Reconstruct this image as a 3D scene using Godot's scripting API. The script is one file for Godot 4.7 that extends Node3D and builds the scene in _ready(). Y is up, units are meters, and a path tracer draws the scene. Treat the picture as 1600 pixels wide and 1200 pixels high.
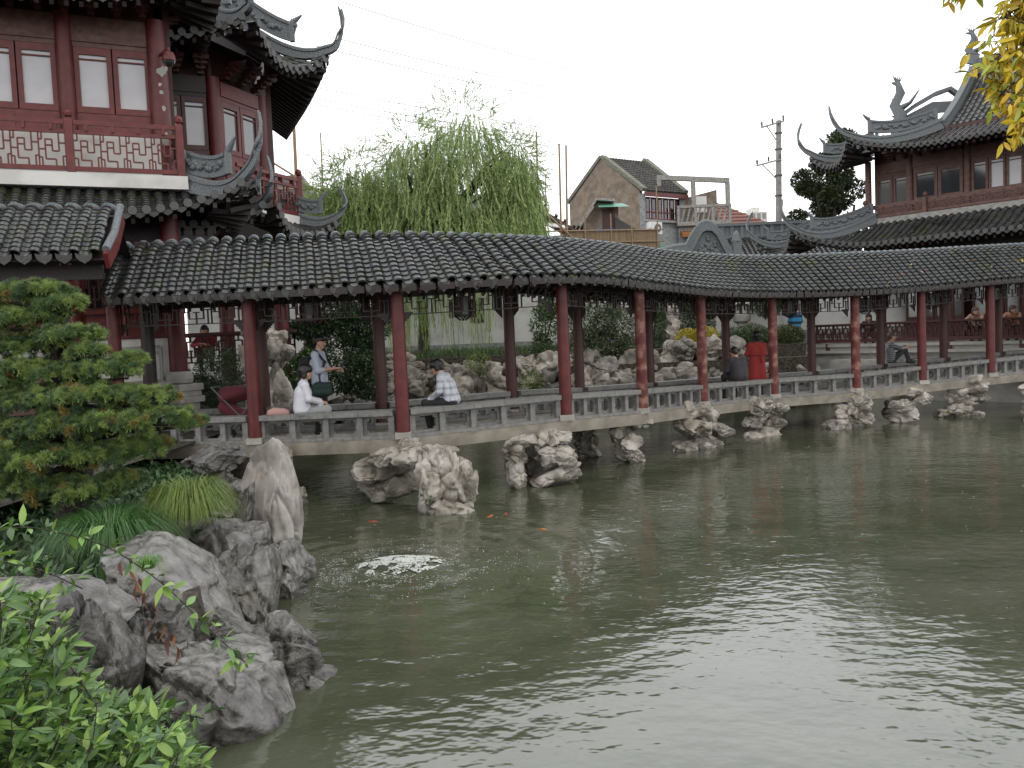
extends Node3D

var M := {}
var counts := {}
var rng := RandomNumberGenerator.new()
var nz := FastNoiseLite.new()
var nr := FastNoiseLite.new()
var nc := FastNoiseLite.new()
var nk := FastNoiseLite.new()
var ico := {}

# ---------------------------------------------------------------- mesh builder
class MB:
	var v := PackedVector3Array()
	var n := PackedVector3Array()
	var c := PackedColorArray()
	var i := PackedInt32Array()
	var col := Color(1, 1, 1)
	func put(p: Vector3, nn: Vector3) -> int:
		v.append(p); n.append(nn); c.append(col)
		return v.size() - 1
	func tri(a: Vector3, b: Vector3, d: Vector3):
		var nn := (b - a).cross(d - a).normalized()
		var k := v.size()
		put(a, nn); put(b, nn); put(d, nn)
		i.append_array([k, k + 2, k + 1])
	func quad(a: Vector3, b: Vector3, d: Vector3, e: Vector3):
		var nn := (d - a).cross(e - b).normalized()
		var k := v.size()
		put(a, nn); put(b, nn); put(d, nn); put(e, nn)
		i.append_array([k, k + 2, k + 1, k, k + 3, k + 2])
	func hexa(p: Array):   # 0-3 bottom ring counterclockwise from above, 4-7 top ring
		quad(p[4], p[5], p[6], p[7]); quad(p[3], p[2], p[1], p[0])
		for k in 4:
			var m := (k + 1) % 4
			quad(p[k], p[m], p[m + 4], p[k + 4])
	func box(t: Transform3D, s: Vector3):
		var h := s / 2.0
		var p := []
		for y in [-h.y, h.y]:
			for q in [[-1, 1], [1, 1], [1, -1], [-1, -1]]:
				p.append(t * Vector3(q[0] * h.x, y, q[1] * h.z))
		hexa(p)
	func bx(x0: float, y0: float, z0: float, x1: float, y1: float, z1: float):
		box(Transform3D(Basis(), Vector3((x0 + x1) / 2, (y0 + y1) / 2, (z0 + z1) / 2)), Vector3(x1 - x0, y1 - y0, z1 - z0))
	func bar(a: Vector3, b: Vector3, w: float, h: float, up := Vector3.UP):
		var d := b - a
		var l := d.length()
		if l < 1e-5: return
		d /= l
		var s := up.cross(d)
		if s.length() < 1e-3: s = Vector3.RIGHT.cross(d)
		s = s.normalized()
		box(Transform3D(Basis(s, d.cross(s), d), (a + b) / 2), Vector3(w, h, l))
	func grid(rows: Array, closed := false):   # smooth surface through rows of points
		var k := v.size()
		var w: int = rows[0].size()
		var si := i.size()
		for r in rows:
			for p in r: put(p, Vector3.ZERO)
		for y in rows.size() - 1:
			for x in (w if closed else w - 1):
				var x2 := (x + 1) % w
				var a := k + y * w + x
				var b := k + y * w + x2
				var d := b + w
				var e := a + w
				i.append_array([a, d, b, a, e, d])
		smooth(k, si)
	func smooth(k: int, si: int):
		for m in range(si, i.size(), 3):
			var a := i[m]
			var b := i[m + 1]
			var d := i[m + 2]
			var nn := (v[d] - v[a]).cross(v[b] - v[a])
			n[a] += nn; n[b] += nn; n[d] += nn
		for m in range(k, v.size()): n[m] = n[m].normalized()
	func tube(pts: Array, rads: Array, segs := 6, cap := true, sq := 1.0):
		var rows := []
		var prev := Vector3.ZERO
		for k in pts.size():
			var d: Vector3 = (pts[mini(k + 1, pts.size() - 1)] - pts[maxi(k - 1, 0)]).normalized()
			var s := prev
			if k == 0:
				s = d.cross(Vector3.UP)
				if s.length() < 0.05: s = d.cross(Vector3.RIGHT)
			s = (s - d * s.dot(d)).normalized()
			prev = s
			var u := s.cross(d)
			var row := PackedVector3Array()
			for q in segs:
				var a := TAU * q / segs
				row.append(pts[k] + (s * cos(a) + u * sin(a) * sq) * rads[mini(k, rads.size() - 1)])
			rows.append(row)
		grid(rows, true)
		if cap:
			for e in [0, pts.size() - 1]:
				var row: PackedVector3Array = rows[e]
				for q in segs:
					var q2 := (q + 1) % segs
					if e == 0: tri(pts[e], row[q], row[q2])
					else: tri(pts[e], row[q2], row[q])
	func lathe(at: Vector3, prof: Array, segs := 12):   # prof of Vector2(radius, height)
		for k in prof.size() - 1:
			var rows := []
			for p in [prof[k], prof[k + 1]]:
				var row := PackedVector3Array()
				for q in segs:
					var a := -TAU * q / segs
					row.append(at + Vector3(cos(a) * p.x, p.y, sin(a) * p.x))
				rows.append(row)
			grid(rows, true)
	func prism(poly: PackedVector2Array, t: Transform3D, depth: float):   # polygon in t's xy plane, counterclockwise, extruded along +-z
		var tris := Geometry2D.triangulate_polygon(poly)
		var h := depth / 2
		for k in range(0, tris.size(), 3):
			var a := poly[tris[k]]
			var b := poly[tris[k + 1]]
			var d := poly[tris[k + 2]]
			if (b - a).cross(d - a) < 0:
				var sw := b
				b = d
				d = sw
			tri(t * Vector3(a.x, a.y, h), t * Vector3(b.x, b.y, h), t * Vector3(d.x, d.y, h))
			tri(t * Vector3(a.x, a.y, -h), t * Vector3(d.x, d.y, -h), t * Vector3(b.x, b.y, -h))
		var flip := Geometry2D.is_polygon_clockwise(poly)
		for k in poly.size():
			var a := poly[k]
			var b := poly[(k + 1) % poly.size()]
			if flip:
				var sw := a
				a = b
				b = sw
			quad(t * Vector3(a.x, a.y, h), t * Vector3(a.x, a.y, -h), t * Vector3(b.x, b.y, -h), t * Vector3(b.x, b.y, h))
	func mesh(mat: Material, off := Vector3.ZERO) -> ArrayMesh:
		if off != Vector3.ZERO:
			for k in v.size(): v[k] -= off
		var a := []
		a.resize(Mesh.ARRAY_MAX)
		a[Mesh.ARRAY_VERTEX] = v; a[Mesh.ARRAY_NORMAL] = n; a[Mesh.ARRAY_COLOR] = c; a[Mesh.ARRAY_INDEX] = i
		var m := ArrayMesh.new()
		if v.size() == 0: return m
		m.add_surface_from_arrays(Mesh.PRIMITIVE_TRIANGLES, a)
		m.surface_set_material(0, mat)
		return m

# ---------------------------------------------------------------- scene helpers
func numbered(called: String) -> String:
	counts[called] = counts.get(called, 0) + 1
	return called if counts[called] == 1 else "%s_%03d" % [called, counts[called] - 1]

func tag(o: Node3D, label: String, category: String, group := ""):
	o.set_meta("label", label)
	o.set_meta("category", category)
	if group: o.set_meta("group", group)
	return o

func thing(called: String, label: String, category: String, at: Vector3, group := "") -> Node3D:
	var o := Node3D.new()
	o.name = numbered(called)
	o.position = at
	add_child(o)
	o.set_meta("o", at)
	tag(o, label, category, group)
	return o

func base_of(p: Node) -> Vector3:
	return p.get_meta("o") if p.has_meta("o") else Vector3.ZERO

# a mesh built in world coordinates, hung under parent (whose world origin is its meta "o")
func part(parent: Node, called: String, mb: MB, mat: Material, kind := "") -> MeshInstance3D:
	var o := MeshInstance3D.new()
	var b := base_of(parent)
	o.mesh = mb.mesh(mat, b)
	o.name = numbered(called) if parent == self else called
	parent.add_child(o, true)
	o.set_meta("o", b)
	if kind: o.set_meta("kind", kind)
	return o

func shared(parent: Node, called: String, mesh: Mesh, t: Transform3D) -> MeshInstance3D:
	var o := MeshInstance3D.new()
	o.mesh = mesh
	o.transform = t
	o.name = called
	parent.add_child(o, true)
	return o

func structure(called: String, mb: MB, mat: Material) -> MeshInstance3D:
	return part(self, called, mb, mat, "structure")

func stuff(parent: Node, called: String, mesh: Mesh, xf: Array, cols := []) -> MultiMeshInstance3D:
	var mm := MultiMesh.new()
	mm.transform_format = MultiMesh.TRANSFORM_3D
	mm.use_colors = cols.size() > 0
	mm.mesh = mesh
	mm.instance_count = xf.size()
	var b := base_of(parent)
	for k in xf.size():
		var t: Transform3D = xf[k]
		t.origin -= b
		mm.set_instance_transform(k, t)
		if cols.size(): mm.set_instance_color(k, cols[k])
	var o := MultiMeshInstance3D.new()
	o.multimesh = mm
	o.name = numbered(called) if parent == self else called
	parent.add_child(o, true)
	o.set_meta("kind", "stuff")
	return o

func rnd(a: float, b: float) -> float:
	return rng.randf_range(a, b)

func lin(r: float, g: float, b: float) -> Color:
	return Color(r, g, b).linear_to_srgb()

func grad(stops: Array) -> Gradient:
	var g := Gradient.new()
	var o := PackedFloat32Array()
	var c := PackedColorArray()
	for s in stops:
		o.append(s[0])
		c.append(s[1])
	g.offsets = o
	g.colors = c
	return g

func ntex(sd: int, freq: float, stops := [], type := FastNoiseLite.TYPE_SIMPLEX_SMOOTH, oct := 5, size := 512, ridged := false) -> NoiseTexture2D:
	var f := FastNoiseLite.new()
	f.seed = sd
	f.noise_type = type
	f.frequency = freq
	f.fractal_type = FastNoiseLite.FRACTAL_RIDGED if ridged else FastNoiseLite.FRACTAL_FBM
	f.fractal_octaves = oct
	var t := NoiseTexture2D.new()
	t.width = size
	t.height = size
	t.seamless = true
	t.seamless_blend_skirt = 0.2
	t.noise = f
	if stops: t.color_ramp = grad(stops)
	return t

# a world-mapped surface: colour noise, optional relief; scale = texture repeats per metre
func surf(key: String, stops: Array, rough: float, scale: float, sd := 1, freq := 0.012, relief := 0.0, rel_tex: Texture2D = null, world := true) -> StandardMaterial3D:
	var m := StandardMaterial3D.new()
	m.resource_name = key
	m.albedo_texture = ntex(sd, freq, stops)
	m.roughness = rough
	m.uv1_triplanar = true
	m.uv1_world_triplanar = world
	m.uv1_scale = Vector3.ONE * scale
	m.vertex_color_use_as_albedo = true
	if relief > 0:
		m.heightmap_enabled = true
		m.heightmap_texture = rel_tex if rel_tex else m.albedo_texture
		m.heightmap_scale = relief
	M[key] = m
	return m

func flat(key: String, c: Color, rough := 0.7) -> StandardMaterial3D:
	var m := StandardMaterial3D.new()
	m.resource_name = key
	m.albedo_color = c
	m.roughness = rough
	m.vertex_color_use_as_albedo = true
	M[key] = m
	return m

func materials():
	var fine := ntex(11, 0.03, [], FastNoiseLite.TYPE_SIMPLEX_SMOOTH, 5)
	var crag := ntex(12, 0.014, [], FastNoiseLite.TYPE_SIMPLEX_SMOOTH, 7, 1024)
	var ripple := ntex(13, 0.02, [], FastNoiseLite.TYPE_SIMPLEX_SMOOTH, 3, 1024)
	surf("rock", [[0.05, lin(.29, .285, .27)], [0.3, lin(.2, .196, .184)], [0.55, lin(.13, .127, .117)], [0.75, lin(.075, .072, .064)], [0.9, lin(.028, .026, .022)]], 0.4, 0.5, 21, 0.006, 4.0)
	M["rock"].albedo_texture = ntex(21, 0.007, [[0.1, lin(.32, .315, .3)], [0.4, lin(.215, .21, .198)], [0.62, lin(.13, .127, .117)], [0.8, lin(.07, .067, .06)], [0.93, lin(.02, .018, .016)]], FastNoiseLite.TYPE_SIMPLEX_SMOOTH, 6, 1024, true)
	M["rock"].heightmap_texture = ntex(21, 0.007, [], FastNoiseLite.TYPE_SIMPLEX_SMOOTH, 6, 1024, true)
	M["rock"].heightmap_flip_texture = true
	surf("pale_rock", [[0.2, lin(.1, .09, .07)], [0.4, lin(.25, .225, .19)], [0.58, lin(.41, .38, .34)], [0.8, lin(.55, .515, .475)]], 0.62, 0.45, 22, 0.009, 3.0, crag)
	surf("smooth_rock", [[0.2, lin(.14, .125, .11)], [0.45, lin(.26, .235, .215)], [0.6, lin(.36, .335, .31)], [0.8, lin(.5, .48, .46)]], 0.5, 0.4, 46, 0.01, 0.8, fine)
	surf("tile", [[0.2, lin(.028, .029, .029)], [0.5, lin(.053, .054, .054)], [0.8, lin(.095, .096, .094)]], 0.22, 1.7, 23, 0.03, 0.25, fine)
	surf("drip", [[0.2, lin(.05, .05, .048)], [0.5, lin(.08, .08, .077)], [0.8, lin(.13, .13, .125)]], 0.6, 2.0, 24, 0.03, 0.2, fine)
	surf("ridge_grey", [[0.2, lin(.075, .085, .09)], [0.5, lin(.13, .145, .152)], [0.8, lin(.21, .225, .232)]], 0.65, 1.6, 25, 0.03, 0.3, fine)
	surf("brick_grey", [[0.2, lin(.14, .138, .13)], [0.5, lin(.19, .188, .178)], [0.8, lin(.235, .232, .22)]], 0.55, 1.0, 26, 0.014, 0.12, fine)
	surf("beam_stone", [[0.2, lin(.17, .15, .12)], [0.5, lin(.24, .215, .175)], [0.8, lin(.3, .27, .225)]], 0.65, 0.5, 27, 0.012, 0.08, fine)
	surf("stone_pale", [[0.2, lin(.29, .275, .245)], [0.5, lin(.35, .335, .30)], [0.8, lin(.41, .395, .36)]], 0.6, 0.5, 28, 0.012, 0.1, fine)
	surf("red_paint", [[0.15, lin(.09, .013, .012)], [0.5, lin(.125, .017, .015)], [0.85, lin(.16, .03, .026)]], 0.46, 0.7, 29, 0.012, 0.06, fine)
	surf("red_column", [[0.15, lin(.075, .009, .009)], [0.5, lin(.10, .012, .012)], [0.85, lin(.13, .02, .018)]], 0.48, 0.6, 30, 0.012, 0.05, fine)
	surf("worn_column", [[0.3, lin(.095, .014, .013)], [0.5, lin(.125, .025, .021)], [0.62, lin(.18, .06, .045)], [0.75, lin(.3, .15, .115)]], 0.55, 0.5, 31, 0.012, 0.1, fine)
	surf("dark_wood", [[0.2, lin(.010, .007, .006)], [0.5, lin(.02, .012, .011)], [0.8, lin(.036, .02, .018)]], 0.55, 1.6, 32, 0.03, 0.15, fine)
	surf("brown_wood", [[0.2, lin(.035, .012, .009)], [0.5, lin(.065, .02, .016)], [0.8, lin(.1, .034, .027)]], 0.5, 1.6, 33, 0.03, 0.15, fine)
	surf("mauve_wood", [[0.2, lin(.075, .033, .025)], [0.5, lin(.112, .052, .04)], [0.8, lin(.15, .077, .062)]], 0.55, 0.8, 34, 0.014, 0.08, fine)
	surf("white_plaster", [[0.2, lin(.5, .49, .46)], [0.45, lin(.64, .63, .6)], [0.8, lin(.7, .69, .66)]], 0.85, 0.22, 35, 0.01, 0.1, fine)
	surf("grey_plaster", [[0.2, lin(.2, .205, .21)], [0.5, lin(.28, .285, .29)], [0.8, lin(.35, .355, .36)]], 0.8, 0.5, 36, 0.02, 0.1, fine)
	surf("brown_render", [[0.2, lin(.15, .115, .085)], [0.5, lin(.215, .17, .13)], [0.8, lin(.27, .22, .17)]], 0.9, 0.3, 37, 0.012, 0.15, fine)
	surf("bamboo", [[0.2, lin(.17, .11, .06)], [0.5, lin(.27, .185, .11)], [0.8, lin(.36, .26, .165)]], 0.6, 1.5, 38, 0.03, 0.1, fine)
	surf("soil", [[0.2, lin(.02, .016, .012)], [0.5, lin(.045, .037, .028)], [0.8, lin(.08, .07, .05)]], 0.9, 0.7, 39, 0.02, 2.0, fine)
	surf("paving", [[0.2, lin(.13, .125, .115)], [0.5, lin(.19, .185, .17)], [0.8, lin(.25, .245, .23)]], 0.55, 0.8, 40, 0.02, 0.3, fine)
	surf("bark", [[0.2, lin(.018, .014, .011)], [0.5, lin(.04, .032, .026)], [0.8, lin(.085, .07, .056)]], 0.85, 2.0, 41, 0.03, 1.5, crag)
	surf("concrete", [[0.2, lin(.2, .19, .175)], [0.5, lin(.29, .28, .26)], [0.8, lin(.37, .36, .34)]], 0.8, 0.7, 42, 0.02, 0.15, fine)
	surf("old_tile", [[0.2, lin(.03, .03, .03)], [0.5, lin(.06, .058, .055)], [0.8, lin(.12, .11, .1)]], 0.6, 2.2, 43, 0.04, 0.5, fine)
	surf("red_tile", [[0.2, lin(.16, .075, .06)], [0.5, lin(.24, .12, .1)], [0.8, lin(.3, .17, .15)]], 0.7, 1.2, 44, 0.03, 0.2, fine)
	surf("coping", [[0.2, lin(.1, .105, .075)], [0.5, lin(.155, .155, .12)], [0.8, lin(.22, .215, .18)]], 0.85, 0.8, 48, 0.014, 0.1, fine)
	flat("white", lin(.72, .72, .7), 0.5)
	flat("black", lin(.012, .012, .013), 0.5)
	flat("leaf_plain", Color(1, 1, 1), 0.45)
	var m := flat("leaf", Color(1, 1, 1), 0.42)
	m.backlight_enabled = true
	m.backlight = Color(0.45, 0.5, 0.3)
	m.cull_mode = BaseMaterial3D.CULL_DISABLED
	m = flat("needle", Color(1, 1, 1), 0.5)
	m.cull_mode = BaseMaterial3D.CULL_DISABLED
	# window films and panes
	surf("blind", [[0.2, lin(.43, .42, .43)], [0.5, lin(.46, .45, .46)], [0.8, lin(.49, .48, .49)]], 0.3, 0.4, 45, 0.01)
	M["blind"].metallic_specular = 0.6
	m = flat("dark_glass", lin(.02, .022, .024), 0.06)
	m.metallic_specular = 0.7
	m = flat("mid_glass", lin(.12, .12, .115), 0.08)
	m.metallic_specular = 0.7
	# water: murky green, opaque within a few centimetres
	m = StandardMaterial3D.new()
	m.resource_name = "water"
	m.albedo_texture = ntex(51, 0.008, [[0.25, lin(.056, .064, .038)], [0.5, lin(.067, .075, .046)], [0.8, lin(.078, .086, .056)]])
	m.roughness = 0.1
	m.metallic_specular = 0.8
	m.uv1_triplanar = true
	m.uv1_world_triplanar = true
	m.uv1_scale = Vector3(0.16, 0.16, 0.24)
	m.heightmap_enabled = true
	m.heightmap_texture = ripple
	m.heightmap_scale = 0.5
	M["water"] = m
	flat("foam", lin(.52, .55, .52), 0.5)
	flat("skin", lin(.46, .27, .19), 0.5)
	flat("hair", lin(.012, .010, .010), 0.4)
	flat("brown_hair", lin(.09, .055, .035), 0.5)
	flat("cloth", Color(1, 1, 1), 0.85)
	flat("wire", lin(.1, .1, .1), 0.6)
	flat("overhead", lin(.33, .33, .34), 0.6)
	m = flat("lantern_glass", lin(.12, .12, .12), 0.3)

func sphere_grid(level: int) -> Dictionary:
	if ico.has(level): return ico[level]
	var t := (1.0 + sqrt(5.0)) / 2.0
	var v := []
	for p in [[-1, t, 0], [1, t, 0], [-1, -t, 0], [1, -t, 0], [0, -1, t], [0, 1, t], [0, -1, -t], [0, 1, -t], [t, 0, -1], [t, 0, 1], [-t, 0, -1], [-t, 0, 1]]:
		v.append(Vector3(p[0], p[1], p[2]).normalized())
	var f := [0, 11, 5, 0, 5, 1, 0, 1, 7, 0, 7, 10, 0, 10, 11, 1, 5, 9, 5, 11, 4, 11, 10, 2, 10, 7, 6, 7, 1, 8, 3, 9, 4, 3, 4, 2, 3, 2, 6, 3, 6, 8, 3, 8, 9, 4, 9, 5, 2, 4, 11, 6, 2, 10, 8, 6, 7, 9, 8, 1]
	for l in level:
		var mid := {}
		var g := []
		for k in range(0, f.size(), 3):
			var q := []
			for e in 3:
				var a: int = f[k + e]
				var b: int = f[k + (e + 1) % 3]
				var key := mini(a, b) * 100000 + maxi(a, b)
				if not mid.has(key):
					mid[key] = v.size()
					v.append(((v[a] + v[b]) / 2.0).normalized())
				q.append(mid[key])
			g.append_array([f[k], q[0], q[2], f[k + 1], q[1], q[0], f[k + 2], q[2], q[1], q[0], q[1], q[2]])
		f = g
	# faces above are counterclockwise from outside; Godot wants clockwise
	var idx := PackedInt32Array()
	for k in range(0, f.size(), 3): idx.append_array([f[k], f[k + 2], f[k + 1]])
	ico[level] = {"v": PackedVector3Array(v), "i": idx}
	return ico[level]

# a weathered limestone: an ellipsoid pushed in and out by world-scale noise
func rock(mb: MB, at: Vector3, size: Vector3, turn: Vector3, level: int, sd: int, rough := 1.0, box := 0.0, tint := 1.0, an := Vector3.ONE, taper := 0.0, facets := 8):
	var g := sphere_grid(level)
	var bs := Basis.from_euler(turn)
	var k := mb.v.size()
	var si := mb.i.size()
	var off := Vector3(sd * 7.31, sd * 3.17, sd * 5.73)
	var mean := (size.x + size.y + size.z) / 3.0
	# flat broken faces: the body is trimmed by random planes
	var cuts := []
	var r2 := RandomNumberGenerator.new()
	r2.seed = sd * 31 + 7
	if level >= 3 and facets > 0:
		for c in facets:
			var n := Vector3(r2.randf_range(-1, 1), r2.randf_range(-.8, 1), r2.randf_range(-1, 1)).normalized()
			cuts.append([n, r2.randf_range(.56, .86)])
	for d: Vector3 in g.v:
		var q := d
		for c in cuts:
			var over: float = q.dot(c[0]) - c[1]
			if over > 0.0: q -= c[0] * (over * .92)
		if box > 0:
			var mx := maxf(absf(d.x), maxf(absf(d.y), absf(d.z)))
			q = q * lerpf(1.0, 0.82 / mx, box * .6)
		var p: Vector3 = bs * (q * size)
		var w := (p + off) * an
		var a := nz.get_noise_3dv(w * (0.8 / mean))
		var b := nr.get_noise_3dv(w * (1.1 / mean) + Vector3(a, a * 2.0, -a) * 0.6)
		var cw := w * (1.15 / mean) + Vector3(b, a, b) * 0.22
		var e := nc.get_noise_3dv(cw)          # one value per broken block
		var cr := nk.get_noise_3dv(cw)         # near -1 along the joints between blocks
		var f := nr.get_noise_3dv(w * (4.2 / mean))
		var h := 0.26 * a + 0.06 * b + 0.19 * e - 0.15 * smoothstep(-0.8, -1.0, cr) + 0.022 * f
		p = p * (1.0 + h * rough)
		if taper != 0.0:
			var tf := 1.0 - taper * p.y / size.y
			p.x *= tf
			p.z *= tf
		var m := nz.get_noise_3dv(w * 2.2 + Vector3(9, 9, 9))
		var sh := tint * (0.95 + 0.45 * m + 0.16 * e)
		mb.v.append(at + p)
		mb.n.append(Vector3.ZERO)
		mb.c.append(Color(sh * (1.0 - .06 * a), sh * (.985 - .05 * a), sh * (0.965 + 0.04 * a)))
	for x in g.i: mb.i.append(x + k)
	mb.smooth(k, si)

func rock_part(parent: Node, called: String, mat: Material, at: Vector3, size: Vector3, turn: Vector3, level: int, sd: int, rough := 1.0, box := 0.0, tint := 1.0, an := Vector3.ONE, taper := 0.0, facets := 8) -> MeshInstance3D:
	var mb := MB.new()
	rock(mb, at, size, turn, level, sd, rough, box, tint, an, taper, facets)
	return part(parent, called, mb, mat)

func _ready():
	# camera
	var cam := Camera3D.new()
	cam.name = "camera"
	cam.fov = 50.0
	cam.near = 0.05
	cam.far = 900.0
	cam.position = Vector3(0, 2.5, 0)
	cam.rotation_order = EULER_ORDER_YXZ
	cam.rotation_degrees = Vector3(-3.3, 0, -2.4)
	add_child(cam)
	cam.current = true
	# sky: one even, bright, overcast sheet
	var e := Environment.new()
	e.background_mode = Environment.BG_SKY
	var sky := Sky.new()
	var pm := ProceduralSkyMaterial.new()
	pm.sky_top_color = Color(0.95, 0.96, 0.98)
	pm.sky_horizon_color = Color(0.985, 0.985, 0.99)
	pm.sky_curve = 0.2
	pm.ground_bottom_color = Color(0.35, 0.35, 0.33)
	pm.ground_horizon_color = Color(0.6, 0.6, 0.6)
	pm.sky_energy_multiplier = 1.25
	pm.ground_energy_multiplier = 1.0
	sky.sky_material = pm
	e.sky = sky
	e.tonemap_mode = Environment.TONE_MAPPER_LINEAR
	e.tonemap_exposure = 1.3
	e.sdfgi_enabled = true
	e.ssao_enabled = true
	e.ssil_enabled = true
	var we := WorldEnvironment.new()
	we.name = "environment"
	we.environment = e
	add_child(we)
	var sun := DirectionalLight3D.new()
	sun.name = "sun"
	sun.light_energy = 0.3
	sun.light_color = Color(1.0, 0.98, 0.95)
	sun.light_angular_distance = 40.0
	sun.shadow_enabled = true
	sun.rotation_degrees = Vector3(-62, 25, 0)
	add_child(sun)
	rng.seed = 20251
	nz.seed = 5; nz.noise_type = FastNoiseLite.TYPE_SIMPLEX_SMOOTH; nz.frequency = 1.0; nz.fractal_type = FastNoiseLite.FRACTAL_FBM; nz.fractal_octaves = 3
	nr.seed = 6; nr.noise_type = FastNoiseLite.TYPE_SIMPLEX_SMOOTH; nr.frequency = 1.0; nr.fractal_type = FastNoiseLite.FRACTAL_RIDGED; nr.fractal_octaves = 4
	nc.seed = 7; nc.noise_type = FastNoiseLite.TYPE_CELLULAR; nc.frequency = 1.0; nc.fractal_type = FastNoiseLite.FRACTAL_NONE
	nc.cellular_return_type = FastNoiseLite.RETURN_CELL_VALUE
	nk.seed = 7; nk.noise_type = FastNoiseLite.TYPE_CELLULAR; nk.frequency = 1.0; nk.fractal_type = FastNoiseLite.FRACTAL_NONE
	nk.cellular_return_type = FastNoiseLite.RETURN_DISTANCE2_SUB
	materials()
	build_all()

# ---------------------------------------------------------------- ground and water
func ground():
	var g := MB.new()
	# behind the pond, then left of it, behind the viewer and to the right of it
	g.quad(Vector3(-400, 1.9, -26.2), Vector3(9.4, 1.9, -26.2), Vector3(9.4, 1.9, -33), Vector3(-400, 1.9, -33))
	g.quad(Vector3(-400, 1.9, -33), Vector3(400, 1.9, -33), Vector3(400, 1.9, -600), Vector3(-400, 1.9, -600))
	g.quad(Vector3(9.4, -.5, -26.2), Vector3(9.4, -.5, -33), Vector3(9.4, 1.9, -33), Vector3(9.4, 1.9, -26.2))
	g.quad(Vector3(9.4, -.5, -33), Vector3(400, -.5, -33), Vector3(400, 1.9, -33), Vector3(9.4, 1.9, -33))
	g.quad(Vector3(-400, 1.0, 200), Vector3(-5.2, 1.0, 200), Vector3(-5.2, 1.0, -26.2), Vector3(-400, 1.0, -26.2))
	g.quad(Vector3(-5.2, 0.9, 200), Vector3(400, 0.9, 200), Vector3(400, 0.9, -2.0), Vector3(-5.2, 0.9, -2.0))
	g.quad(Vector3(30, 1.0, -2.0), Vector3(400, 1.0, -2.0), Vector3(400, 1.0, -26.2), Vector3(30, 1.0, -26.2))
	g.quad(Vector3(-400, -0.5, -26.2), Vector3(9.4, -0.5, -26.2), Vector3(9.4, 1.9, -26.2), Vector3(-400, 1.9, -26.2))
	structure("ground", g, M.soil)
	# planted bank at the left, under the rocks
	var b := MB.new()
	var edge := [Vector2(-1.5, -2.0), Vector2(-1.9, -3.4), Vector2(-2.7, -5.2), Vector2(-2.3, -6.4), Vector2(-2.9, -8.2), Vector2(-3.4, -9.8), Vector2(-4.6, -12.6), Vector2(-5.0, -18.0), Vector2(-5.3, -26.0)]
	for k in edge.size() - 1:
		var p: Vector2 = edge[k]
		var q: Vector2 = edge[k + 1]
		b.quad(Vector3(-8, 0.62, p.y), Vector3(p.x - .25, 0.55, p.y), Vector3(q.x - .25, 0.55, q.y), Vector3(-8, 0.62, q.y))
		b.quad(Vector3(p.x - .25, 0.55, p.y), Vector3(p.x, -0.4, p.y), Vector3(q.x, -0.4, q.y), Vector3(q.x - .25, 0.55, q.y))
	structure("bank", b, M.soil)
	# pond
	var w := MB.new()
	var st := 0.1
	var x0 := -7.0
	var z0 := -33.2
	var nx := 370
	var nzz := 320
	var rows := []
	var fc := Vector2(-1.33, -9.03)
	for j in nzz:
		var row := PackedVector3Array()
		for i in nx:
			var x := x0 + i * st
			var z := z0 + j * st
			var d := Vector2(x, z).distance_to(fc)
			var y := 0.006 * nz.get_noise_3d(x * 0.55, 0.0, z * 1.1) + 0.0022 * nz.get_noise_3d(x * 1.7, 5.0, z * 2.6)
			y += 0.012 * sin(d * 15.0) * exp(-d * 0.55) + 0.09 * exp(-d * d * 9.0)
			row.append(Vector3(x, y, z))
		rows.append(row)
	w.grid(rows)
	structure("water", w, M.water)
	# the bubbling inlet: churned white water
	var t := thing("water_jet", "white bubbling patch of churned water in the green pond", "fountain", Vector3(-1.33, 0, -9.03))
	var f := MB.new()
	for k in 8000:
		var a := rnd(0, TAU)
		var r := absf(rng.randfn(0, 0.3))
		if rng.randf() < 0.6: r = rnd(0.32, .95) if rng.randf() < .75 else rnd(.6, 1.4)
		var p := Vector3(-1.33 + cos(a) * r * 1.15, 0, -9.03 + sin(a) * r)
		p.y = 0.085 * exp(-r * r * 9.0) + 0.004
		if nz.get_noise_3dv(p * 5.0) < (-.3 if r < .3 else .02): continue
		var s := rnd(0.004, 0.010) * (1.3 if r < 0.4 else 0.5)
		rock(f, p, Vector3(s * rnd(1, 2.6), s * rnd(.35, .6), s * rnd(.8, 1.3)), Vector3(0, rnd(0, 6), 0), 0, k, 0.3)
	part(t, "foam", f, M.foam, "stuff")
	# rain: small splash crowns dotted over the pond
	var sp := MB.new()
	sp.tube([Vector3(0, -.002, 0), Vector3(0, .008, 0), Vector3(0, .016, 0)], [.004, .0035, .0015], 5)
	for k in 7:
		var a := TAU * k / 7
		sp.tube([Vector3(cos(a) * .014, 0, sin(a) * .014), Vector3(cos(a) * .019, .006, sin(a) * .019)], [.0035, .001], 4)
	var xf := []
	for k in 420:
		var p := Vector3(rnd(-3, 20), 0.006, rnd(-20, -4.5))
		xf.append(Transform3D(Basis().scaled(Vector3.ONE * rnd(.3, .6)), p))
	tag(stuff(self, "rain_splashes", sp.mesh(M.foam), xf), "tiny white raindrop splashes dotted over the open pond", "splashes")
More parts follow.
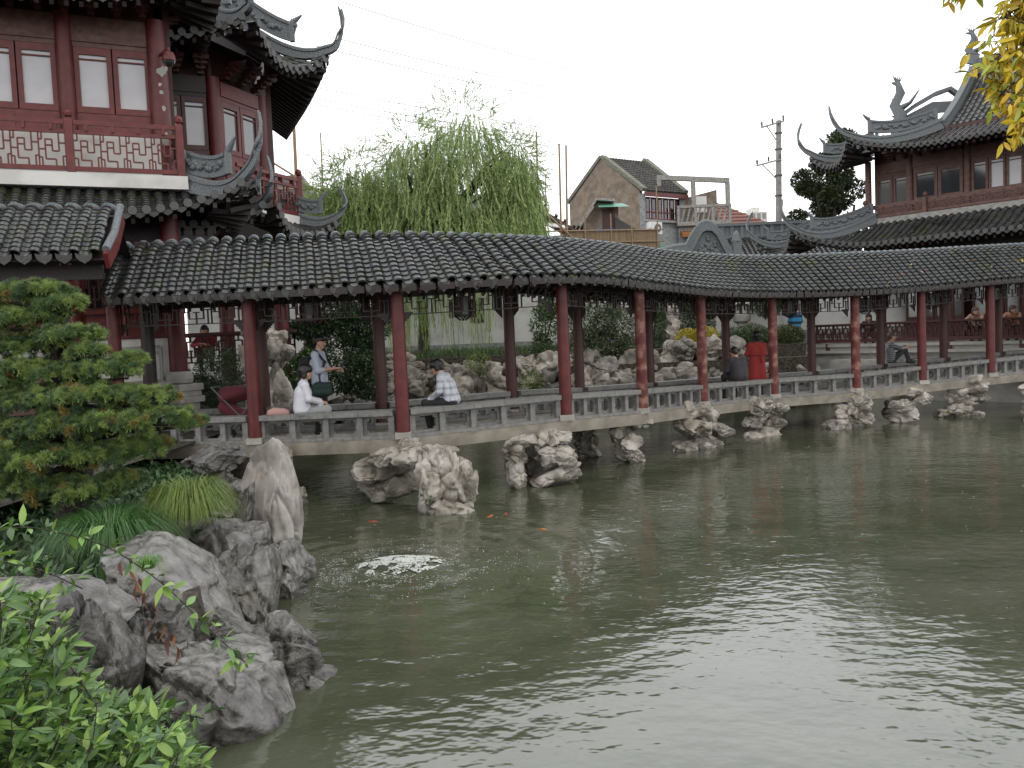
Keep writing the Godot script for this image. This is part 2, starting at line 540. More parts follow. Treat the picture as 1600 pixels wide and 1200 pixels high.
	# koi just under the surface, backs awash
	for q in [["bright orange koi swimming nearest to the bubbling water, alone", Vector3(0.29, 0, -10.51), 2.6, .30, lin(.5, .16, .025)], ["orange koi swimming left of a red koi by the rock pier", Vector3(-0.37, 0, -11.45), 0.7, .28, lin(.42, .12, .03)], ["red koi swimming beside an orange koi by the rock pier", Vector3(-0.17, 0, -11.55), 1.2, .24, lin(.36, .06, .025)], ["dull orange koi deep in the water below the bridge beam", Vector3(-2.05, -0.004, -11.4), 2.9, .36, lin(.3, .07, .03)]]:
		var f2 := MB.new()
		var pts := []
		var rr := []
		for s in 13:
			var u := s / 12.0
			pts.append(Vector3((u - .5) * q[3], 0, .02 * sin(u * 5.0)))
			rr.append(q[3] * .14 * maxf(.08, sin(pow(u, .75) * PI)) )
		f2.tube(pts, rr, 8, true)
		f2.tri(Vector3(q[3] * .46, .01, .02), Vector3(q[3] * .66, .012, .07), Vector3(q[3] * .64, .012, -.05))
		f2.tri(Vector3(-.03, q[3] * .12, 0), Vector3(.06, q[3] * .10, 0), Vector3(.01, q[3] * .17, 0))
		for s in [-1, 1]: f2.tri(Vector3(-q[3] * .2, 0, s * q[3] * .1), Vector3(-q[3] * .12, 0, s * q[3] * .22), Vector3(-q[3] * .08, 0, s * q[3] * .1))
		var o := part(self, "koi", f2, flat("koi%d" % int(q[3] * 100), q[4], .3))
		o.position = q[1] + Vector3(0, -q[3] * .1, 0)
		o.rotation.y = q[2]
		tag(o, q[0], "fish", "koi in the pond")

# ---------------------------------------------------------------- covered corridor over the pond
var CN := [Vector2(-6.55, -13.75), Vector2(-4.19, -13.35), Vector2(-1.77, -13.0), Vector2(.87, -14.4), Vector2(2.44, -15.9), Vector2(4.04, -17.7), Vector2(6.08, -19.3), Vector2(8.31, -20.0), Vector2(10.32, -20.8), Vector2(12.34, -21.3), Vector2(14.3, -21.8), Vector2(16.3, -22.2)]
var CF := [Vector2(-6.8, -15.45), Vector2(-4.53, -15.02), Vector2(-2.32, -14.61), Vector2(-.01, -15.86), Vector2(1.42, -17.26), Vector2(3.23, -19.2), Vector2(5.46, -20.89), Vector2(7.91, -21.66), Vector2(10.1, -22.49), Vector2(12.08, -22.98), Vector2(13.9, -23.45), Vector2(15.9, -23.9)]
var CY := [.93, .94, .97, 1.0, .92, .84, .8, .8, .87, .95, 1.02, 1.08]
var CE := [3.36, 3.34, 3.34, 3.44, 3.34, 3.25, 3.21, 3.21, 3.28, 3.39, 3.46, 3.52]
var CR := [4.33, 4.3, 4.23, 4.22, 4.22, 4.18, 4.15, 4.18, 4.25, 4.32, 4.38, 4.42]

func cat(a: Array, u: float):
	var k := clampi(int(floor(u)), 0, a.size() - 2)
	var f := u - k
	var p0 = a[maxi(k - 1, 0)]
	var p1 = a[k]
	var p2 = a[k + 1]
	var p3 = a[mini(k + 2, a.size() - 1)]
	var m1 = (p2 - p0) * 0.5
	var m2 = (p3 - p1) * 0.5
	var f2 := f * f
	var f3 := f2 * f
	return p1 * (2 * f3 - 3 * f2 + 1) + m1 * (f3 - 2 * f2 + f) + p2 * (-2 * f3 + 3 * f2) + m2 * (f3 - f2)

func v3(p: Vector2, y: float) -> Vector3:
	return Vector3(p.x, y, p.y)

func slope_f(t: float, a := 0.3) -> float:
	return (t * t / (2 * a) if t < a else t - a / 2) / (1 - a / 2)

# one row of overlapping half-round tiles down a path of points; cover = convex, else a trough
func tile_row(mb: MB, path: Array, side: Vector3, n: int, r: float, cover: bool, lift := 0.016, segs := 6, rise := 0.8):
	var m := path.size() - 1
	var jit := rng.randf()
	for k in n:
		var t0 := float(k) / n
		var t1 := float(k + 1) / n
		var a := t0 * m
		var ka := mini(int(a), m - 1)
		var p0: Vector3 = path[ka].lerp(path[ka + 1], a - ka)
		var b := t1 * m
		var kb := mini(int(b), m - 1)
		var p1: Vector3 = path[kb].lerp(path[kb + 1], b - kb)
		var d := (p1 - p0).normalized()
		var up := d.cross(side).normalized()
		var fl := up.y < 0
		if fl: up = -up
		var sh := 0.55 + 0.75 * fposmod(sin((k + jit * 50.0) * 12.9898) * 43758.5, 1.0)
		sh *= 1.0 + 0.7 * nz.get_noise_3dv(p0 * .55)
		var ms := maxf(0.0, nz.get_noise_3dv(p0 * 1.3 + Vector3(40, 0, 0)) - .12)
		mb.col = Color(sh * (1.0 + ms * .6), sh * (1.0 + ms * 1.2), sh * (1.0 - ms * .6))
		var wob := side * (fposmod(sin((k + jit * 90.0) * 78.233) * 437.5, 1.0) - .5) * r * .22
		var q := mb.v.size()
		for e in 4:
			var base := (p0 if e == 0 else p1) + wob
			var l := 0.0 if e == 0 or e == 3 else lift
			for s in segs + 1:
				var an := PI * s / segs
				var x := cos(an)
				var y := sin(an) * rise if cover else -sin(an) * 0.5
				mb.v.append(base + side * (x * r) + up * (y * r + l))
				mb.n.append(d if e > 1 else ((side * x + up * sin(an)) if cover else (up * 0.8 - side * x * 0.6)).normalized())
				mb.c.append(mb.col)
		for e in [0, 2]:
			for s in segs:
				var aa: int = q + e * (segs + 1) + s
				var bb: int = aa + segs + 1
				if fl: mb.i.append_array([aa, aa + 1, bb, aa + 1, bb + 1, bb])
				else: mb.i.append_array([aa, bb, aa + 1, aa + 1, bb, bb + 1])
	mb.col = Color(1, 1, 1)

func drip_shape(w: float, h: float) -> PackedVector2Array:
	return PackedVector2Array([Vector2(-w, 0), Vector2(-w * .93, -h * .45), Vector2(-w * .6, -h * .72), Vector2(-w * .25, -h * .85), Vector2(0, -h), Vector2(w * .25, -h * .85), Vector2(w * .6, -h * .72), Vector2(w * .93, -h * .45), Vector2(w, 0), Vector2(w * .5, -h * .16), Vector2(0, -h * .22), Vector2(-w * .5, -h * .16)])

func drip(parent: Node, p: Vector3, side: Vector3, down: Vector3, w: float, h: float):
	var mb := MB.new()
	var sh := rnd(.7, 1.2)
	mb.col = Color(sh, sh, sh * .97)
	var out := Vector3(down.x, 0, down.z).normalized()
	var up := (Vector3.UP + out * 0.18).normalized()
	mb.prism(drip_shape(w, h), Transform3D(Basis(side, up, side.cross(up)), p), 0.014)
	part(parent, "drip_tile", mb, M.drip)

func fret(mb: MB, o: Vector3, ux: Vector3, h: float, w: float, th: float, dep: float, cell := 0.36):
	# hanging fretwork between two posts: frame and broken-square key pattern
	var nseg := maxi(1, int(round(w / cell)))
	var cw := w / nseg
	var L := []
	L.append([0, 0, w, 0]); L.append([0, h, w, h])
	for k in nseg:
		var x := k * cw
		L.append([x, h * .45, x + cw * .26, h * .45])
		L.append([x + cw * .26, h * .2, x + cw * .26, h * .8])
		L.append([x + cw * .26, h * .2, x + cw * .74, h * .2])
		L.append([x + cw * .74, h * .2, x + cw * .74, h * .8])
		L.append([x + cw * .26, h * .8, x + cw * .74, h * .8])
		L.append([x + cw * .5, h * .8, x + cw * .5, h])
		L.append([x + cw * .74, h * .55, x + cw, h * .55])
		L.append([x + cw * .5, 0, x + cw * .5, h * .45])
		L.append([x + cw * .4, h * .45, x + cw * .6, h * .45])
		L.append([x + cw * .12, h * .45, x + cw * .12, h])
		L.append([x + cw * .88, 0, x + cw * .88, h * .55])
		if k % 2 == 0: L.append([x + cw, 0, x + cw, h])
	L.append([0, 0, 0, h]); L.append([w, 0, w, h])
	for l in L:
		mb.bar(o + ux * l[0] + Vector3.UP * l[1], o + ux * l[2] + Vector3.UP * l[3], th, dep, ux.cross(Vector3.UP) if absf(l[1] - l[3]) > .001 else Vector3.UP.cross(Vector3.UP) + ux.cross(Vector3.UP))

func rail_panel(mb: MB, o: Vector3, ux: Vector3, w: float, h: float, d: float):
	# plate with a notch-cornered opening
	var nn := ux.cross(Vector3.UP)
	var b := Basis(ux, Vector3.UP, nn)
	var bw := w * .1
	var bh := h * .13
	var nt := h * .12
	var f := func(x0, y0, x1, y1, dd := 1.0): mb.box(Transform3D(b, o + ux * (x0 + x1) / 2 + Vector3.UP * (y0 + y1) / 2), Vector3(x1 - x0, y1 - y0, d * dd))
	f.call(0, 0, w, bh); f.call(0, h - bh, w, h); f.call(0, bh, bw, h - bh); f.call(w - bw, bh, w, h - bh)
	for x in [[bw, bw + nt], [w - bw - nt, w - bw]]:
		f.call(x[0], bh, x[1], bh + nt, .9); f.call(x[0], h - bh - nt, x[1], h - bh, .9)

func corridor():
	var t := thing("covered_corridor", "long zigzag covered corridor with grey tiled roof and red columns over the pond", "corridor", v3(CN[2], .9))
	var n := CN.size()
	# deck and edge beams
	for k in n - 1:
		var a := v3(CN[k], CY[k])
		var b := v3(CN[k + 1], CY[k + 1])
		var c := v3(CF[k + 1], CY[k + 1])
		var d := v3(CF[k], CY[k])
		var on: Vector2 = (CN[k] - CF[k]).normalized()
		var on2: Vector2 = (CN[k + 1] - CF[k + 1]).normalized()
		var o1 := Vector3(on.x, 0, on.y) * .2
		var o2 := Vector3(on2.x, 0, on2.y) * .2
		var mb := MB.new()
		var dn := Vector3(0, -.2, 0)
		mb.hexa([a + o1 + dn, b + o2 + dn, c - o2 + dn, d - o1 + dn, a + o1, b + o2, c - o2, d - o1])
		part(t, "deck_beam", mb, M.beam_stone)
		mb = MB.new()
		var e := .75
		var lo := Vector3(0, .003, 0)
		var hi := Vector3(0, .06, 0)
		mb.hexa([a + o1 * e + lo, b + o2 * e + lo, a.lerp(d, .15).lerp(b.lerp(c, .15), 1.0) + lo, a.lerp(d, .15) + lo, a + o1 * e + hi, b + o2 * e + hi, b.lerp(c, .15) + hi, a.lerp(d, .15) + hi])
		mb.hexa([d.lerp(a, .15) + lo, c.lerp(b, .15) + lo, c - o2 * e + lo, d - o1 * e + lo, d.lerp(a, .15) + hi, c.lerp(b, .15) + hi, c - o2 * e + hi, d - o1 * e + hi])
		part(t, "brick_sill", mb, M.brick_grey)
		# railings
		for side in 2:
			var p := (a if side == 0 else d) + hi
			var q := (b if side == 0 else c) + hi
			var on_s := (o1 + o2).normalized() * (-1 if side else 1)
			var ux := (q - p)
			var L := ux.length() - .2
			ux = ux.normalized()
			p += ux * .1
			var np := 4 if k in [1, 6, 7] else 5
			var pw := L / np
			var zb := Basis(ux, Vector3.UP, ux.cross(Vector3.UP))
			var hh := .3
			var rail := MB.new()
			rail.box(Transform3D(zb, p + ux * (L / 2) + Vector3.UP * (hh - .002)), Vector3(L, .012, .2))
			var rr := part(t, "railing", rail, M.brick_grey)
			for z in np:   # cap laid in separate coping bricks with open joints
				rail = MB.new()
				var sh := rnd(.85, 1.12)
				rail.col = Color(sh, sh, sh)
				rail.box(Transform3D(zb, p + ux * (pw * (z + .5)) + Vector3.UP * (hh + .052)), Vector3(pw - .006, .086, .3))
				part(rr, "coping_brick", rail, M.brick_grey)
			for z in np + 1:
				rail = MB.new()
				rail.box(Transform3D(zb, p + ux * clampf(pw * z, .045, L - .045) + Vector3.UP * (hh / 2 - .006)), Vector3(.09, hh - .012, .2))
				part(rr, "railing_post", rail, M.brick_grey)
			for z in np:
				var pm := MB.new()
				var sh2 := rnd(.88, 1.1)
				pm.col = Color(sh2, sh2, sh2)
				rail_panel(pm, p + ux * (pw * z + .047), ux, pw - .094, hh - .004, .06)
				part(rr, "railing_panel", pm, M.brick_grey)
	# columns
	for k in n:
		for side in 2:
			var p: Vector2 = CN[k] if side == 0 else CF[k]
			if side == 0: p += (CN[k] - CF[k]).normalized() * .1
			var y: float = CY[k] + .003
			var top: float = CE[k] + .28
			var mb := MB.new()
			var r := .105
			mb.tube([v3(p, y + .1), v3(p, y + 1.2), v3(p, top)], [r * 1.03, r, r * .95], 16)
			var col := part(t, "column", mb, M.worn_column if (side == 0 and k in [4, 5, 6, 7]) else (M.red_column if side == 0 else M.brown_wood))
			mb = MB.new()
			mb.box(Transform3D(Basis(Vector3.UP, rnd(-.1, .1)), v3(p, y + .05)), Vector3(.25, .1, .25))
			part(col, "plinth", mb, M.stone_pale)
	# beams, fretwork and brackets
	for k in n - 1:
		for side in 2:
			var A: Vector2 = CN[k] if side == 0 else CF[k]
			var B: Vector2 = CN[k + 1] if side == 0 else CF[k + 1]
			var p := v3(A, CE[k] + .17)
			var q := v3(B, CE[k + 1] + .17)
			var mb := MB.new()
			mb.bar(p, q, .12, .2)
			part(t, "beam", mb, M.dark_wood)
			var ux := (q - p)
			var L := ux.length() - .24
			ux = ux.normalized()
			mb = MB.new()
			if side == 0: fret(mb, p + ux * .12 + Vector3(0, -.6, 0), ux, .42, L, .017, .03, .5)
			# end brackets
			for e in [.12, L + .12 - .14]:
				if side == 1: mb = MB.new()
				for s in 5:
					mb.bar(p + ux * (e + .035 * s - (0 if e < 1 else .03)) + Vector3(0, -.56 if side == 0 else -.1, 0), p + ux * (e + .035 * s - (0 if e < 1 else .03)) + Vector3(0, -.74 + .035 * (s if e < 1 else 4 - s), 0), .02, .03, ux)
				if side == 1:
					mb.bar(p + ux * e + Vector3(0, -.1, 0), p + ux * (e + .14) + Vector3(0, -.1, 0), .03, .03)
					part(t, "corner_bracket", mb, M.dark_wood)
			if side == 0: part(t, "fretwork", mb, M.dark_wood)
		var ca := MB.new()
		ca.bar(v3(CN[k], CE[k] + .2), v3(CF[k], CE[k] + .2), .11, .16)
		ca.tube([v3((CN[k] + CF[k]) / 2, CE[k] + .25), v3((CN[k] + CF[k]) / 2, CR[k] - .22)], [.06, .06], 8)
		part(t, "cross_beam", ca, M.dark_wood)
	# roof: boards, then tile rows
	var prof := func(u: float, side: int) -> Array:
		var cn: Vector2 = cat(CN, u)
		var cf: Vector2 = cat(CF, u)
		var on := (cn - cf).normalized()
		var mid := (cn + cf) / 2
		var eave := cn + on * .55 if side == 0 else cf - on * .55
		var ey: float = cat(CE, u) + .03
		var ry: float = cat(CR, u)
		var pts := []
		for s in 11:
			var f := s / 10.0
			var xz: Vector2 = mid.lerp(eave, f)
			pts.append(v3(xz, ry + (ey - ry) * slope_f(f)))
		return pts
	var roof := MB.new()
	var rows := []
	var U0 := .02
	for k in 111:
		var u := U0 + (10.98 - U0) * k / 110.0
		var row := PackedVector3Array()
		var pa: Array = prof.call(u, 0)
		var pb: Array = prof.call(u, 1)
		for s in range(10, -1, -1): row.append(pa[s] + Vector3(0, -.09, 0))
		for s in range(1, 11): row.append(pb[s] + Vector3(0, -.09, 0))
		rows.append(row)
	roof.grid(rows)
	var rf := part(t, "roof", roof, M.dark_wood)
	# eaves boards and rafters
	roof = MB.new()
	for k in 111:
		var u := U0 + (10.9 - U0) * k / 110.0
		var pa: Array = prof.call(u, 0)
		var pb: Array = prof.call(u + .08, 0)
		roof.bar(pa[10] + Vector3(0, -.07, 0), pb[10] + Vector3(0, -.07, 0), .03, .1)
		roof.bar(pa[3] + Vector3(0, -.13, 0), pa[10] + Vector3(0, -.13, 0), .05, .06)
		var pc: Array = prof.call(u, 1)
		roof.bar(pc[3] + Vector3(0, -.13, 0), pc[10] + Vector3(0, -.13, 0), .05, .06)
	part(rf, "rafters", roof, M.dark_wood, "stuff")
	# step along the ridge so that rows stay evenly spaced
	var u := U0
	var idx := 0
	while u < 10.97:
		var pitch := lerpf(.262, .205, smoothstep(2.0, 6.5, u))
		var pa: Array = prof.call(u, 0)
		var here: Vector3 = pa[10]
		var nxt: Array = prof.call(u + .02, 0)
		var side: Vector3 = nxt[7] - pa[7]
		var du := pitch / (side.length() / .02)
		side = (nxt[8] - pa[8]).normalized()
		var dir: Vector3 = (pa[10] - pa[0])
		dir.y = 0
		dir = dir.normalized()
		side = side - dir * side.dot(dir)
		side.y *= .3
		side = side.normalized()
		var mb := MB.new()
		var cov := []
		for p: Vector3 in pa: cov.append(p + Vector3(0, .0, 0))
		tile_row(mb, cov, side, 13, pitch * .31, true, .03)
		var pb: Array = prof.call(u + du / 2, 0)
		var pan := []
		for p: Vector3 in pb: pan.append(p + Vector3(0, .0, 0))
		tile_row(mb, pan, side, 13, pitch * .3, false, .022, 4)
		# rounded end of the row over the ridge
		part(rf, "tile_row", mb, M.tile)
		var cap := MB.new()
		var sh := rnd(.9, 1.3)
		cap.col = Color(sh, sh, sh)
		var back: Array = prof.call(u, 1)
		cap.tube([pa[1] + Vector3(0, .02, 0), pa[0] + Vector3(0, .035, 0), back[1] + Vector3(0, .02, 0), back[3]], [pitch * .33, pitch * .34, pitch * .34, pitch * .3], 10)
		part(rf, "ridge_tile", cap, M.ridge_grey)
		drip(rf, pb[10] + dir * .015 + Vector3(0, .01, 0), side, dir, pitch * .37, pitch * .68)
		u += du
		idx += 1
	# a few yellow leaves that fell on the right end of the roof
	var xl := []
	var cl := []
	for k in 46:
		var uu := rnd(7.0, 10.8)
		var pa: Array = prof.call(uu, 0)
		xl.append(Transform3D(Basis.from_euler(Vector3(rnd(.2, .8), rnd(0, 6), 0)).scaled(Vector3.ONE * rnd(.7, 1.3)), (pa[rng.randi_range(2, 9)] as Vector3) + Vector3(0, .062, .02)))
		cl.append(Color(.5, .36, .05) if rng.randf() < .7 else Color(.35, .13, .04))
	tag(stuff(self, "fallen_leaves", leaf_mesh(.12, .06, 3, .2), xl, cl), "yellow fallen leaves scattered on the right end of the corridor roof", "leaves")
	# far slope, seen only from elsewhere
	roof = MB.new()
	u = U0
	while u < 10.97:
		var pb: Array = prof.call(u, 1)
		var nxt: Array = prof.call(u + .02, 1)
		var side: Vector3 = (nxt[8] - pb[8]).normalized()
		tile_row(roof, pb, side, 12, .075, true, .02, 4)
		u += .24 / (nxt[7].distance_to(pb[7]) / .02)
	part(rf, "rear_tiles", roof, M.tile, "stuff")

# ---------------------------------------------------------------- halls with upturned roofs
# ribbon of rectangular section along points; w, h per point, lifted by off
func sweep(mb: MB, pts: Array, w: Array, h: Array, off := 0.0):
	var rows := []
	for k in pts.size():
		var d: Vector3 = (pts[mini(k + 1, pts.size() - 1)] - pts[maxi(k - 1, 0)]).normalized()
		var s := d.cross(Vector3.UP)
		if s.length() < .05: s = Vector3.RIGHT
		s = s.normalized()
		var u := s.cross(d).normalized()
		var f := float(k) / (pts.size() - 1)
		var ww := lerpf(w[0], w[1], f) / 2
		var hh := lerpf(h[0], h[1], f)
		var o: float = off * (hh / h[0])
		rows.append([pts[k] - s * ww + u * o, pts[k] + s * ww + u * o, pts[k] + s * ww + u * (o + hh), pts[k] - s * ww + u * (o + hh)])
	for k in rows.size() - 1:
		for e in 4:
			var e2 := (e + 1) % 4
			mb.quad(rows[k][e], rows[k][e2], rows[k + 1][e2], rows[k + 1][e])
	var a: Array = rows[0]
	var b: Array = rows[-1]
	mb.quad(a[3], a[2], a[1], a[0])
	mb.quad(b[0], b[1], b[2], b[3])

# o: E0,E1 (eave corners in plan), ye, T0,T1 (plan), yt, l0,l1 lift at the ends, reach of the lift, vc (v where hips stop), pw (profile power), pitch
func roof_pt(o: Dictionary, x: float, v: float) -> Vector3:
	var e0: Vector2 = o.E0
	var ex: Vector2 = (o.E1 - o.E0).normalized()
	var L: float = o.E0.distance_to(o.E1)
	var inw: Vector2 = o.inw
	var l := 0.0
	var out := 0.0
	for s in 2:
		var lift: float = o.l0 if s == 0 else o.l1
		if lift > 0:
			var q := maxf(0.0, 1.0 - (x if s == 0 else L - x) / o.reach)
			l += lift * pow(q, 2.3)
			out += .25 * pow(q, 2.0)
	var p: Vector2 = e0 + ex * x + inw * (o.D * v) - inw * out * (1 - v)
	return v3(p, o.ye + (o.yt - o.ye) * pow(v, o.pw) + l * pow(1 - v, 2.0))

func roof_face(parent: Node, o: Dictionary):
	var ex: Vector2 = (o.E1 - o.E0).normalized()
	var L: float = o.E0.distance_to(o.E1)
	var vc: float = o.get("vc", 1.0)
	var pitch: float = o.get("pitch", .24)
	var nt: int = o.get("nt", 10)
	var seg: int = o.get("seg", 5)
	var n := int(L / pitch)
	var board := MB.new()
	var soff := MB.new()
	var raft := MB.new()
	var rows := []
	var bottom := MB.new()
	for k in n + 1:
		var x := (k + .5) * L / (n + 1)
		var vm := 1.0
		if o.a0 > 0 and x < o.a0: vm = vc * x / o.a0
		if o.a1 > 0 and L - x < o.a1: vm = minf(vm, vc * (L - x) / o.a1)
		vm = maxf(vm, .04)
		var path := []
		for s in 9: path.append(roof_pt(o, x, vm * (1 - s / 8.0)))
		var row := PackedVector3Array()
		for p in path: row.append(p - Vector3(0, .1, 0))
		rows.append(row)
		var side: Vector3 = (roof_pt(o, x + .05, vm * .3) - roof_pt(o, x - .05, vm * .3)).normalized()
		var mb := MB.new()
		tile_row(mb, path, side, maxi(2, int(nt * vm)), pitch * .33, true, .018, seg)
		var path2 := []
		var x2 := minf(x + pitch / 2, L)
		for s in 9: path2.append(roof_pt(o, x2, vm * (1 - s / 8.0)))
		tile_row(mb, path2, side, maxi(2, int(nt * vm)), pitch * .3, false, .012, 3)
		if o.get("tiles", true): part(parent, "tile_row", mb, M.tile)
		var dir := -Vector3(o.inw.x, 0, o.inw.y)
		if o.get("drips", true):
			drip(parent, path2[8] + dir * .015, side, dir, pitch * .42, pitch * .55)
			var cap := MB.new()
			cap.tube([path[8] + Vector3(0, .02, 0), path[8] + dir * .035 + Vector3(0, .02, 0)], [pitch * .34], 8)
			part(parent, "eave_cap", cap, M.drip)
		# rafters below
		var q: Vector3 = path[8]
		raft.bar(q + Vector3(0, -.17, 0) - dir * .03, roof_pt(o, x, minf(vm, .6)) + Vector3(0, -.2, 0), .07, .09)
	board.grid(rows)
	part(parent, "roof_board", board, M.dark_wood)
	part(parent, "rafters", raft, M.dark_wood, "stuff")

func hip_horn(parent: Node, pts: Array, tip: Vector3, s := 1.0):
	# carved hip ridge along pts (top to eave corner) that sweeps out and up into a pointed horn
	var e: Vector3 = pts[-1]
	var d: Vector3 = (pts[-1] - pts[-3]).normalized()
	var all := pts.duplicate()
	var mid := e + d * (tip - e).length() * .5
	for k in range(1, 9):
		var f := k / 8.0
		all.append(e.lerp(mid, f).lerp(mid.lerp(tip, f), f))
	var mb := MB.new()
	sweep(mb, all, [.26 * s, .05 * s], [.16 * s, .035 * s], 0)
	sweep(mb, all, [.18 * s, .035 * s], [.12 * s, .02 * s], .155 * s)
	sweep(mb, all, [.25 * s, .05 * s], [.07 * s, .02 * s], .27 * s)
	var r := part(parent, "hip_ridge", mb, M.ridge_grey)
	mb = MB.new()
	var tops := []
	for k in all.size():
		tops.append(all[k] + Vector3(0, lerpf(.36, .085, float(k) / (all.size() - 1)) * s, 0))
	var rr := []
	for k in all.size(): rr.append(lerpf(.075, .025, float(k) / (all.size() - 1)) * s)
	mb.tube(tops, rr, 6)
	part(r, "ridge_roll", mb, M.ridge_grey)
	# pierced panel standing on the hip
	mb = MB.new()
	var lo := []
	var n := pts.size()
	for k in range(int(n * .12), int(n * .82)): lo.append(pts[k] + Vector3(0, .38 * s, 0))
	if lo.size() > 3:
		sweep(mb, lo, [.1 * s, .1 * s], [.07 * s, .07 * s])
		sweep(mb, lo, [.12 * s, .12 * s], [.07 * s, .07 * s], .36 * s)
		sweep(mb, lo, [.05 * s, .05 * s], [.3 * s, .3 * s], .066 * s)
		for k in [0, lo.size() - 1]: mb.bar(lo[k], lo[k] + Vector3(0, .44 * s, 0), .11 * s, .11 * s, Vector3.RIGHT)
		for k in range(1, lo.size() - 1):
			for q in 3: rock(mb, lo[k].lerp(lo[k - 1], q / 3.0) + Vector3(0, .2 * s + .05 * s * sin(k * 2.0 + q), 0), Vector3(.09, .08, .06) * s, Vector3(q, k, 0), 1, k * 3 + q, .8)
		var fe: Vector3 = lo[-1] + Vector3(0, .44 * s, 0)
		mb.tube([fe, fe + d * .12 * s + Vector3(0, .05, 0) * s, fe + d * .26 * s + Vector3(0, .13, 0) * s], [.07 * s, .055 * s, .02 * s], 6)
		for q in 3: mb.tube([fe + d * .05 * s * q, fe + d * .05 * s * q + Vector3(0, .12, 0) * s], [.025 * s, .008 * s], 4)
		part(r, "ridge_panel", mb, M.ridge_grey)

func hip_pts(o: Dictionary, at_end: int, n := 12) -> Array:
	var L: float = o.E0.distance_to(o.E1)
	var vc: float = o.get("vc", 1.0)
	var pts := []
	for k in n + 1:
		var v := vc * (1 - float(k) / n)
		var x: float = o.a0 * v / vc if at_end == 0 else L - o.a1 * v / vc
		pts.append(roof_pt(o, x, v) + Vector3(0, .04, 0))
	return pts

func face(E0: Vector2, E1: Vector2, inw: Vector2, D: float, ye: float, yt: float, a0: float, a1: float, l0: float, l1: float, extra := {}) -> Dictionary:
	var o := {"E0": E0, "E1": E1, "inw": inw, "D": D, "ye": ye, "yt": yt, "a0": a0, "a1": a1, "l0": l0, "l1": l1, "reach": 2.6, "pw": 1.3}
	o.merge(extra, true)
	return o

# timber bay: posts excluded; boards below, sashes with panes, beam above. ux along, nn outward
func bay(parent: Node, o: Vector3, ux: Vector3, w: float, y0: float, ysill: float, ytop: float, ybeam: float, ns: int, wood: Material, pane: Array, beam: Material):
	var nn := ux.cross(Vector3.UP)
	if nn.dot(Vector3(0, 2.5, 0) - o) < 0: nn = -nn
	var b := Basis(ux, Vector3.UP, nn) if ux.cross(Vector3.UP).dot(nn) > 0 else Basis(-ux, Vector3.UP, nn)
	var bxx := func(mb: MB, x0: float, ya: float, x1: float, yb: float, d: float, z := 0.0): mb.box(Transform3D(b, o + ux * (x0 + x1) / 2 + Vector3(0, (ya + yb) / 2 - o.y, 0) + nn * z), Vector3(x1 - x0, yb - ya, d))
	var mb := MB.new()
	bxx.call(mb, 0, ytop + .14, w, ybeam, .16)
	bxx.call(mb, 0, ytop + .05, w, ytop + .137, .08, .01)
	part(parent, "beam", mb, beam)
	mb = MB.new()
	bxx.call(mb, 0, y0, w, ysill - .06, .06)
	var sw := w / ns
	for k in ns:
		bxx.call(mb, k * sw + sw * .12, y0 + .1, (k + 1) * sw - sw * .12, ysill - .14, .03, .035)
	part(parent, "dado_panel", mb, wood)
	for k in ns:
		var x0 := k * sw + .012
		var x1 := (k + 1) * sw - .012
		mb = MB.new()
		var f := minf(.1, sw * .13)
		bxx.call(mb, x0, ysill - .057, x1, ysill + f * .7, .09)
		bxx.call(mb, x0, ytop - f, x1, ytop + .047, .09)
		bxx.call(mb, x0, ysill + f * .7, x0 + f, ytop - f, .09)
		bxx.call(mb, x1 - f, ysill + f * .7, x1, ytop - f, .09)
		bxx.call(mb, x0 + f, ytop - f - .1, x1 - f, ytop - f - .075, .05, .01)
		var wd := part(parent, "window", mb, wood)
		mb = MB.new()
		bxx.call(mb, x0 + f - .01, ysill + f * .7 - .01, x1 - f + .01, ytop - f + .01, .02, -.01)
		part(wd, "pane", mb, M[pane[k % pane.size()]])

func balustrade(parent: Node, a: Vector3, b: Vector3, h: float, mat: Material, post_end := true, th := .027, white := true):
	var ux := (b - a)
	ux.y = 0
	var L := ux.length()
	ux /= L
	var dy := (b.y - a.y) / L
	var mb := MB.new()
	var up := Vector3.UP
	for y in [.06, h * .78, h - .03]:
		mb.bar(a + up * y, b + up * y, .06, .07 if y > .1 and y < h * .8 else .08)
	var m := part(parent, "balustrade", mb, mat)
	mb = MB.new()
	var n := maxi(1, int(L / .37))
	var cw := L / n
	var y0 := .1
	var y1 := h * .74
	for k in n:
		var x := k * cw
		var f := func(xa: float, ya: float, xb: float, yb: float): mb.bar(a + ux * (x + xa * cw) + up * (lerpf(y0, y1, ya) + dy * x), a + ux * (x + xb * cw) + up * (lerpf(y0, y1, yb) + dy * x), th, th, ux.cross(up))
		for q in [[0, .5, .25, .5], [.25, .2, .25, .8], [.25, .2, .62, .2], [.25, .8, .5, .8], [.5, .8, .5, .45], [.5, .45, .75, .45], [.75, .45, .75, 1.], [.62, .2, .62, 0.], [.75, .7, 1., .7], [0, .25, .12, .25], [.12, .25, .12, .0], [.88, .0, .88, .3], [.88, .3, 1., .3], [0., .8, .12, .8], [.12, .8, .12, 1.], [.5, .62, .25, .62], [1., 0., 1., 1.]]:
			f.call(q[0], q[1], q[2], q[3])
		mb.bar(a + ux * (x + cw * .5) + up * (h * .8 + dy * x), a + ux * (x + cw * .5) + up * (h - .06 + dy * x), .12, .05, ux)
	part(m, "fretwork", mb, mat)
	return m

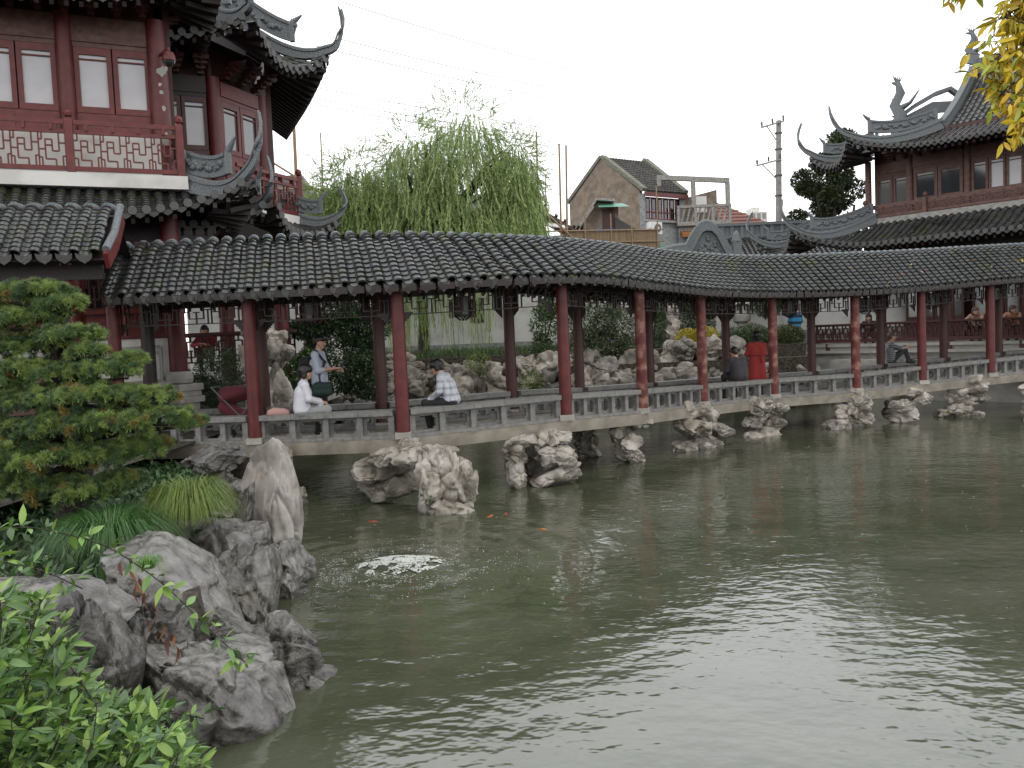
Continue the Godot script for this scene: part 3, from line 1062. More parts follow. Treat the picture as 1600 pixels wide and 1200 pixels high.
func newel(parent: Node, p: Vector3, h: float, mat: Material, w := .13):
	var mb := MB.new()
	mb.box(Transform3D(Basis(Vector3.UP, .4), p + Vector3(0, h / 2, 0)), Vector3(w, h, w))
	mb.lathe(p + Vector3(0, h, 0), [Vector2(w * .3, 0), Vector2(w * .3, .03), Vector2(w * .55, .06), Vector2(w * .62, .11), Vector2(w * .5, .16), Vector2(w * .2, .19), Vector2(0, .2)], 10)
	part(parent, "newel_post", mb, mat)

func pillar(parent: Node, p: Vector2, y0: float, y1: float, r: float, mat: Material) -> MeshInstance3D:
	var mb := MB.new()
	mb.tube([v3(p, y0), v3(p, (y0 + y1) / 2), v3(p, y1)], [r, r, r * .96], 18)
	return part(parent, "pillar", mb, mat)

func brackets(parent: Node, a: Vector3, b: Vector3, out: Vector3):
	# carved bracket clusters under an eave
	var mb := MB.new()
	var L := a.distance_to(b)
	var n := int(L / .42)
	for k in n:
		var p := a.lerp(b, (k + .5) / n)
		for q in 4:
			mb.box(Transform3D(Basis(Vector3.UP, atan2(out.x, out.z)), p + out * (.1 + .13 * q) + Vector3(0, .07 * q - .3, 0)), Vector3(.12 + .07 * q, .09, .22))
			mb.tube([p + out * (.15 + .13 * q) + Vector3(0, .05 + .07 * q - .3, 0), p + out * (.28 + .13 * q) + Vector3(0, .02 + .07 * q - .3, 0), p + out * (.36 + .13 * q) + Vector3(0, .08 + .07 * q - .3, 0)], [.045, .04, .015], 5)
	part(parent, "bracket", mb, M.brown_wood, "stuff")

func left_hall():
	var d := Vector2(.917, -.400)
	var nf := Vector2(.400, .917)
	var d3 := v3(d, 0)
	var t := thing("two_storey_hall", "two storey red timber hall with grey upturned eaves at upper left", "hall", Vector3(-7.5, 1.2, -18))
	var R := Vector2(-8.898, -14.8)
	var W := R - nf * .8
	var can := Vector2(.366, -.931)
	var nc2 := Vector2(.931, .366)
	var P1 := W + d * 2.71
	var P2 := Vector2(-6.36, -18.64)
	var P3 := P2 + can * 1.62
	# upper storey, front wing
	var wall := MB.new()
	for q in [[W - d * 4, P1 - nf * .12, 5.6, 9.4], [P2 - d * 3.5, P2, 5.6, 9.4], [P2, P3, 5.6, 9.4], [P3, P3 - nf * 5, 5.6, 9.4], [P1 - nf * .1, P1 - nf * 3.2, 5.6, 9.4]]:
		var a: Vector2 = q[0]
		var b: Vector2 = q[1]
		var nn := Vector2((b - a).y, -(b - a).x).normalized()
		if nn.dot(-a) > 0: nn = -nn
		wall.bar(v3(a + nn * .2, 7.5), v3(b + nn * .2, 7.5), .12, 3.8)
	part(t, "wall", wall, M.brown_wood)
	for s in [-2.15, -.53, 1.09]:
		bay(t, v3(W + d * (s + .14), 7.2), d3, 1.34, 5.9, 7.17, 8.3, 8.92, 2, M.red_paint, ["blind"], M.mauve_wood)
	for s in [-2.15, -.53, 1.09]: pillar(t, W + d * s + nf * .05, 5.8, 8.95, .15, M.red_column)
	var pl := pillar(t, P1 + nf * .05, 5.8, 8.95, .19, M.red_column)
	# flaked paint on the corner pillar
	var fl := MB.new()
	for q in [[.3, 8.0, .06], [.1, 7.95, .09], [.75, 8.05, .05], [.2, 7.25, .05], [.05, 7.55, .04], [-.05, 7.7, .035], [.55, 7.95, .04], [.1, 6.6, .09], [.28, 6.72, .05]]:
		var pts := PackedVector2Array()
		for k in 9:
			var a := TAU * k / 9
			pts.append(Vector2(cos(a), sin(a) * 1.25) * q[2] * rnd(.55, 1.1))
		var an: float = q[0] + .55
		var o := Vector3(sin(an), 0, cos(an))
		fl.prism(pts, Transform3D(Basis(o.cross(Vector3.DOWN).normalized(), Vector3.UP, o), v3(P1 + nf * .05, q[1]) + o * .183), .014)
	part(pl, "bare_patch", fl, M.stone_pale)
	# rear wing and its canted face
	bay(t, v3(P2 - d * 1.75, 7.2), d3, 1.6, 5.9, 6.95, 8.0, 8.5, 3, M.brown_wood, ["blind"], M.dark_wood)
	bay(t, v3(P2 + can * .16, 7.2), v3(can, 0), 1.3, 5.9, 6.95, 8.0, 8.45, 2, M.red_paint, ["mid_glass"], M.red_paint)
	pillar(t, P2, 5.8, 8.5, .15, M.red_column)
	pillar(t, P3, 5.8, 8.5, .14, M.red_column)
	# gallery floor edge and railing
	var sl := MB.new()
	var rc := R + d * 3.0
	sl.hexa([v3(R - d * 6, 5.58), v3(rc + d * .1, 5.58), v3(rc + d * .1 - nf * 2.6, 5.58), v3(R - d * 6 - nf * 2.6, 5.58), v3(R - d * 6, 5.83), v3(rc + d * .1, 5.83), v3(rc + d * .1 - nf * 2.6, 5.83), v3(R - d * 6 - nf * 2.6, 5.83)])
	part(t, "floor_edge", sl, M.white_plaster)
	sl = MB.new()
	sl.bar(v3(R - d * 6 - nf * .5, 6.2), v3(P1 - nf * -.2, 6.26), .06, .84)
	part(t, "white_screen", sl, M.white_plaster)
	var bs := -2.6
	for s in [-2.64, -.76, 1.12]:
		var e: float = s + 1.88
		balustrade(t, v3(R + d * (s + .07) - nf * .08, 5.85), v3(R + d * (e - .07) - nf * .08, 5.85), .93, M.red_paint)
		newel(t, v3(R + d * s - nf * .08, 5.84), .96, M.red_paint)
	newel(t, v3(R + d * 3.0 - nf * .08, 5.84), .96, M.red_paint)
	balustrade(t, v3(rc - nf * .15, 5.85), v3(rc - nf * 2.4, 5.85), .93, M.red_paint)
	var c0 := P2 + nc2 * .75 - can * .3
	balustrade(t, v3(c0, 5.6), v3(c0 + can * 2.2, 5.6), .9, M.red_paint)
	newel(t, v3(c0 + can * 2.25, 5.6), .95, M.red_paint)
	sl = MB.new()
	sl.bar(v3(c0 - can * .5 - nc2 * .5, 5.5), v3(c0 + can * 2.4 - nc2 * .5, 5.5), 1.1, .2)
	part(t, "floor_edge", sl, M.white_plaster)
	# security dome on the corner pillar
	var dm := thing("dome_camera", "red dome security camera on bracket beside flaking pillar of upper floor", "security camera", Vector3(-6.02, 8.1, -15.75))
	var mb := MB.new()
	mb.lathe(Vector3(-6.3, 7.98, -16.1), [Vector2(.03, .3), Vector2(.04, .24), Vector2(.1, .2), Vector2(.125, .12), Vector2(.13, .05), Vector2(.12, .045)], 14)
	mb.bar(Vector3(-6.3, 8.26, -16.1), Vector3(-6.66, 8.26, -16.5), .04, .04)
	part(dm, "housing", mb, M.red_column)
	mb = MB.new()
	mb.lathe(Vector3(-6.3, 7.98, -16.1), [Vector2(.12, .045), Vector2(.11, 0), Vector2(.07, -.045), Vector2(0, -.06)], 14)
	part(dm, "glass_dome", mb, M.dark_glass)
	# upper roofs: front wing, then the canted rear wing
	var C1 := P1 + Vector2(.93, .37) * 1.45
	var f1 := face(C1 - d * 9, C1, -nf, 3.2, 8.95, 11.2, 0, 3.2, 0, .62)
	var s1 := face(C1, C1 - nf * 3.0, -d, 3.2, 8.95, 11.2, 3.2, 0, .62, 0)
	var rf := part(t, "upper_roof", MB.new(), M.tile) if false else Node3D.new()
	rf.name = "upper_roof"
	t.add_child(rf); rf.set_meta("o", base_of(t))
	roof_face(rf, f1); roof_face(rf, s1)
	hip_horn(rf, hip_pts(f1, 1), v3(C1 + Vector2(.93, .37) * .7, 10.75))
	var C2 := P2 + Vector2(.72, .69) * 1.6
	var C3 := P3 + Vector2(1, -.02) * 1.45
	var f2 := face(C2 - d * 3.0, C2, -nf, 2.6, 8.75, 10.9, 0, 1.1, 0, .55)
	var f3 := face(C2, C3, -nc2, 2.6, 8.75, 10.9, 1.1, 1.1, .55, .6, {"reach": 1.5})
	var f4 := face(C3, C3 - nf * 5, -d, 2.6, 8.75, 10.9, 1.1, 0, .6, 0)
	for f in [f2, f3, f4]: roof_face(rf, f)
	hip_horn(rf, hip_pts(f2, 1), v3(C2 + Vector2(.72, .69) * .35, 10.15))
	hip_horn(rf, hip_pts(f3, 1), v3(C3 + Vector2(1, .0) * .55, 10.45))
	# lower roofs
	var lr := Node3D.new()
	lr.name = "lower_roof"
	t.add_child(lr); lr.set_meta("o", base_of(t))
	var A := Vector2(-4.9, -15.88)
	var g1 := face(A - d * 8, A, -nf, .95, 5.03, 5.62, 0, 1.15, 0, .6, {"reach": 2.4, "pw": 1.15})
	var g2 := face(A, A - nf * 2.2, -d, 1.15, 5.03, 5.62, .95, 0, .6, 0, {"reach": 2.0})
	roof_face(lr, g1); roof_face(lr, g2)
	hip_horn(lr, hip_pts(g1, 1), v3(A + Vector2(.93, .37) * .38, 6.85), .95)
	var B := P2 + Vector2(.72, .69) * 2.0
	var C := P3 + Vector2(1, -.02) * 1.5
	var g3 := face(B - d * 2.0, B, -nf, 1.2, 5.0, 5.65, 0, .5, 0, .45, {"reach": 1.4})
	var g4 := face(B, C, -nc2, 1.2, 5.0, 5.65, .5, .5, .45, .45, {"reach": 1.4})
	var g5 := face(C, C - nf * 5, -d, 1.2, 5.0, 5.65, .5, 0, .45, 0, {"reach": 1.4})
	for f in [g3, g4, g5]: roof_face(lr, f)
	hip_horn(lr, hip_pts(g3, 1), v3(B + Vector2(.72, .69) * .12, 6.35), .8)
	hip_horn(lr, hip_pts(g4, 1), v3(C + Vector2(1, 0) * .25, 6.25), .8)
	# soffits, brackets
	brackets(t, v3(W - d * 3.5 + nf * .1, 9.28), v3(P1 + nf * .1, 9.28), v3(nf, 0))
	brackets(t, v3(P1, 9.28), v3(P1 - nf * 2.0, 9.28), d3)
	brackets(t, v3(P2 - d * 2.0, 8.86), v3(P2, 8.86), v3(nf, 0))
	brackets(t, v3(P2, 8.86), v3(P3, 8.86), v3(nc2, 0))
	brackets(t, v3(W - d * 3.5 + nf * .3, 4.6), v3(P1 + nf * .3, 4.6), v3(nf, 0))
	brackets(t, v3(P1, 4.6), v3(P1 - nf * 2.0, 4.6), d3)
	brackets(t, v3(P2 - d * 2.0, 4.6), v3(P2, 4.6), v3(nf, 0))
	var so := MB.new()
	so.hexa([v3(W - d * 5 + nf * .6, 9.46), v3(P1 + nf * .6, 9.46), v3(P1 - nf * 5, 9.46), v3(W - d * 5 - nf * 5, 9.46), v3(W - d * 5 + nf * .6, 9.5), v3(P1 + nf * .6, 9.5), v3(P1 - nf * 5, 9.5), v3(W - d * 5 - nf * 5, 9.5)])
	part(t, "ceiling_board", so, M.dark_wood)
	so = MB.new()
	so.hexa([v3(P2 - d * 4, 9.2), v3(P2, 9.2), v3(P3, 9.2), v3(P3 - nf * 5, 9.2), v3(P2 - d * 4, 9.24), v3(P2, 9.24), v3(P3, 9.24), v3(P3 - nf * 5, 9.24)])
	so.hexa([v3(W - d * 5, 5.35), v3(P1 + d * .5, 5.35), v3(P1 + d * .5 - nf * 6, 5.35), v3(W - d * 5 - nf * 6, 5.35), v3(W - d * 5, 5.4), v3(P1 + d * .5, 5.4), v3(P1 + d * .5 - nf * 6, 5.4), v3(W - d * 5 - nf * 6, 5.4)])
	so.hexa([v3(P2 - d * 4, 5.3), v3(P2 + d * .6, 5.3), v3(P3 + d * .4, 5.3), v3(P3 - nf * 5, 5.3), v3(P2 - d * 4, 5.34), v3(P2 + d * .6, 5.34), v3(P3 + d * .4, 5.34), v3(P3 - nf * 5, 5.34)])
	part(t, "ceiling_board", so, M.dark_wood)
	# ground floor: corner pillar on a stone drum, framed stone dado, red lattice wall, porch behind
	var G := Vector2(-6.5, -16.1)
	for s in [0., -1.75, -3.5]:
		var p: Vector2 = G + d * s
		pillar(t, p, 2.08, 5.4, .175, M.red_column)
		mb = MB.new()
		mb.lathe(v3(p, 1.85), [Vector2(.2, .24), Vector2(.255, .18), Vector2(.27, .1), Vector2(.25, .02), Vector2(.2, 0)], 20)
		mb.box(Transform3D(Basis(Vector3.UP, -.41), v3(p, 1.78)), Vector3(.62, .13, .62))
		mb.box(Transform3D(Basis(Vector3.UP, -.41), v3(p, 1.66)), Vector3(.56, .1, .56))
		mb.box(Transform3D(Basis(Vector3.UP, -.41), v3(p, 1.54)), Vector3(.64, .12, .64))
		mb.box(Transform3D(Basis(Vector3.UP, -.41), v3(p, 1.2)), Vector3(.5, .55, .5))
		part(t, "pedestal", mb, M.stone_pale)
	for s in [-1.75, -3.5]:
		var o: Vector2 = G + d * s
		mb = MB.new()
		mb.bar(v3(o + d * .15, 2.25), v3(o + d * 1.6, 2.25), .12, 1.0)
		part(t, "stone_dado", mb, M.white_plaster)
		mb = MB.new()
		for q in [[.3, 1.9, 1.45, 1.94], [.3, 2.56, 1.45, 2.6]]: mb.bar(v3(o + d * q[0] + nf * .08, q[1]), v3(o + d * q[2] + nf * .08, q[3]), .05, .05)
		for q in [.3, 1.45]: mb.bar(v3(o + d * q + nf * .08, 1.93), v3(o + d * q + nf * .08, 2.58), .05, .05, Vector3.RIGHT)
		for k in 5: mb.bar(v3(o + d * (.45 + .2 * k) + nf * .07, 2.48), v3(o + d * (.58 + .2 * k) + nf * .07, 2.48), .03, .05)
		part(t, "dado_frame", mb, M.stone_pale)
		mb = MB.new()
		mb.bar(v3(o + d * .15 - nf * .03, 3.0), v3(o + d * 1.6 - nf * .03, 3.0), .06, .5)
		mb.bar(v3(o + d * .15, 2.79), v3(o + d * 1.6, 2.79), .16, .06)
		for q in [.15, .85, 1.6]: mb.bar(v3(o + d * q, 2.8), v3(o + d * q, 4.6), .09, .09, Vector3.RIGHT)
		mb.bar(v3(o + d * .15, 3.28), v3(o + d * 1.6, 3.28), .1, .08)
		part(t, "red_partition", mb, M.red_paint)
		mb = MB.new()
		fret(mb, v3(o + d * .2 - nf * .02, 3.34), d3, .9, 1.36, .028, .03, .34)
		part(t, "lattice", mb, M.brown_wood)
		mb = MB.new()
		mb.bar(v3(o + d * .1 - nf * .4, 3.6), v3(o + d * 1.7 - nf * .4, 3.6), .04, 3.6)
		part(t, "inner_wall", mb, M.dark_wood)
	for p in [Vector2(-6.6, -19.3), Vector2(-5.3, -19.2), Vector2(-5.05, -20.9)]: pillar(t, p, 1.6, 5.3, .17, M.red_column)
	mb = MB.new()
	mb.bx(-8.5, 1.0, -24, -4.9, 1.75, -18.9)
	part(t, "porch_floor", mb, M.stone_pale)
	mb = MB.new()
	mb.bar(Vector3(-7.6, 2.85, -19.15), Vector3(-4.95, 2.85, -19.15), .12, .07)
	fret(mb, Vector3(-7.6, 2.2, -19.15), Vector3.RIGHT, .6, 2.6, .035, .04, .4)
	part(t, "porch_railing", mb, M.brown_wood)
	mb = MB.new()
	mb.bar(Vector3(-9.5, 3.5, -24.5), Vector3(-5.0, 3.5, -24.5), .2, 4.2)
	part(t, "rear_wall", mb, M.white_plaster)
	# small gallery roof in front at the far left
	t = thing("gallery_roof", "short tiled gallery roof with red bargeboard at the left edge", "gallery", Vector3(-7.5, .9, -12.9))
	var ra := Vector3(-9.9, 4.83, -12.55)
	var rb := Vector3(-6.2, 4.78, -13.35)
	var ea := Vector3(-9.6, 3.98, -11.45)
	var eb := Vector3(-5.95, 3.98, -12.28)
	var nn := 14
	var bd := MB.new()
	bd.quad(ra + Vector3(0, -.1, 0), ea + Vector3(0, -.1, 0), eb + Vector3(0, -.1, 0), rb + Vector3(0, -.1, 0))
	bd.quad(ra + Vector3(0, -.1, 0), rb + Vector3(0, -.1, 0), rb + (rb - eb) * Vector3(1, -1, 1) + Vector3(0, -.1, 0), ra + (ra - ea) * Vector3(1, -1, 1) + Vector3(0, -.1, 0))
	rf = part(t, "roof", bd, M.dark_wood)
	for k in nn:
		var f := (k + .5) / nn
		var path := []
		var path2 := []
		for s in 7:
			var v := s / 6.0
			var q := ra.lerp(rb, f).lerp(ea.lerp(eb, f), v)
			q.y = lerpf(lerpf(ra.y, rb.y, f), lerpf(ea.y, eb.y, f), slope_f(v))
			path.append(q)
			q = ra.lerp(rb, f + .5 / nn).lerp(ea.lerp(eb, f + .5 / nn), v)
			q.y = lerpf(ra.y, ea.y, slope_f(v))
			path2.append(q)
		mb = MB.new()
		var side := (rb - ra).normalized()
		tile_row(mb, path, side, 13, .085, true, .02)
		if k < nn - 1: tile_row(mb, path2, side, 13, .08, false, .014, 4)
		part(rf, "tile_row", mb, M.tile)
		mb = MB.new()
		mb.tube([path[0] + Vector3(0, .03, .05), path[0] + Vector3(0, .03, -.15)], [.09], 10)
		part(rf, "ridge_tile", mb, M.ridge_grey)
		if k < nn - 1: drip(rf, path2[6] + Vector3(0, .01, .02), side, Vector3(0, 0, 1), .115, .16)
	mb = MB.new()
	sweep(mb, [rb + Vector3(.06, -.1, 0), rb.lerp(eb, .5) + Vector3(.06, -.18, 0), eb + Vector3(.06, -.12, .05)], [.06, .06], [.24, .24], -.12)
	part(t, "bargeboard", mb, M.red_paint)
	mb = MB.new()
	mb.tube([rb + Vector3(.05, .06, 0), rb.lerp(eb, .5) + Vector3(.05, -.03, 0), eb + Vector3(.05, .05, .03)], [.06], 8)
	part(t, "verge_tile", mb, M.ridge_grey)
	for p in [Vector2(-6.75, -12.7), Vector2(-9.3, -12.1)]:
		pillar(t, p, .9, 3.9, .085, M.red_column)
	for p in [Vector2(-6.3, -14.4), Vector2(-9.3, -13.6)]:
		pillar(t, p, .9, 4.4, .1, M.dark_wood)
	mb = MB.new()
	mb.bar(Vector3(-9.6, 3.75, -12.0), Vector3(-6.2, 3.75, -12.75), .1, .22)
	part(t, "beam", mb, M.dark_wood)
	mb = MB.new()
	fret(mb, Vector3(-9.3, 3.2, -12.1), Vector3(2.55, 0, -.6).normalized(), .4, 2.6, .025, .03)
	part(t, "fretwork", mb, M.dark_wood)
	mb = MB.new()
	mb.bar(Vector3(-9.3, 1.9, -12.1), Vector3(-6.6, 1.9, -12.73), .06, 1.1)
	part(t, "low_screen", mb, M.brown_wood)

func ornament(parent: Node, p: Vector3, h: float, lean: Vector3):
	# ridge-end finial: a rearing bird-like scroll with crest and plumes
	var mb := MB.new()
	mb.tube([p, p + Vector3(0, .2, 0) * h + lean * .1, p + Vector3(0, .42, 0) * h - lean * .12, p + Vector3(0, .66, 0) * h + lean * .1, p + Vector3(0, .85, 0) * h + lean * .02, p + Vector3(0, .9, 0) * h - lean * .2], [.17 * h, .13 * h, .11 * h, .1 * h, .06 * h, .02 * h], 7)
	for k in 5:
		mb.tube([p + Vector3(0, .84, 0) * h, p + Vector3(0, .98 + .02 * k, 0) * h + lean * (.18 - .09 * k)], [.03 * h, .006 * h], 4)
	for k in 4:
		mb.tube([p + Vector3(0, .15 + .1 * k, 0) * h, p + Vector3(0, .2 + .12 * k, 0) * h - lean * .22], [.05 * h, .01 * h], 4)
	for k in 2:
		mb.tube([p + Vector3(0, .3, 0) * h, p + Vector3(0, .42, 0) * h + lean * .45, p + Vector3(0, .62 + .1 * k, 0) * h + lean * (.75 + .1 * k)], [.09 * h, .04 * h, .006], 5)
	part(parent, "ridge_finial", mb, M.ridge_grey)

func right_hall():
	var d := Vector2(.664, .747)
	var nf := Vector2(-.747, .664)
	var can := Vector2(-.16, -.987)
	var nc2 := Vector2(-.987, .16)
	var d3 := v3(d, 0)
	var t := thing("terrace_hall", "brown timber hall with swept tiled roofs and terrace at upper right", "hall", Vector3(14.5, 1.2, -29))
	var R := Vector2(12.9, -29.1)
	var W := R - nf * .75
	var wall := MB.new()
	for q in [[W - d * .45 - nf * .5, W + d * 9 - nf * .5, 7.3, 3.4], [W - d * .45 - nf * .5, W - d * .3 - nf * 4, 7.3, 3.4], [W + d * .3 - nf * 1.2, W + d * 9 - nf * 1.2, 3.5, 4.6], [W + d * .3 - nf * 1.2, W + d * .3 - nf * 5, 3.5, 4.6]]:
		wall.bar(v3(q[0], q[2]), v3(q[1], q[2]), .12, q[3])
	part(t, "wall", wall, M.brown_wood)
	# upper storey
	var ps := [-.5, .95, 2.8, 5.1, 7.4]
	for k in 4:
		var rec := nf * (-.35 if k == 0 else 0.0)
		var w: float = ps[k + 1] - ps[k] - .24
		bay(t, v3(W + rec + d * (ps[k] + .12), 7), d3, w, 5.95, 6.62, 7.6, 8.1, [2, 2, 4, 4][k], M.mauve_wood, [["mid_glass"], ["dark_glass"], ["dark_glass", "blind", "blind", "dark_glass"], ["dark_glass", "mid_glass"]][k], M.mauve_wood)
	for s in ps: pillar(t, W + d * s + nf * .03, 5.9, 8.2, .11, M.mauve_wood)
	var sl := MB.new()
	sl.hexa([v3(R + nf * .08 - d * .4, 5.86), v3(R + nf * .08 + d * 9, 5.86), v3(R - nf * 1.5 + d * 9, 5.86), v3(R - nf * 1.5 - d * .4, 5.86), v3(R + nf * .08 - d * .4, 6.06), v3(R + nf * .08 + d * 9, 6.06), v3(R - nf * 1.5 + d * 9, 6.06), v3(R - nf * 1.5 - d * .4, 6.06)])
	part(t, "floor_edge", sl, M.concrete)
	var pr := [-.3, 1.75, 5.2, 8.6]
	for k in 3:
		balustrade(t, v3(R + d * (pr[k] + .08), 6.07), v3(R + d * (pr[k + 1] - .08), 6.07), .45, M.mauve_wood, true, .022)
	for s in pr: newel(t, v3(R + d * s, 6.06), .5, M.mauve_wood, .14)
	# upper roof
	var C1 := Vector2(12.05, -28.7)
	var C2 := C1 + can * 2.5
	var big := {"vc": .42, "pw": 1.64, "reach": 3.2, "nt": 22, "pitch": .21, "seg": 4}
	var f1 := face(C1, C1 + d * 9.5, -nf, 5.2, 8.12, 11.35, 2.1, 0, .62, 0, big)
	var f2 := face(C2, C1, -nc2, 5.2, 8.12, 11.35, 1.0, 1.0, .62, .62, {"vc": .42, "pw": 1.64, "reach": 1.3, "nt": 14, "pitch": .21, "seg": 4})
	var rf := Node3D.new()
	rf.name = "upper_roof"
	t.add_child(rf); rf.set_meta("o", base_of(t))
	roof_face(rf, f1); 
	var f2b := f2.duplicate(); f2b.a0 = 1.0; f2b.merge({"D": 2.18, "vc": 1.0, "yt": 8.12 + 3.23 * pow(.42, 1.64)}, true)
	roof_face(rf, f2b)
	var ob := C1 - C2
	hip_horn(rf, hip_pts(f1, 0, 14), v3(C1 - (d - nf * .6).normalized() * .75, 9.9), .95)
	hip_horn(rf, hip_pts(f2b, 0, 10), v3(C2 + (can + nc2 * .6).normalized() * .5, 10.0), .85)
	# steep verge ridge up to the main ridge, gable face behind it
	var vp := []
	for k in 13: vp.append(roof_pt(f1, 2.1, lerpf(.42, 1.0, k / 12.0)) + Vector3(0, .04, 0))
	var mb := MB.new()
	sweep(mb, vp, [.24, .24], [.12, .12], 0)
	sweep(mb, vp, [.14, .14], [.12, .12], .115)
	sweep(mb, vp, [.22, .22], [.07, .07], .23)
	part(rf, "verge_ridge", mb, M.ridge_grey)
	mb = MB.new()
	var mr: Vector3 = vp[-1]
	sweep(mb, [mr, mr + d3 * 4, mr + d3 * 8], [.3, .3], [.55, .55], -.1)
	part(rf, "main_ridge", mb, M.ridge_grey)
	ornament(rf, mr + Vector3(-.1, .3, 0), 1.3, d3)
	mb = MB.new()
	mb.quad(vp[0] + d3 * .1, vp[6] + d3 * .1, vp[6] - v3(nf, 0) * 4 + d3 * .1, vp[0] - v3(nf, 0) * 6 + d3 * .1)
	mb.tri(vp[6] + d3 * .1, vp[12] + d3 * .1, vp[6] - v3(nf, 0) * 4 + d3 * .1)
	part(rf, "gable_wall", mb, M.grey_plaster)
	# cross gable with its own finial behind the hip
	mb = MB.new()
	var gq := Vector3(14.9, 10.0, -31.2)
	sweep(mb, [gq, gq + Vector3(.5, .35, .1), gq + Vector3(1.2, .72, .2), gq + Vector3(1.65, .86, .3), gq + Vector3(2.1, .45, .4)], [.3, .3], [.14, .14])
	sweep(mb, [gq + Vector3(.2, -.45, 0), gq + Vector3(1.2, .1, .2), gq + Vector3(2.0, .1, .4)], [.14, .14], [.5, .35])
	mb.bx(14.7, 8.8, -31.6, 16.5, 9.6, -31.0)
	part(rf, "rear_gable", mb, M.ridge_grey)
	ornament(rf, Vector3(14.75, 9.75, -31.1), 1.75, Vector3(.8, 0, .5))
	# lower roof
	var lr := Node3D.new()
	lr.name = "lower_roof"
	t.add_child(lr); lr.set_meta("o", base_of(t))
	var A := Vector2(10.25, -29.25)
	var B := A + can * 2.8
	var g1 := face(A, A + d * 11, -nf, 1.9, 5.03, 5.9, 2.0, 0, .72, 0, {"pitch": .23, "reach": 3.0, "nt": 12})
	var g2 := face(B, A, -nc2, 1.9, 5.03, 5.9, 1.0, 1.0, .72, .72, {"pitch": .23, "reach": 1.4, "nt": 10})
	roof_face(lr, g1); roof_face(lr, g2)
	hip_horn(lr, hip_pts(g1, 0, 14), v3(A - (d - nf * .6).normalized() * .45, 6.85), .9)
	hip_horn(lr, hip_pts(g2, 0, 10), v3(B + (can + nc2 * .6).normalized() * .3, 6.85), .8)
	mb = MB.new()
	mb.bar(v3(R + nf * .6 - d * .3, 4.75), v3(R + nf * .6 + d * 9, 4.75), .12, .4)
	mb.bar(v3(R - d * .3, 5.3), v3(R + d * 9, 5.3), .3, .8)
	part(t, "eaves_beam", mb, M.dark_wood)
	brackets(t, v3(W + d * .2, 8.42), v3(W + d * 9, 8.42), v3(nf, 0))
	brackets(t, v3(R - d * .2 + nf * .7, 4.6), v3(R + d * 8 + nf * .7, 4.6), v3(nf, 0))
	mb = MB.new()
	mb.hexa([v3(W, 8.5), v3(W + d * 9, 8.5), v3(W + d * 9 - nf * 3, 8.5), v3(W - nf * 3, 8.5), v3(W, 8.54), v3(W + d * 9, 8.54), v3(W + d * 9 - nf * 3, 8.54), v3(W - nf * 3, 8.54)])
	part(t, "ceiling_board", mb, M.dark_wood)
	# ground floor behind the terrace
	for k in 4:
		var x := .4 + 2.2 * k
		bay(t, v3(W - nf * .55 + d * (x + .12), 3), d3, 1.96, 1.75, 2.55, 4.2, 4.7, 4, M.brown_wood, ["mid_glass"], M.brown_wood)
		pillar(t, R + nf * .55 + d * (x + .1), 1.72, 5.0, .12, M.brown_wood)
	# terrace platform with moulded ledges
	var T := Vector2(11.15, -28.35)
	var E := Vector2(10.55, -29.3)
	mb = MB.new()
	for q in [[0., .0, 1.45], [-.2, 1.453, 1.54], [-.02, 1.543, 1.66], [-.1, 1.663, 1.76]]:
		var a: Vector2 = E - nf * q[0] - d * (.2 - q[0])
		mb.hexa([v3(a, q[1]), v3(a + d * 12, q[1]), v3(a + d * 12 - nf * 5, q[1]), v3(a - nf * 5, q[1]), v3(a, q[2]), v3(a + d * 12, q[2]), v3(a + d * 12 - nf * 5, q[2]), v3(a - nf * 5, q[2])])
	part(t, "terrace_platform", mb, M.stone_pale)
	mb = MB.new()
	for q in [3.6, 5.6]: mb.bar(v3(E + nf * .012 + d * q, .7), v3(E + nf * .012 + d * (q + 1.3), .7), .03, 1.1)
	part(t, "dark_opening", mb, M.black)
	mb = MB.new()
	for q in [[-.2, -.3, 1.0], [1.3, 3.3, 1.25], [4.0, 8, 1.25]]:
		mb.hexa([v3(E + d * q[0] + nf * .9, .0), v3(E + d * q[1] + nf * .9, .0), v3(E + d * q[1], .0), v3(E + d * q[0], .0), v3(E + d * q[0] + nf * .9, q[2]), v3(E + d * q[1] + nf * .9, q[2]), v3(E + d * q[1], q[2]), v3(E + d * q[0], q[2])])
	part(t, "water_steps", mb, M.stone_pale)
	mb = MB.new()
	var r0 := v3(E + nf * -.12, 1.77)
	var r1 := v3(E + nf * -.12 + d * 9.5, 1.77)
	mb.bar(r0 + Vector3(0, .66, 0) - v3(nf, 0) * -.1, r1 + Vector3(0, .66, 0) + v3(nf, 0) * .1, .12, .05)
	mb.bar(r0 + Vector3(0, .1, 0), r1 + Vector3(0, .1, 0), .08, .12)
	fret(mb, r0 + Vector3(0, .12, 0), d3, .5, 9.4, .035, .05, .3)
	part(t, "terrace_railing", mb, M.brown_wood)
	mb = MB.new()
	for k in 5: mb.box(Transform3D(Basis(Vector3.UP, .73), v3(E + d * (.8 + 2.0 * k) + nf * .02, 1.62)), Vector3(.16, .3, .12))
	part(t, "railing_bracket", mb, M.brown_wood, "stuff")

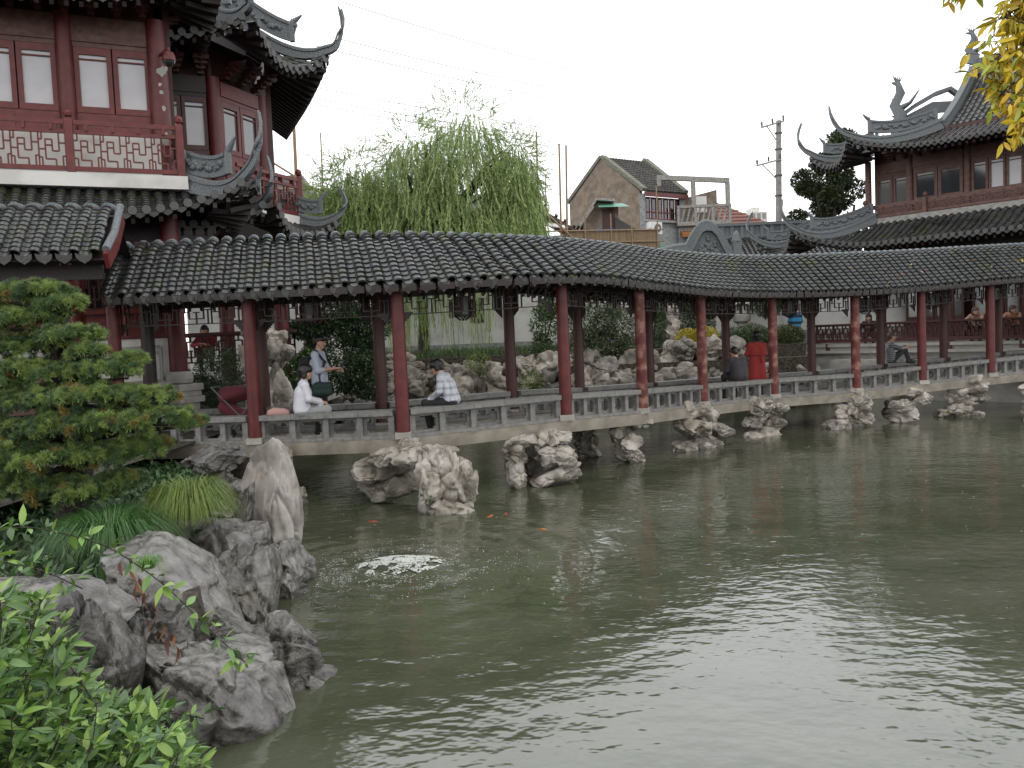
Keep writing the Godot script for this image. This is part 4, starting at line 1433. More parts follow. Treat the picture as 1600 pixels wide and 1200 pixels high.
# ---------------------------------------------------------------- stones
func fore_rocks():
	# label, centre, half size, turn, seed, rough, box, tint, stretch
	var L := [
		["large rough grey boulder at the waterline, lowest of the left bank", Vector3(-2.17, .1, -5.5), Vector3(.6, .46, .56), Vector3(.1, .4, -.18), 3, .8, .35, .95, Vector3.ONE],
		["hollowed grey rock jutting into the pond beside the large boulder", Vector3(-1.85, .06, -6.25), Vector3(.38, .3, .38), Vector3(.2, -.4, -.35), 8, 1.0, .2, .9, Vector3.ONE],
		["low dark wet rock toe at the tip of the left bank", Vector3(-1.62, -.08, -6.15), Vector3(.28, .18, .3), Vector3(0, .3, -.2), 61, .8, .2, .7, Vector3.ONE],
		["smooth purple grey slab sloping down below the grass tufts", Vector3(-2.85, .52, -6.95), Vector3(.62, .2, .5), Vector3(.35, .2, -.55), 12, .5, .75, 1.15, Vector3.ONE],
		["furrowed purple grey rock under the smooth sloping slab", Vector3(-2.82, .36, -6.45), Vector3(.5, .22, .4), Vector3(.5, .35, -.5), 14, .75, .6, 1.0, Vector3(1, 1, 2.5)],
		["brown fluted rock behind the sloping slab at the water", Vector3(-2.5, .22, -7.35), Vector3(.36, .46, .4), Vector3(.1, 1.0, -.2), 17, .8, .3, .9, Vector3(1.6, .5, 1.6)],
		["tall pale standing rock with vertical flutes like a drapery", Vector3(-2.76, .72, -9.05), Vector3(.33, .66, .31), Vector3(0, .3, -.06), 23, .62, .28, 1.2, Vector3(1.3, .3, 1.3), .2],
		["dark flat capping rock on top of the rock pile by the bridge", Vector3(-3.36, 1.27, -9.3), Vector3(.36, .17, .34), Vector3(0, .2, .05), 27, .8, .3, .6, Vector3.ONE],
		["craggy brown rock under the dark capping rock", Vector3(-3.3, .85, -9.1), Vector3(.36, .36, .4), Vector3(.3, .8, .2), 29, 1.1, .3, .8, Vector3.ONE],
		["broken light rock supporting the tall standing rock", Vector3(-2.52, .2, -8.5), Vector3(.3, .34, .34), Vector3(.2, .2, .3), 31, 1.0, .4, 1.1, Vector3.ONE],
		["small cracked rock at the water below the standing rock", Vector3(-2.36, .0, -8.2), Vector3(.2, .22, .24), Vector3(.4, 1.2, 0), 33, .8, .6, 1.0, Vector3.ONE],
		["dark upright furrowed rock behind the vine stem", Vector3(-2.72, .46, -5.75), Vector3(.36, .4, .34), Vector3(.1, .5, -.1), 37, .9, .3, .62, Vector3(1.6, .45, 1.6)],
		["broad dark flat topped rock at the left edge under the shrub", Vector3(-3.1, .82, -5.3), Vector3(.52, .26, .45), Vector3(.2, .1, -.1), 39, .7, .4, .8, Vector3.ONE],
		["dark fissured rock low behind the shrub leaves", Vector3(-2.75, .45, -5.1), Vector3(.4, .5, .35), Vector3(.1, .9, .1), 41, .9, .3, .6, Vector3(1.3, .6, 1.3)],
		["mossy rubble rock between slab and standing rock", Vector3(-3.0, .42, -8.2), Vector3(.45, .36, .5), Vector3(.1, .4, -.2), 43, .9, .4, .95, Vector3.ONE],
		["rough wedge rock right below the sloping slab", Vector3(-2.33, .12, -6.6), Vector3(.26, .2, .26), Vector3(.2, .8, -.4), 47, .8, .5, .85, Vector3.ONE],
		["thin leaning rock plate beside the standing rock", Vector3(-3.0, .72, -8.9), Vector3(.12, .34, .28), Vector3(.1, .3, -.5), 51, .7, .4, .95, Vector3(1.5, .4, 1.5)],
		["grey rock ledge beneath the two grass tufts", Vector3(-3.45, .42, -7.7), Vector3(.7, .24, .6), Vector3(.15, .3, -.1), 53, .8, .4, .9, Vector3.ONE],
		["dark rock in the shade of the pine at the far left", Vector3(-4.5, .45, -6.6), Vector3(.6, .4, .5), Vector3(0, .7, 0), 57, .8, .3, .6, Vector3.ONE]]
	for q in L:
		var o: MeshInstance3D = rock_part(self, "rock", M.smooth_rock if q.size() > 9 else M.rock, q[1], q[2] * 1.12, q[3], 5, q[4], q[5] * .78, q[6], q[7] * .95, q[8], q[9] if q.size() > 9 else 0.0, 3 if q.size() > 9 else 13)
		tag(o, q[0], "rock", "rocks of the left bank")

func rock_pile(t: Node3D, c: Vector3, w: float, h: float, sd: int, n: int, dir: float, pale := 1.0):
	# irregular stones stacked from the pond bed up to the beam
	var r2 := RandomNumberGenerator.new()
	r2.seed = sd
	for k in n:
		var f := float(k) / maxf(1, n - 1)
		var y := lerpf(-.12, h - .12, f)
		var sc := r2.randf_range(.62, 1.05) * (1.0 - .15 * f)
		var x := r2.randf_range(-.5, .5) * w
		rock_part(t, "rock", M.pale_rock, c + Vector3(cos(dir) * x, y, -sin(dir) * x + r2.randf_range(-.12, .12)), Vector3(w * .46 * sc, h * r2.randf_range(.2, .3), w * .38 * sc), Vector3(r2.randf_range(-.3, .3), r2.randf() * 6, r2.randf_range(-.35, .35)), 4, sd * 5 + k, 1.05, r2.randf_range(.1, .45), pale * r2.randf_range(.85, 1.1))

func piers():
	var t := thing("bridge_pier", "largest pale rock pier with green weeds, below the second column", "rock pier", Vector3(-1.5, 0, -12.6), "rock piers under the corridor")
	for q in [[Vector3(-2.0, .22, -12.9), Vector3(.58, .22, .42), Vector3(0, .2, .1), .8, .85], [Vector3(-2.1, .52, -12.85), Vector3(.5, .2, .4), Vector3(0, .5, .12), .7, .8], [Vector3(-2.0, .72, -12.55), Vector3(.25, .14, .22), Vector3(.1, .6, -.1), .8, 1.0], [Vector3(-1.6, .8, -12.5), Vector3(.36, .17, .3), Vector3(.2, .3, .1), 1.2, 1.0], [Vector3(-1.62, .93, -12.45), Vector3(.13, .12, .12), Vector3(0, 0, 0), .8, 1.05], [Vector3(-1.15, .78, -12.3), Vector3(.34, .15, .3), Vector3(.1, .9, -.1), 1.0, 1.05], [Vector3(-.85, .62, -12.35), Vector3(.24, .14, .24), Vector3(.2, .3, -.3), 1.0, 1.0], [Vector3(-1.25, .33, -11.95), Vector3(.26, .44, .26), Vector3(.1, .4, -.12), .9, 1.0], [Vector3(-.98, .42, -12.05), Vector3(.24, .52, .26), Vector3(0, .9, .1), 1.0, 1.08], [Vector3(-.78, .25, -12.2), Vector3(.2, .4, .24), Vector3(0, .2, .05), 1.0, .95], [Vector3(-1.0, .02, -11.85), Vector3(.36, .2, .28), Vector3(0, .2, 0), .7, .85]]:
		rock_part(t, "rock", M.pale_rock, q[0], q[1], q[2], 4, int(q[0].x * -100) % 97 + 3, q[3], .2, q[4])
	weeds(t, Vector3(-1.3, .2, -11.67), .1, 60)
	t = thing("bridge_pier", "pale rock pier split in two stacks, below the third column", "rock pier", Vector3(.4, 0, -13.8), "rock piers under the corridor")
	for q in [[Vector3(.02, .2, -13.55), Vector3(.23, .3, .24), Vector3(0, .3, 0), .7, 1.0], [Vector3(.0, .55, -13.6), Vector3(.24, .18, .24), Vector3(0, .9, .1), 1.0, .95], [Vector3(.15, .75, -13.6), Vector3(.34, .11, .26), Vector3(0, .1, .25), .9, 1.1], [Vector3(.45, .72, -13.7), Vector3(.16, .2, .2), Vector3(0, .2, -.5), 1.0, 1.0], [Vector3(.72, .78, -13.8), Vector3(.24, .17, .26), Vector3(.2, .3, .1), 1.1, 1.08], [Vector3(.76, .48, -13.7), Vector3(.42, .2, .34), Vector3(0, .8, -.1), 1.1, 1.05], [Vector3(.7, .16, -13.7), Vector3(.46, .19, .36), Vector3(0, .2, .12), .8, .92], [Vector3(.25, .35, -14.2), Vector3(.4, .4, .3), Vector3(0, .2, 0), .8, .7]]:
		rock_part(t, "rock", M.pale_rock, q[0], q[1], q[2], 4, int(q[0].y * 100) + 11, q[3], .3, q[4])
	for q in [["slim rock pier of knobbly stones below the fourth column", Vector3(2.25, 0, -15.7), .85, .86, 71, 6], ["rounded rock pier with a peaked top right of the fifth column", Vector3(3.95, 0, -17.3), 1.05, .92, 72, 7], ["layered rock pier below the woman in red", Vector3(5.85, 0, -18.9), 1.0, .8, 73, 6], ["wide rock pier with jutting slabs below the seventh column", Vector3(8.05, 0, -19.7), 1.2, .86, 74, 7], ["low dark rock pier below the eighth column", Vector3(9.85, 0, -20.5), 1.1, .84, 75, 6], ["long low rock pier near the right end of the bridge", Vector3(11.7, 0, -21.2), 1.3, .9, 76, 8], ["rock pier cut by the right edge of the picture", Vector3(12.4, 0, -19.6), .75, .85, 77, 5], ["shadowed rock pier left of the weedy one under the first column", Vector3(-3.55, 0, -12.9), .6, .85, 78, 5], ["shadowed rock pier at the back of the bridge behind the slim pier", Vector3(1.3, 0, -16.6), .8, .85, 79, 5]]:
		t = thing("bridge_pier", q[0], "rock pier", q[1], "rock piers under the corridor")
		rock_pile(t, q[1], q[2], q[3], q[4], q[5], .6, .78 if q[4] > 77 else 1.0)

func tall_stone():
	var t := thing("scholar_stone", "tall pale pitted garden stone behind the first column", "garden stone", Vector3(-5.0, .9, -16.6))
	for q in [[Vector3(-4.8, 1.35, -16.6), Vector3(.34, .7, .34), .1], [Vector3(-5.25, 1.9, -16.75), Vector3(.24, .8, .28), -.1], [Vector3(-4.75, 2.45, -16.6), Vector3(.36, .45, .34), .35], [Vector3(-5.15, 2.75, -16.7), Vector3(.26, .36, .26), -.5], [Vector3(-4.9, .95, -16.5), Vector3(.44, .3, .4), 0.]]:
		rock_part(t, "rock", M.pale_rock, q[0], q[1], Vector3(.1, q[2] * 3, q[2]), 4, int(q[0].y * 50), 1.3, .1, 1.05, Vector3(1.2, .7, 1.2))

func rear_rockery():
	# rock revetment of the far shore
	var t := thing("rockery", "long revetment of weathered pale rocks along the far shore", "rockery", Vector3(1, 0, -25.5))
	var x := -8.5
	var k := 0
	while x < 9.3:
		for row in (2 if x > 7.9 else 3):
			var s := rnd(.55, 1.0)
			var z := -24.6 - row * .55 + .9 * smoothstep(3.0, 10.0, x) * -1.0 + rnd(-.2, .2)
			var y: float = [.3, .85, 1.35][row] + rnd(-.15, .2) + .2 * sin(x * 1.3)
			if x > 4 and row == 2: y += .2
			rock_part(t, "rock", M.pale_rock if (k * 7) % 3 else M.rock, Vector3(x + rnd(-.3, .3), y, z), Vector3(.78 * s, .6 * s, .55 * s), Vector3(rnd(-.3, .3), rnd(0, 6), rnd(-.3, .3)), 3 if row == 0 else 4, 100 + k, 1.1, rnd(.1, .5), rnd(.42, .85))
			k += 1
		x += rnd(.42, .62)
	var b := MB.new()
	b.bx(-9, -.3, -27, 9.3, 1.5, -25.4)
	part(t, "earth_core", b, M.soil)
	# lone upright stones on the far shore
	t = thing("upright_stone", "slender pale stalagmite stone among dark shrubs", "garden stone", Vector3(5.55, 2, -28.3))
	for q in [[Vector3(5.5, 2.4, -28.3), Vector3(.3, .6, .25)], [Vector3(5.6, 3.2, -28.3), Vector3(.22, .6, .2)], [Vector3(5.55, 3.9, -28.3), Vector3(.16, .4, .16)]]:
		rock_part(t, "rock", M.pale_rock, q[0], q[1], Vector3(0, q[0].y, .1), 4, int(q[0].y * 10), 1.2)
	t = thing("stone_lantern", "pale stone garden lantern with a broad cap before the white wall", "stone lantern", Vector3(8.1, 2, -28.8))
	var mb := MB.new()
	mb.lathe(Vector3(8.1, 2.0, -28.8), [Vector2(.22, 0), Vector2(.2, .3), Vector2(.14, .4), Vector2(.16, .6), Vector2(.3, .7)], 8)
	part(t, "shaft", mb, M.stone_pale)
	mb = MB.new()
	mb.lathe(Vector3(8.1, 2.7, -28.8), [Vector2(.3, 0), Vector2(.34, .2), Vector2(.3, .5), Vector2(.18, .62)], 8)
	part(t, "light_box", mb, M.stone_pale)
	mb = MB.new()
	mb.lathe(Vector3(8.1, 3.3, -28.8), [Vector2(.18, -.02), Vector2(.5, -.02), Vector2(.48, .05), Vector2(.2, .22), Vector2(.08, .3), Vector2(0, .36)], 8)
	part(t, "cap", mb, M.stone_pale)
	t = thing("stone_plinth", "short pale block of stacked stones beside the terrace", "stone block", Vector3(9.6, 0, -27.6))
	for k2 in 3:
		for j in 2: rock_part(t, "stone", M.pale_rock, Vector3(9.3 + .5 * j, .3 + .5 * k2, -27.4), Vector3(.33, .3, .3), Vector3(0, k2 + j, 0), 3, 300 + k2 * 2 + j, .5, .9, .95)

# ---------------------------------------------------------------- plants
func leaf_mesh(l: float, w: float, n := 3, curl := .2, fold := .25) -> ArrayMesh:
	# pointed leaf lying along +z, folded along its midrib, tip curling down
	var mb := MB.new()
	var rows := []
	for k in n + 1:
		var f := float(k) / n
		var ww := w * .5 * sin(PI * pow(f, .8)) if k < n else 0.0
		if k == 0: ww = w * .05
		var y := -curl * l * f * f
		rows.append(PackedVector3Array([Vector3(-ww, y + ww * fold, f * l), Vector3(0, y, f * l), Vector3(ww, y + ww * fold, f * l)]))
	mb.grid(rows)
	return mb.mesh(M.leaf)

func spin(dir: Vector3, roll: float) -> Basis:
	var z := dir.normalized()
	var x := Vector3.UP.cross(z)
	if x.length() < .01: x = Vector3.RIGHT
	x = x.normalized()
	return Basis(x, z.cross(x), z) * Basis(Vector3(0, 0, 1), roll)

func pick(cols: Array) -> Color:
	var a: Color = cols[rng.randi() % cols.size()]
	var b: Color = cols[rng.randi() % cols.size()]
	return a.lerp(b, rng.randf()) * rnd(.75, 1.2)

func in_ball() -> Vector3:
	var p := Vector3(rnd(-1, 1), rnd(-1, 1), rnd(-1, 1))
	while p.length() > 1: p = Vector3(rnd(-1, 1), rnd(-1, 1), rnd(-1, 1))
	return p

func weeds(parent: Node, at: Vector3, r: float, n: int):
	var xf := []
	var cs := []
	for k in n:
		var p := in_ball()
		xf.append(Transform3D(spin(Vector3(p.x, absf(p.y) + .3, p.z + .4), rnd(-.5, .5)).scaled(Vector3.ONE * rnd(.6, 1.3)), at + p * r))
		cs.append(pick([lin(.08, .16, .03).srgb_to_linear(), lin(.05, .1, .02).srgb_to_linear()]))
	stuff(parent, "weeds", leaf_mesh(.07, .02, 2), xf, cs)

# bush or crown: leaves through a set of ellipsoid clumps, with a few stems
func crown(parent: Node, clumps: Array, n: int, leaf: Mesh, cols: Array, shell := .55, called := "foliage"):
	var xf := []
	var cs := []
	var tot := 0.0
	for c in clumps: tot += c[1].x * c[1].z
	for c in clumps:
		var m := int(n * c[1].x * c[1].z / tot)
		var base := pick(cols)
		for k in m:
			var p := in_ball()
			if rng.randf() < shell: p = p.normalized() * pow(rng.randf(), .25)
			var w: Vector3 = c[0] + p * c[1]
			if nz.get_noise_3dv(w * 1.7 + Vector3(3, 1, 8)) < -.3: continue
			var d := (p + Vector3(rnd(-.8, .8), rnd(-.5, .9), rnd(-.8, .8)))
			xf.append(Transform3D(spin(d, rnd(-1.2, 1.2)).scaled(Vector3.ONE * rnd(.65, 1.25)), w))
			cs.append(base.lerp(pick(cols), .65))
	return stuff(parent, called, leaf, xf, cs)

func stems(parent: Node, at: Vector3, tops: Array, r: float, mat: Material, called := "trunk"):
	var mb := MB.new()
	for q: Vector3 in tops:
		var m := at.lerp(q, .5) + Vector3(rnd(-.1, .1), .12, rnd(-.1, .1)) * at.distance_to(q)
		var pts := []
		var rr := []
		for k in 7:
			var f := k / 6.0
			pts.append(at.lerp(m, f).lerp(m.lerp(q, f), f))
			rr.append(lerpf(r, r * .2, f))
		mb.tube(pts, rr, 6)
	return part(parent, called, mb, mat)

func bush(label: String, cat_: String, clumps: Array, n: int, l: float, w: float, cols: Array, group := "", called := "shrub"):
	var c: Vector3 = clumps[0][0]
	var foot := Vector3(c.x, c.y - clumps[0][1].y, c.z)
	var t := thing(called, label, cat_, foot, group)
	var tops := []
	for q in clumps: tops.append(q[0] + Vector3(0, q[1].y * .3, 0))
	stems(t, foot, tops, .035, M.bark, "stem")
	crown(t, clumps, n * 3, leaf_mesh(l * 1.1, w * 1.35, 2), cols)
	return t

func G(r: float, g: float, b: float) -> Color:
	return Color(r, g, b)

func willow():
	var base := Vector3(-2.9, 1.9, -27.6)
	var t := thing("willow_tree", "large weeping willow with light green hanging strands behind the corridor", "tree", base)
	var tr := MB.new()
	var top := Vector3(-2.6, 5.6, -27.6)
	tr.tube([base, base + Vector3(.03, 1.2, 0), base + Vector3(-.05, 2.4, 0), top], [.21, .17, .16, .13], 10)
	part(t, "trunk", tr, M.bark)
	var domes := [[Vector3(-1.3, 8.1, -27.6), Vector3(1.5, 2.3, 1.4)], [Vector3(-2.9, 7.5, -27.5), Vector3(1.4, 2.1, 1.3)], [Vector3(-4.7, 6.9, -27.4), Vector3(1.3, 1.8, 1.2)], [Vector3(.3, 7.4, -27.7), Vector3(.9, 1.8, 1.2)], [Vector3(-5.7, 6.3, -27.3), Vector3(.8, 2.0, .8)], [Vector3(-2.1, 6.0, -26.8), Vector3(2.6, 1.6, 1.0)], [Vector3(.5, 6.0, -27.2), Vector3(.8, 1.3, .9)]]
	var tops := []
	var br := MB.new()
	for q in domes:
		for k in 7:
			var p := in_ball()
			p.y = absf(p.y)
			var e: Vector3 = q[0] + p.normalized() * q[1] * .8
			tops.append(e)
			var m := top.lerp(e, .5) + Vector3(rnd(-.3, .3), .5, rnd(-.3, .3))
			var pts := []
			var rr := []
			for s in 8:
				var f := s / 7.0
				pts.append(top.lerp(m, f).lerp(m.lerp(e, f), f))
				rr.append(lerpf(.085, .012, f))
			br.tube(pts, rr, 5)
	part(t, "limbs", br, M.bark)
	# hanging strands
	var cols := [G(.24, .33, .1), G(.32, .42, .14), G(.17, .25, .07), G(.38, .47, .19)]
	for v in 5:
		var mb := MB.new()
		var L := 1.0
		var pts := []
		for s in 7: pts.append(Vector3(.05 * sin(s * .9 + v), -L * s / 6.0, .05 * cos(s * .7 + v * 2)))
		mb.tube(pts, [.004, .002], 3, false)
		var n := 46
		for k in n:
			var f := (k + rng.randf()) / n
			var p: Vector3 = cat(pts, f * 6.0)
			var a := rnd(0, TAU)
			var d := Vector3(cos(a) * .5, -1, sin(a) * .5).normalized()
			var s := d.cross(Vector3(sin(a), 0, -cos(a))).normalized() * .0075
			var l := rnd(.07, .12)
			mb.tri(p - s, p + s, p + d * l)
			mb.tri(p - s * 2 + d * l * .4, p - s, p + d * l * .55)
		var mesh := mb.mesh(M.leaf)
		var xf := []
		var cs := []
		for k in 780:
			var q: Array = domes[rng.randi() % domes.size()]
			var p := in_ball()
			if rng.randf() < .7: p = p.normalized() * rnd(.75, 1.0)
			p.y = absf(p.y) * 1.0 - .15
			var w: Vector3 = q[0] + p * q[1]
			var hl := rnd(.5, 1.5) * (1.0 if rng.randf() < .8 else 1.6)
			hl = minf(hl, w.y - 2.3 - rng.randf() * 2.4)
			if hl < .4: continue
			var lean := Vector3(p.x, 0, p.z) * .32 + Vector3(rnd(-.22, .22), 0, rnd(-.22, .22))
			var up := (Vector3.UP - lean).normalized()
			var bx := up.cross(Vector3(cos(k), 0, sin(k))).normalized()
			xf.append(Transform3D(Basis(bx * rnd(.8, 1.3), up * hl, bx.cross(up).normalized() * rnd(.8, 1.3)), w))
			cs.append(pick(cols))
		# long strands that hang down behind the corridor
		for k in 26:
			var hl := rnd(1.6, 2.9)
			var w := Vector3(rnd(-4.2, -.5), rnd(4.6, 5.4), rnd(-27.2, -26.4))
			hl = minf(hl, w.y - 2.25)
			xf.append(Transform3D(Basis(Vector3.RIGHT, Vector3.UP * hl, Vector3.BACK) * Basis(Vector3.UP, rnd(0, 6)), w))
			cs.append(pick(cols))
		# short shoots that lift off the crown and droop at the tip
		for k in 260:
			var q: Array = domes[rng.randi() % 5]
			var p := in_ball()
			p.y = absf(p.y)
			p = p.normalized()
			var w: Vector3 = q[0] + p * q[1] * rnd(.85, 1.08)
			var up := (Vector3(0, 1, 0) - p * rnd(.6, 2.2) + in_ball() * .5).normalized()
			var bx := up.cross(Vector3(.1, 0, 1)).normalized()
			xf.append(Transform3D(Basis(bx, up * rnd(.35, .8), bx.cross(up).normalized()), w))
			cs.append(pick(cols))
		# wispy sprays that rise above the crown
		for k in 18:
			var q: Array = domes[rng.randi() % 5]
			var p := Vector3(rnd(-.9, .9), rnd(.6, 1.0), rnd(-.5, .5)).normalized()
			var w: Vector3 = q[0] + p * q[1] * rnd(.9, 1.05)
			var up := -(p + Vector3(rnd(-.6, .6), rnd(-.2, .6), 0)).normalized()
			var bx := up.cross(Vector3(0, 0, 1)).normalized()
			xf.append(Transform3D(Basis(bx, up * rnd(.4, .95), bx.cross(up)), w))
			cs.append(pick(cols))
		stuff(t, "foliage", mesh, xf, cs)

func pine():
	var base := Vector3(-4.6, .8, -8.4)
	var t := thing("pine_tree", "dense low pine with layered bright green needle pads at left", "tree", base)
	# pads: centre, half size
	var pads := []
	var c0 := [ [-4.86, 3.12, -8.40, 0.46, 0.14], [-5.41, 3.03, -8.60, 0.40, 0.20], [-4.49, 2.98, -8.30, 0.26, 0.12], [-4.92, 2.84, -8.30, 0.45, 0.14], [-4.36, 2.66, -8.20, 0.35, 0.11], [-5.06, 2.55, -8.40, 0.52, 0.17], [-4.13, 2.51, -8.10, 0.18, 0.06], [-4.71, 2.29, -8.20, 0.57, 0.18], [-3.99, 2.30, -8.10, 0.35, 0.13], [-3.78, 2.41, -8.20, 0.14, 0.06], [-4.86, 1.98, -8.10, 0.57, 0.19], [-4.17, 2.06, -8.00, 0.50, 0.16], [-3.69, 2.03, -8.10, 0.38, 0.13], [-3.45, 1.83, -8.10, 0.31, 0.10], [-3.20, 1.77, -8.10, 0.15, 0.06], [-3.83, 1.80, -7.90, 0.46, 0.15], [-4.39, 1.77, -7.90, 0.49, 0.17], [-4.96, 1.63, -7.90, 0.49, 0.18], [-4.54, 1.48, -7.80, 0.48, 0.16], [-4.09, 1.49, -8.00, 0.44, 0.15], [-3.71, 1.54, -8.20, 0.29, 0.10], [-4.86, 1.23, -7.90, 0.43, 0.17], [-4.37, 1.15, -8.00, 0.44, 0.15], [-4.04, 1.18, -8.30, 0.29, 0.12], [-5.48, 2.17, -8.50, 0.40, 0.26], [-5.48, 1.46, -8.40, 0.39, 0.26] ]
	for q in c0: pads.append([Vector3(q[0], q[1], q[2]), Vector3(q[3], q[4], q[3] * .8)])
	var tr := MB.new()
	tr.tube([base, base + Vector3(.15, .6, 0), base + Vector3(-.1, 1.3, -.05), base + Vector3(.1, 2.2, 0)], [.16, .14, .11, .06], 8)
	part(t, "trunk", tr, M.bark)
	var br := MB.new()
	for q in pads:
		var s := base + Vector3(0, clampf(q[0].y - base.y - .2, .2, 2.1), 0)
		for k in 4:
			var e: Vector3 = q[0] + Vector3(rnd(-.7, .7), -.4, rnd(-.7, .7)) * q[1]
			br.tube([s, s.lerp(e, .5) + Vector3(0, .05, 0), e], [.04, .025, .008], 5)
	part(t, "branches", br, M.bark)
	for v in 3:
		var mb := MB.new()
		for k in 34:
			var d := Vector3(rnd(-1, 1), rnd(.05, 1.3), rnd(-1, 1)).normalized()
			var s := d.cross(Vector3(rnd(-1, 1), rnd(-1, 1), rnd(-1, 1))).normalized() * .0022
			var l := rnd(.035, .052)
			mb.tri(-s, s, d * l)
		mb.tube([Vector3(0, -.06, 0), Vector3(0, .015, 0)], [.004, .003], 4)
		var mesh := mb.mesh(M.needle)
		var xf := []
		var cs := []
		for q in pads:
			# rounded tufts of needles, each a bundle of shoots
			for k in int(88 * q[1].x + 8):
				var p := in_ball()
				p = p.normalized() * rnd(.55, 1.0)
				p.y = absf(p.y) if rng.randf() < .78 else p.y
				var w: Vector3 = q[0] + p * q[1] * Vector3(1.05, .85, 1)
				var up0 := (p * .7 + Vector3(0, .8, .1)).normalized()
				var r := rng.randf()
				var col: Color = G(.21, .29, .075) if r < .42 else (G(.11, .18, .06) if r < .8 else (G(.06, .11, .05) if r < .95 else G(.24, .18, .05)))
				var big := rnd(.8, 1.35)
				for m in 7:
					var d := (up0 + in_ball() * .95).normalized()
					xf.append(Transform3D((Basis(Quaternion(Vector3.UP, d)) * Basis(Vector3.UP, rnd(0, 6))).scaled(Vector3.ONE * big * rnd(.8, 1.15)), w + d * .03 * big + in_ball() * .022))
					cs.append(col * rnd(.75, 1.2))
		stuff(t, "foliage", mesh, xf, cs)

func grass_tuft(label: String, at: Vector3, r: float, h: float, n: int, cols: Array):
	var t := thing("grass_tuft", label, "grass", at, "mounded grass tufts on the bank")
	var mb := MB.new()
	for k in n:
		var a := rnd(0, TAU)
		var o := Vector3(cos(a), 0, sin(a))
		var rr := sqrt(rng.randf())
		var p0 := at + o * rr * r * .35
		var reach := r * rnd(.5, 1.05)
		var hh := h * rnd(.6, 1.1) * (1 - .25 * rr)
		var s := Vector3(-sin(a + rnd(-.5, .5)), 0, cos(a)) * rnd(.0025, .004)
		var col := pick(cols)
		mb.col = col
		var prev := p0
		for q in range(1, 6):
			var f := q / 5.0
			var p := p0 + o * reach * f + Vector3(0, hh * (sin(f * 2.5) * .95) - f * f * h * .35, 0)
			var w := s * (1 - f * .9)
			var w0 := s * (1 - (f - .2) * .9)
			mb.quad(prev - w0, prev + w0, p + w, p - w)
			prev = p
	part(t, "blades", mb, M.leaf, "stuff")

# a leafy stem: returns leaf transforms along a path
func leafy(mb: MB, pts: Array, r: float, step: float, xf: Array, trio := true, from := .08):
	var n := pts.size()
	var dense := []
	for k in (n - 1) * 6 + 1: dense.append(cat(pts, k / 6.0))
	mb.tube(dense, [r, r * .9, r * .8, r * .6, r * .4], 5)
	var L := 0.0
	for k in dense.size() - 1: L += dense[k].distance_to(dense[k + 1])
	var s := from * L
	var side := 1.0
	while s < L:
		var f := s / L * (n - 1)
		var p: Vector3 = cat(pts, f)
		var d: Vector3 = (cat(pts, minf(f + .1, n - 1)) - cat(pts, maxf(f - .1, 0))).normalized()
		var o := d.cross(Vector3.UP).normalized() * side + Vector3(rnd(-.4, .4), rnd(-.2, .7), rnd(-.4, .4))
		o = o.normalized()
		var e := p + o * rnd(.012, .03)
		mb.tube([p, e], [.0012, .001], 3, false)
		for q in (3 if trio else 1):
			var dd: Vector3 = (o + d * (0.9 if q == 0 else 0.2) + o.cross(d).normalized() * (0 if q == 0 else (1.1 if q == 1 else -1.1)) * .7 + Vector3(0, rnd(-.25, .25), 0)).normalized()
			xf.append(Transform3D(spin(dd, rnd(-.9, .9)).scaled(Vector3.ONE * (rnd(.45, 1.15) if rng.randf() < .8 else 1.4)), e))
		side = -side
		s += step * rnd(.6, 1.4)

func put_leaves(t: Node3D, xf: Array, meshes: Array, cols: Array, eye := Vector3(0, 2.5, 0), most := 300):
	# nearest leaves one by one, the rest as one mass
	var order := []
	for k in xf.size(): order.append([xf[k].origin.distance_to(eye), k])
	order.sort()
	var mats := []
	for c in cols:
		var m: StandardMaterial3D = M.leaf.duplicate()
		m.albedo_color = Color(c.r, c.g, c.b).linear_to_srgb()
		mats.append(m)
	var kinds := []
	for m in meshes:
		for mt in mats:
			var a: ArrayMesh = m.duplicate()
			a.surface_set_material(0, mt)
			kinds.append(a)
	var b := base_of(t)
	var rest := []
	var cs := []
	for k in order.size():
		var tf: Transform3D = xf[order[k][1]]
		if k < most:
			tf.origin -= b
			shared(t, "leaf", kinds[rng.randi() % kinds.size()], tf)
		else:
			rest.append(tf)
			cs.append(pick(cols))
	if rest.size(): stuff(t, "leaves", meshes[0], rest, cs)

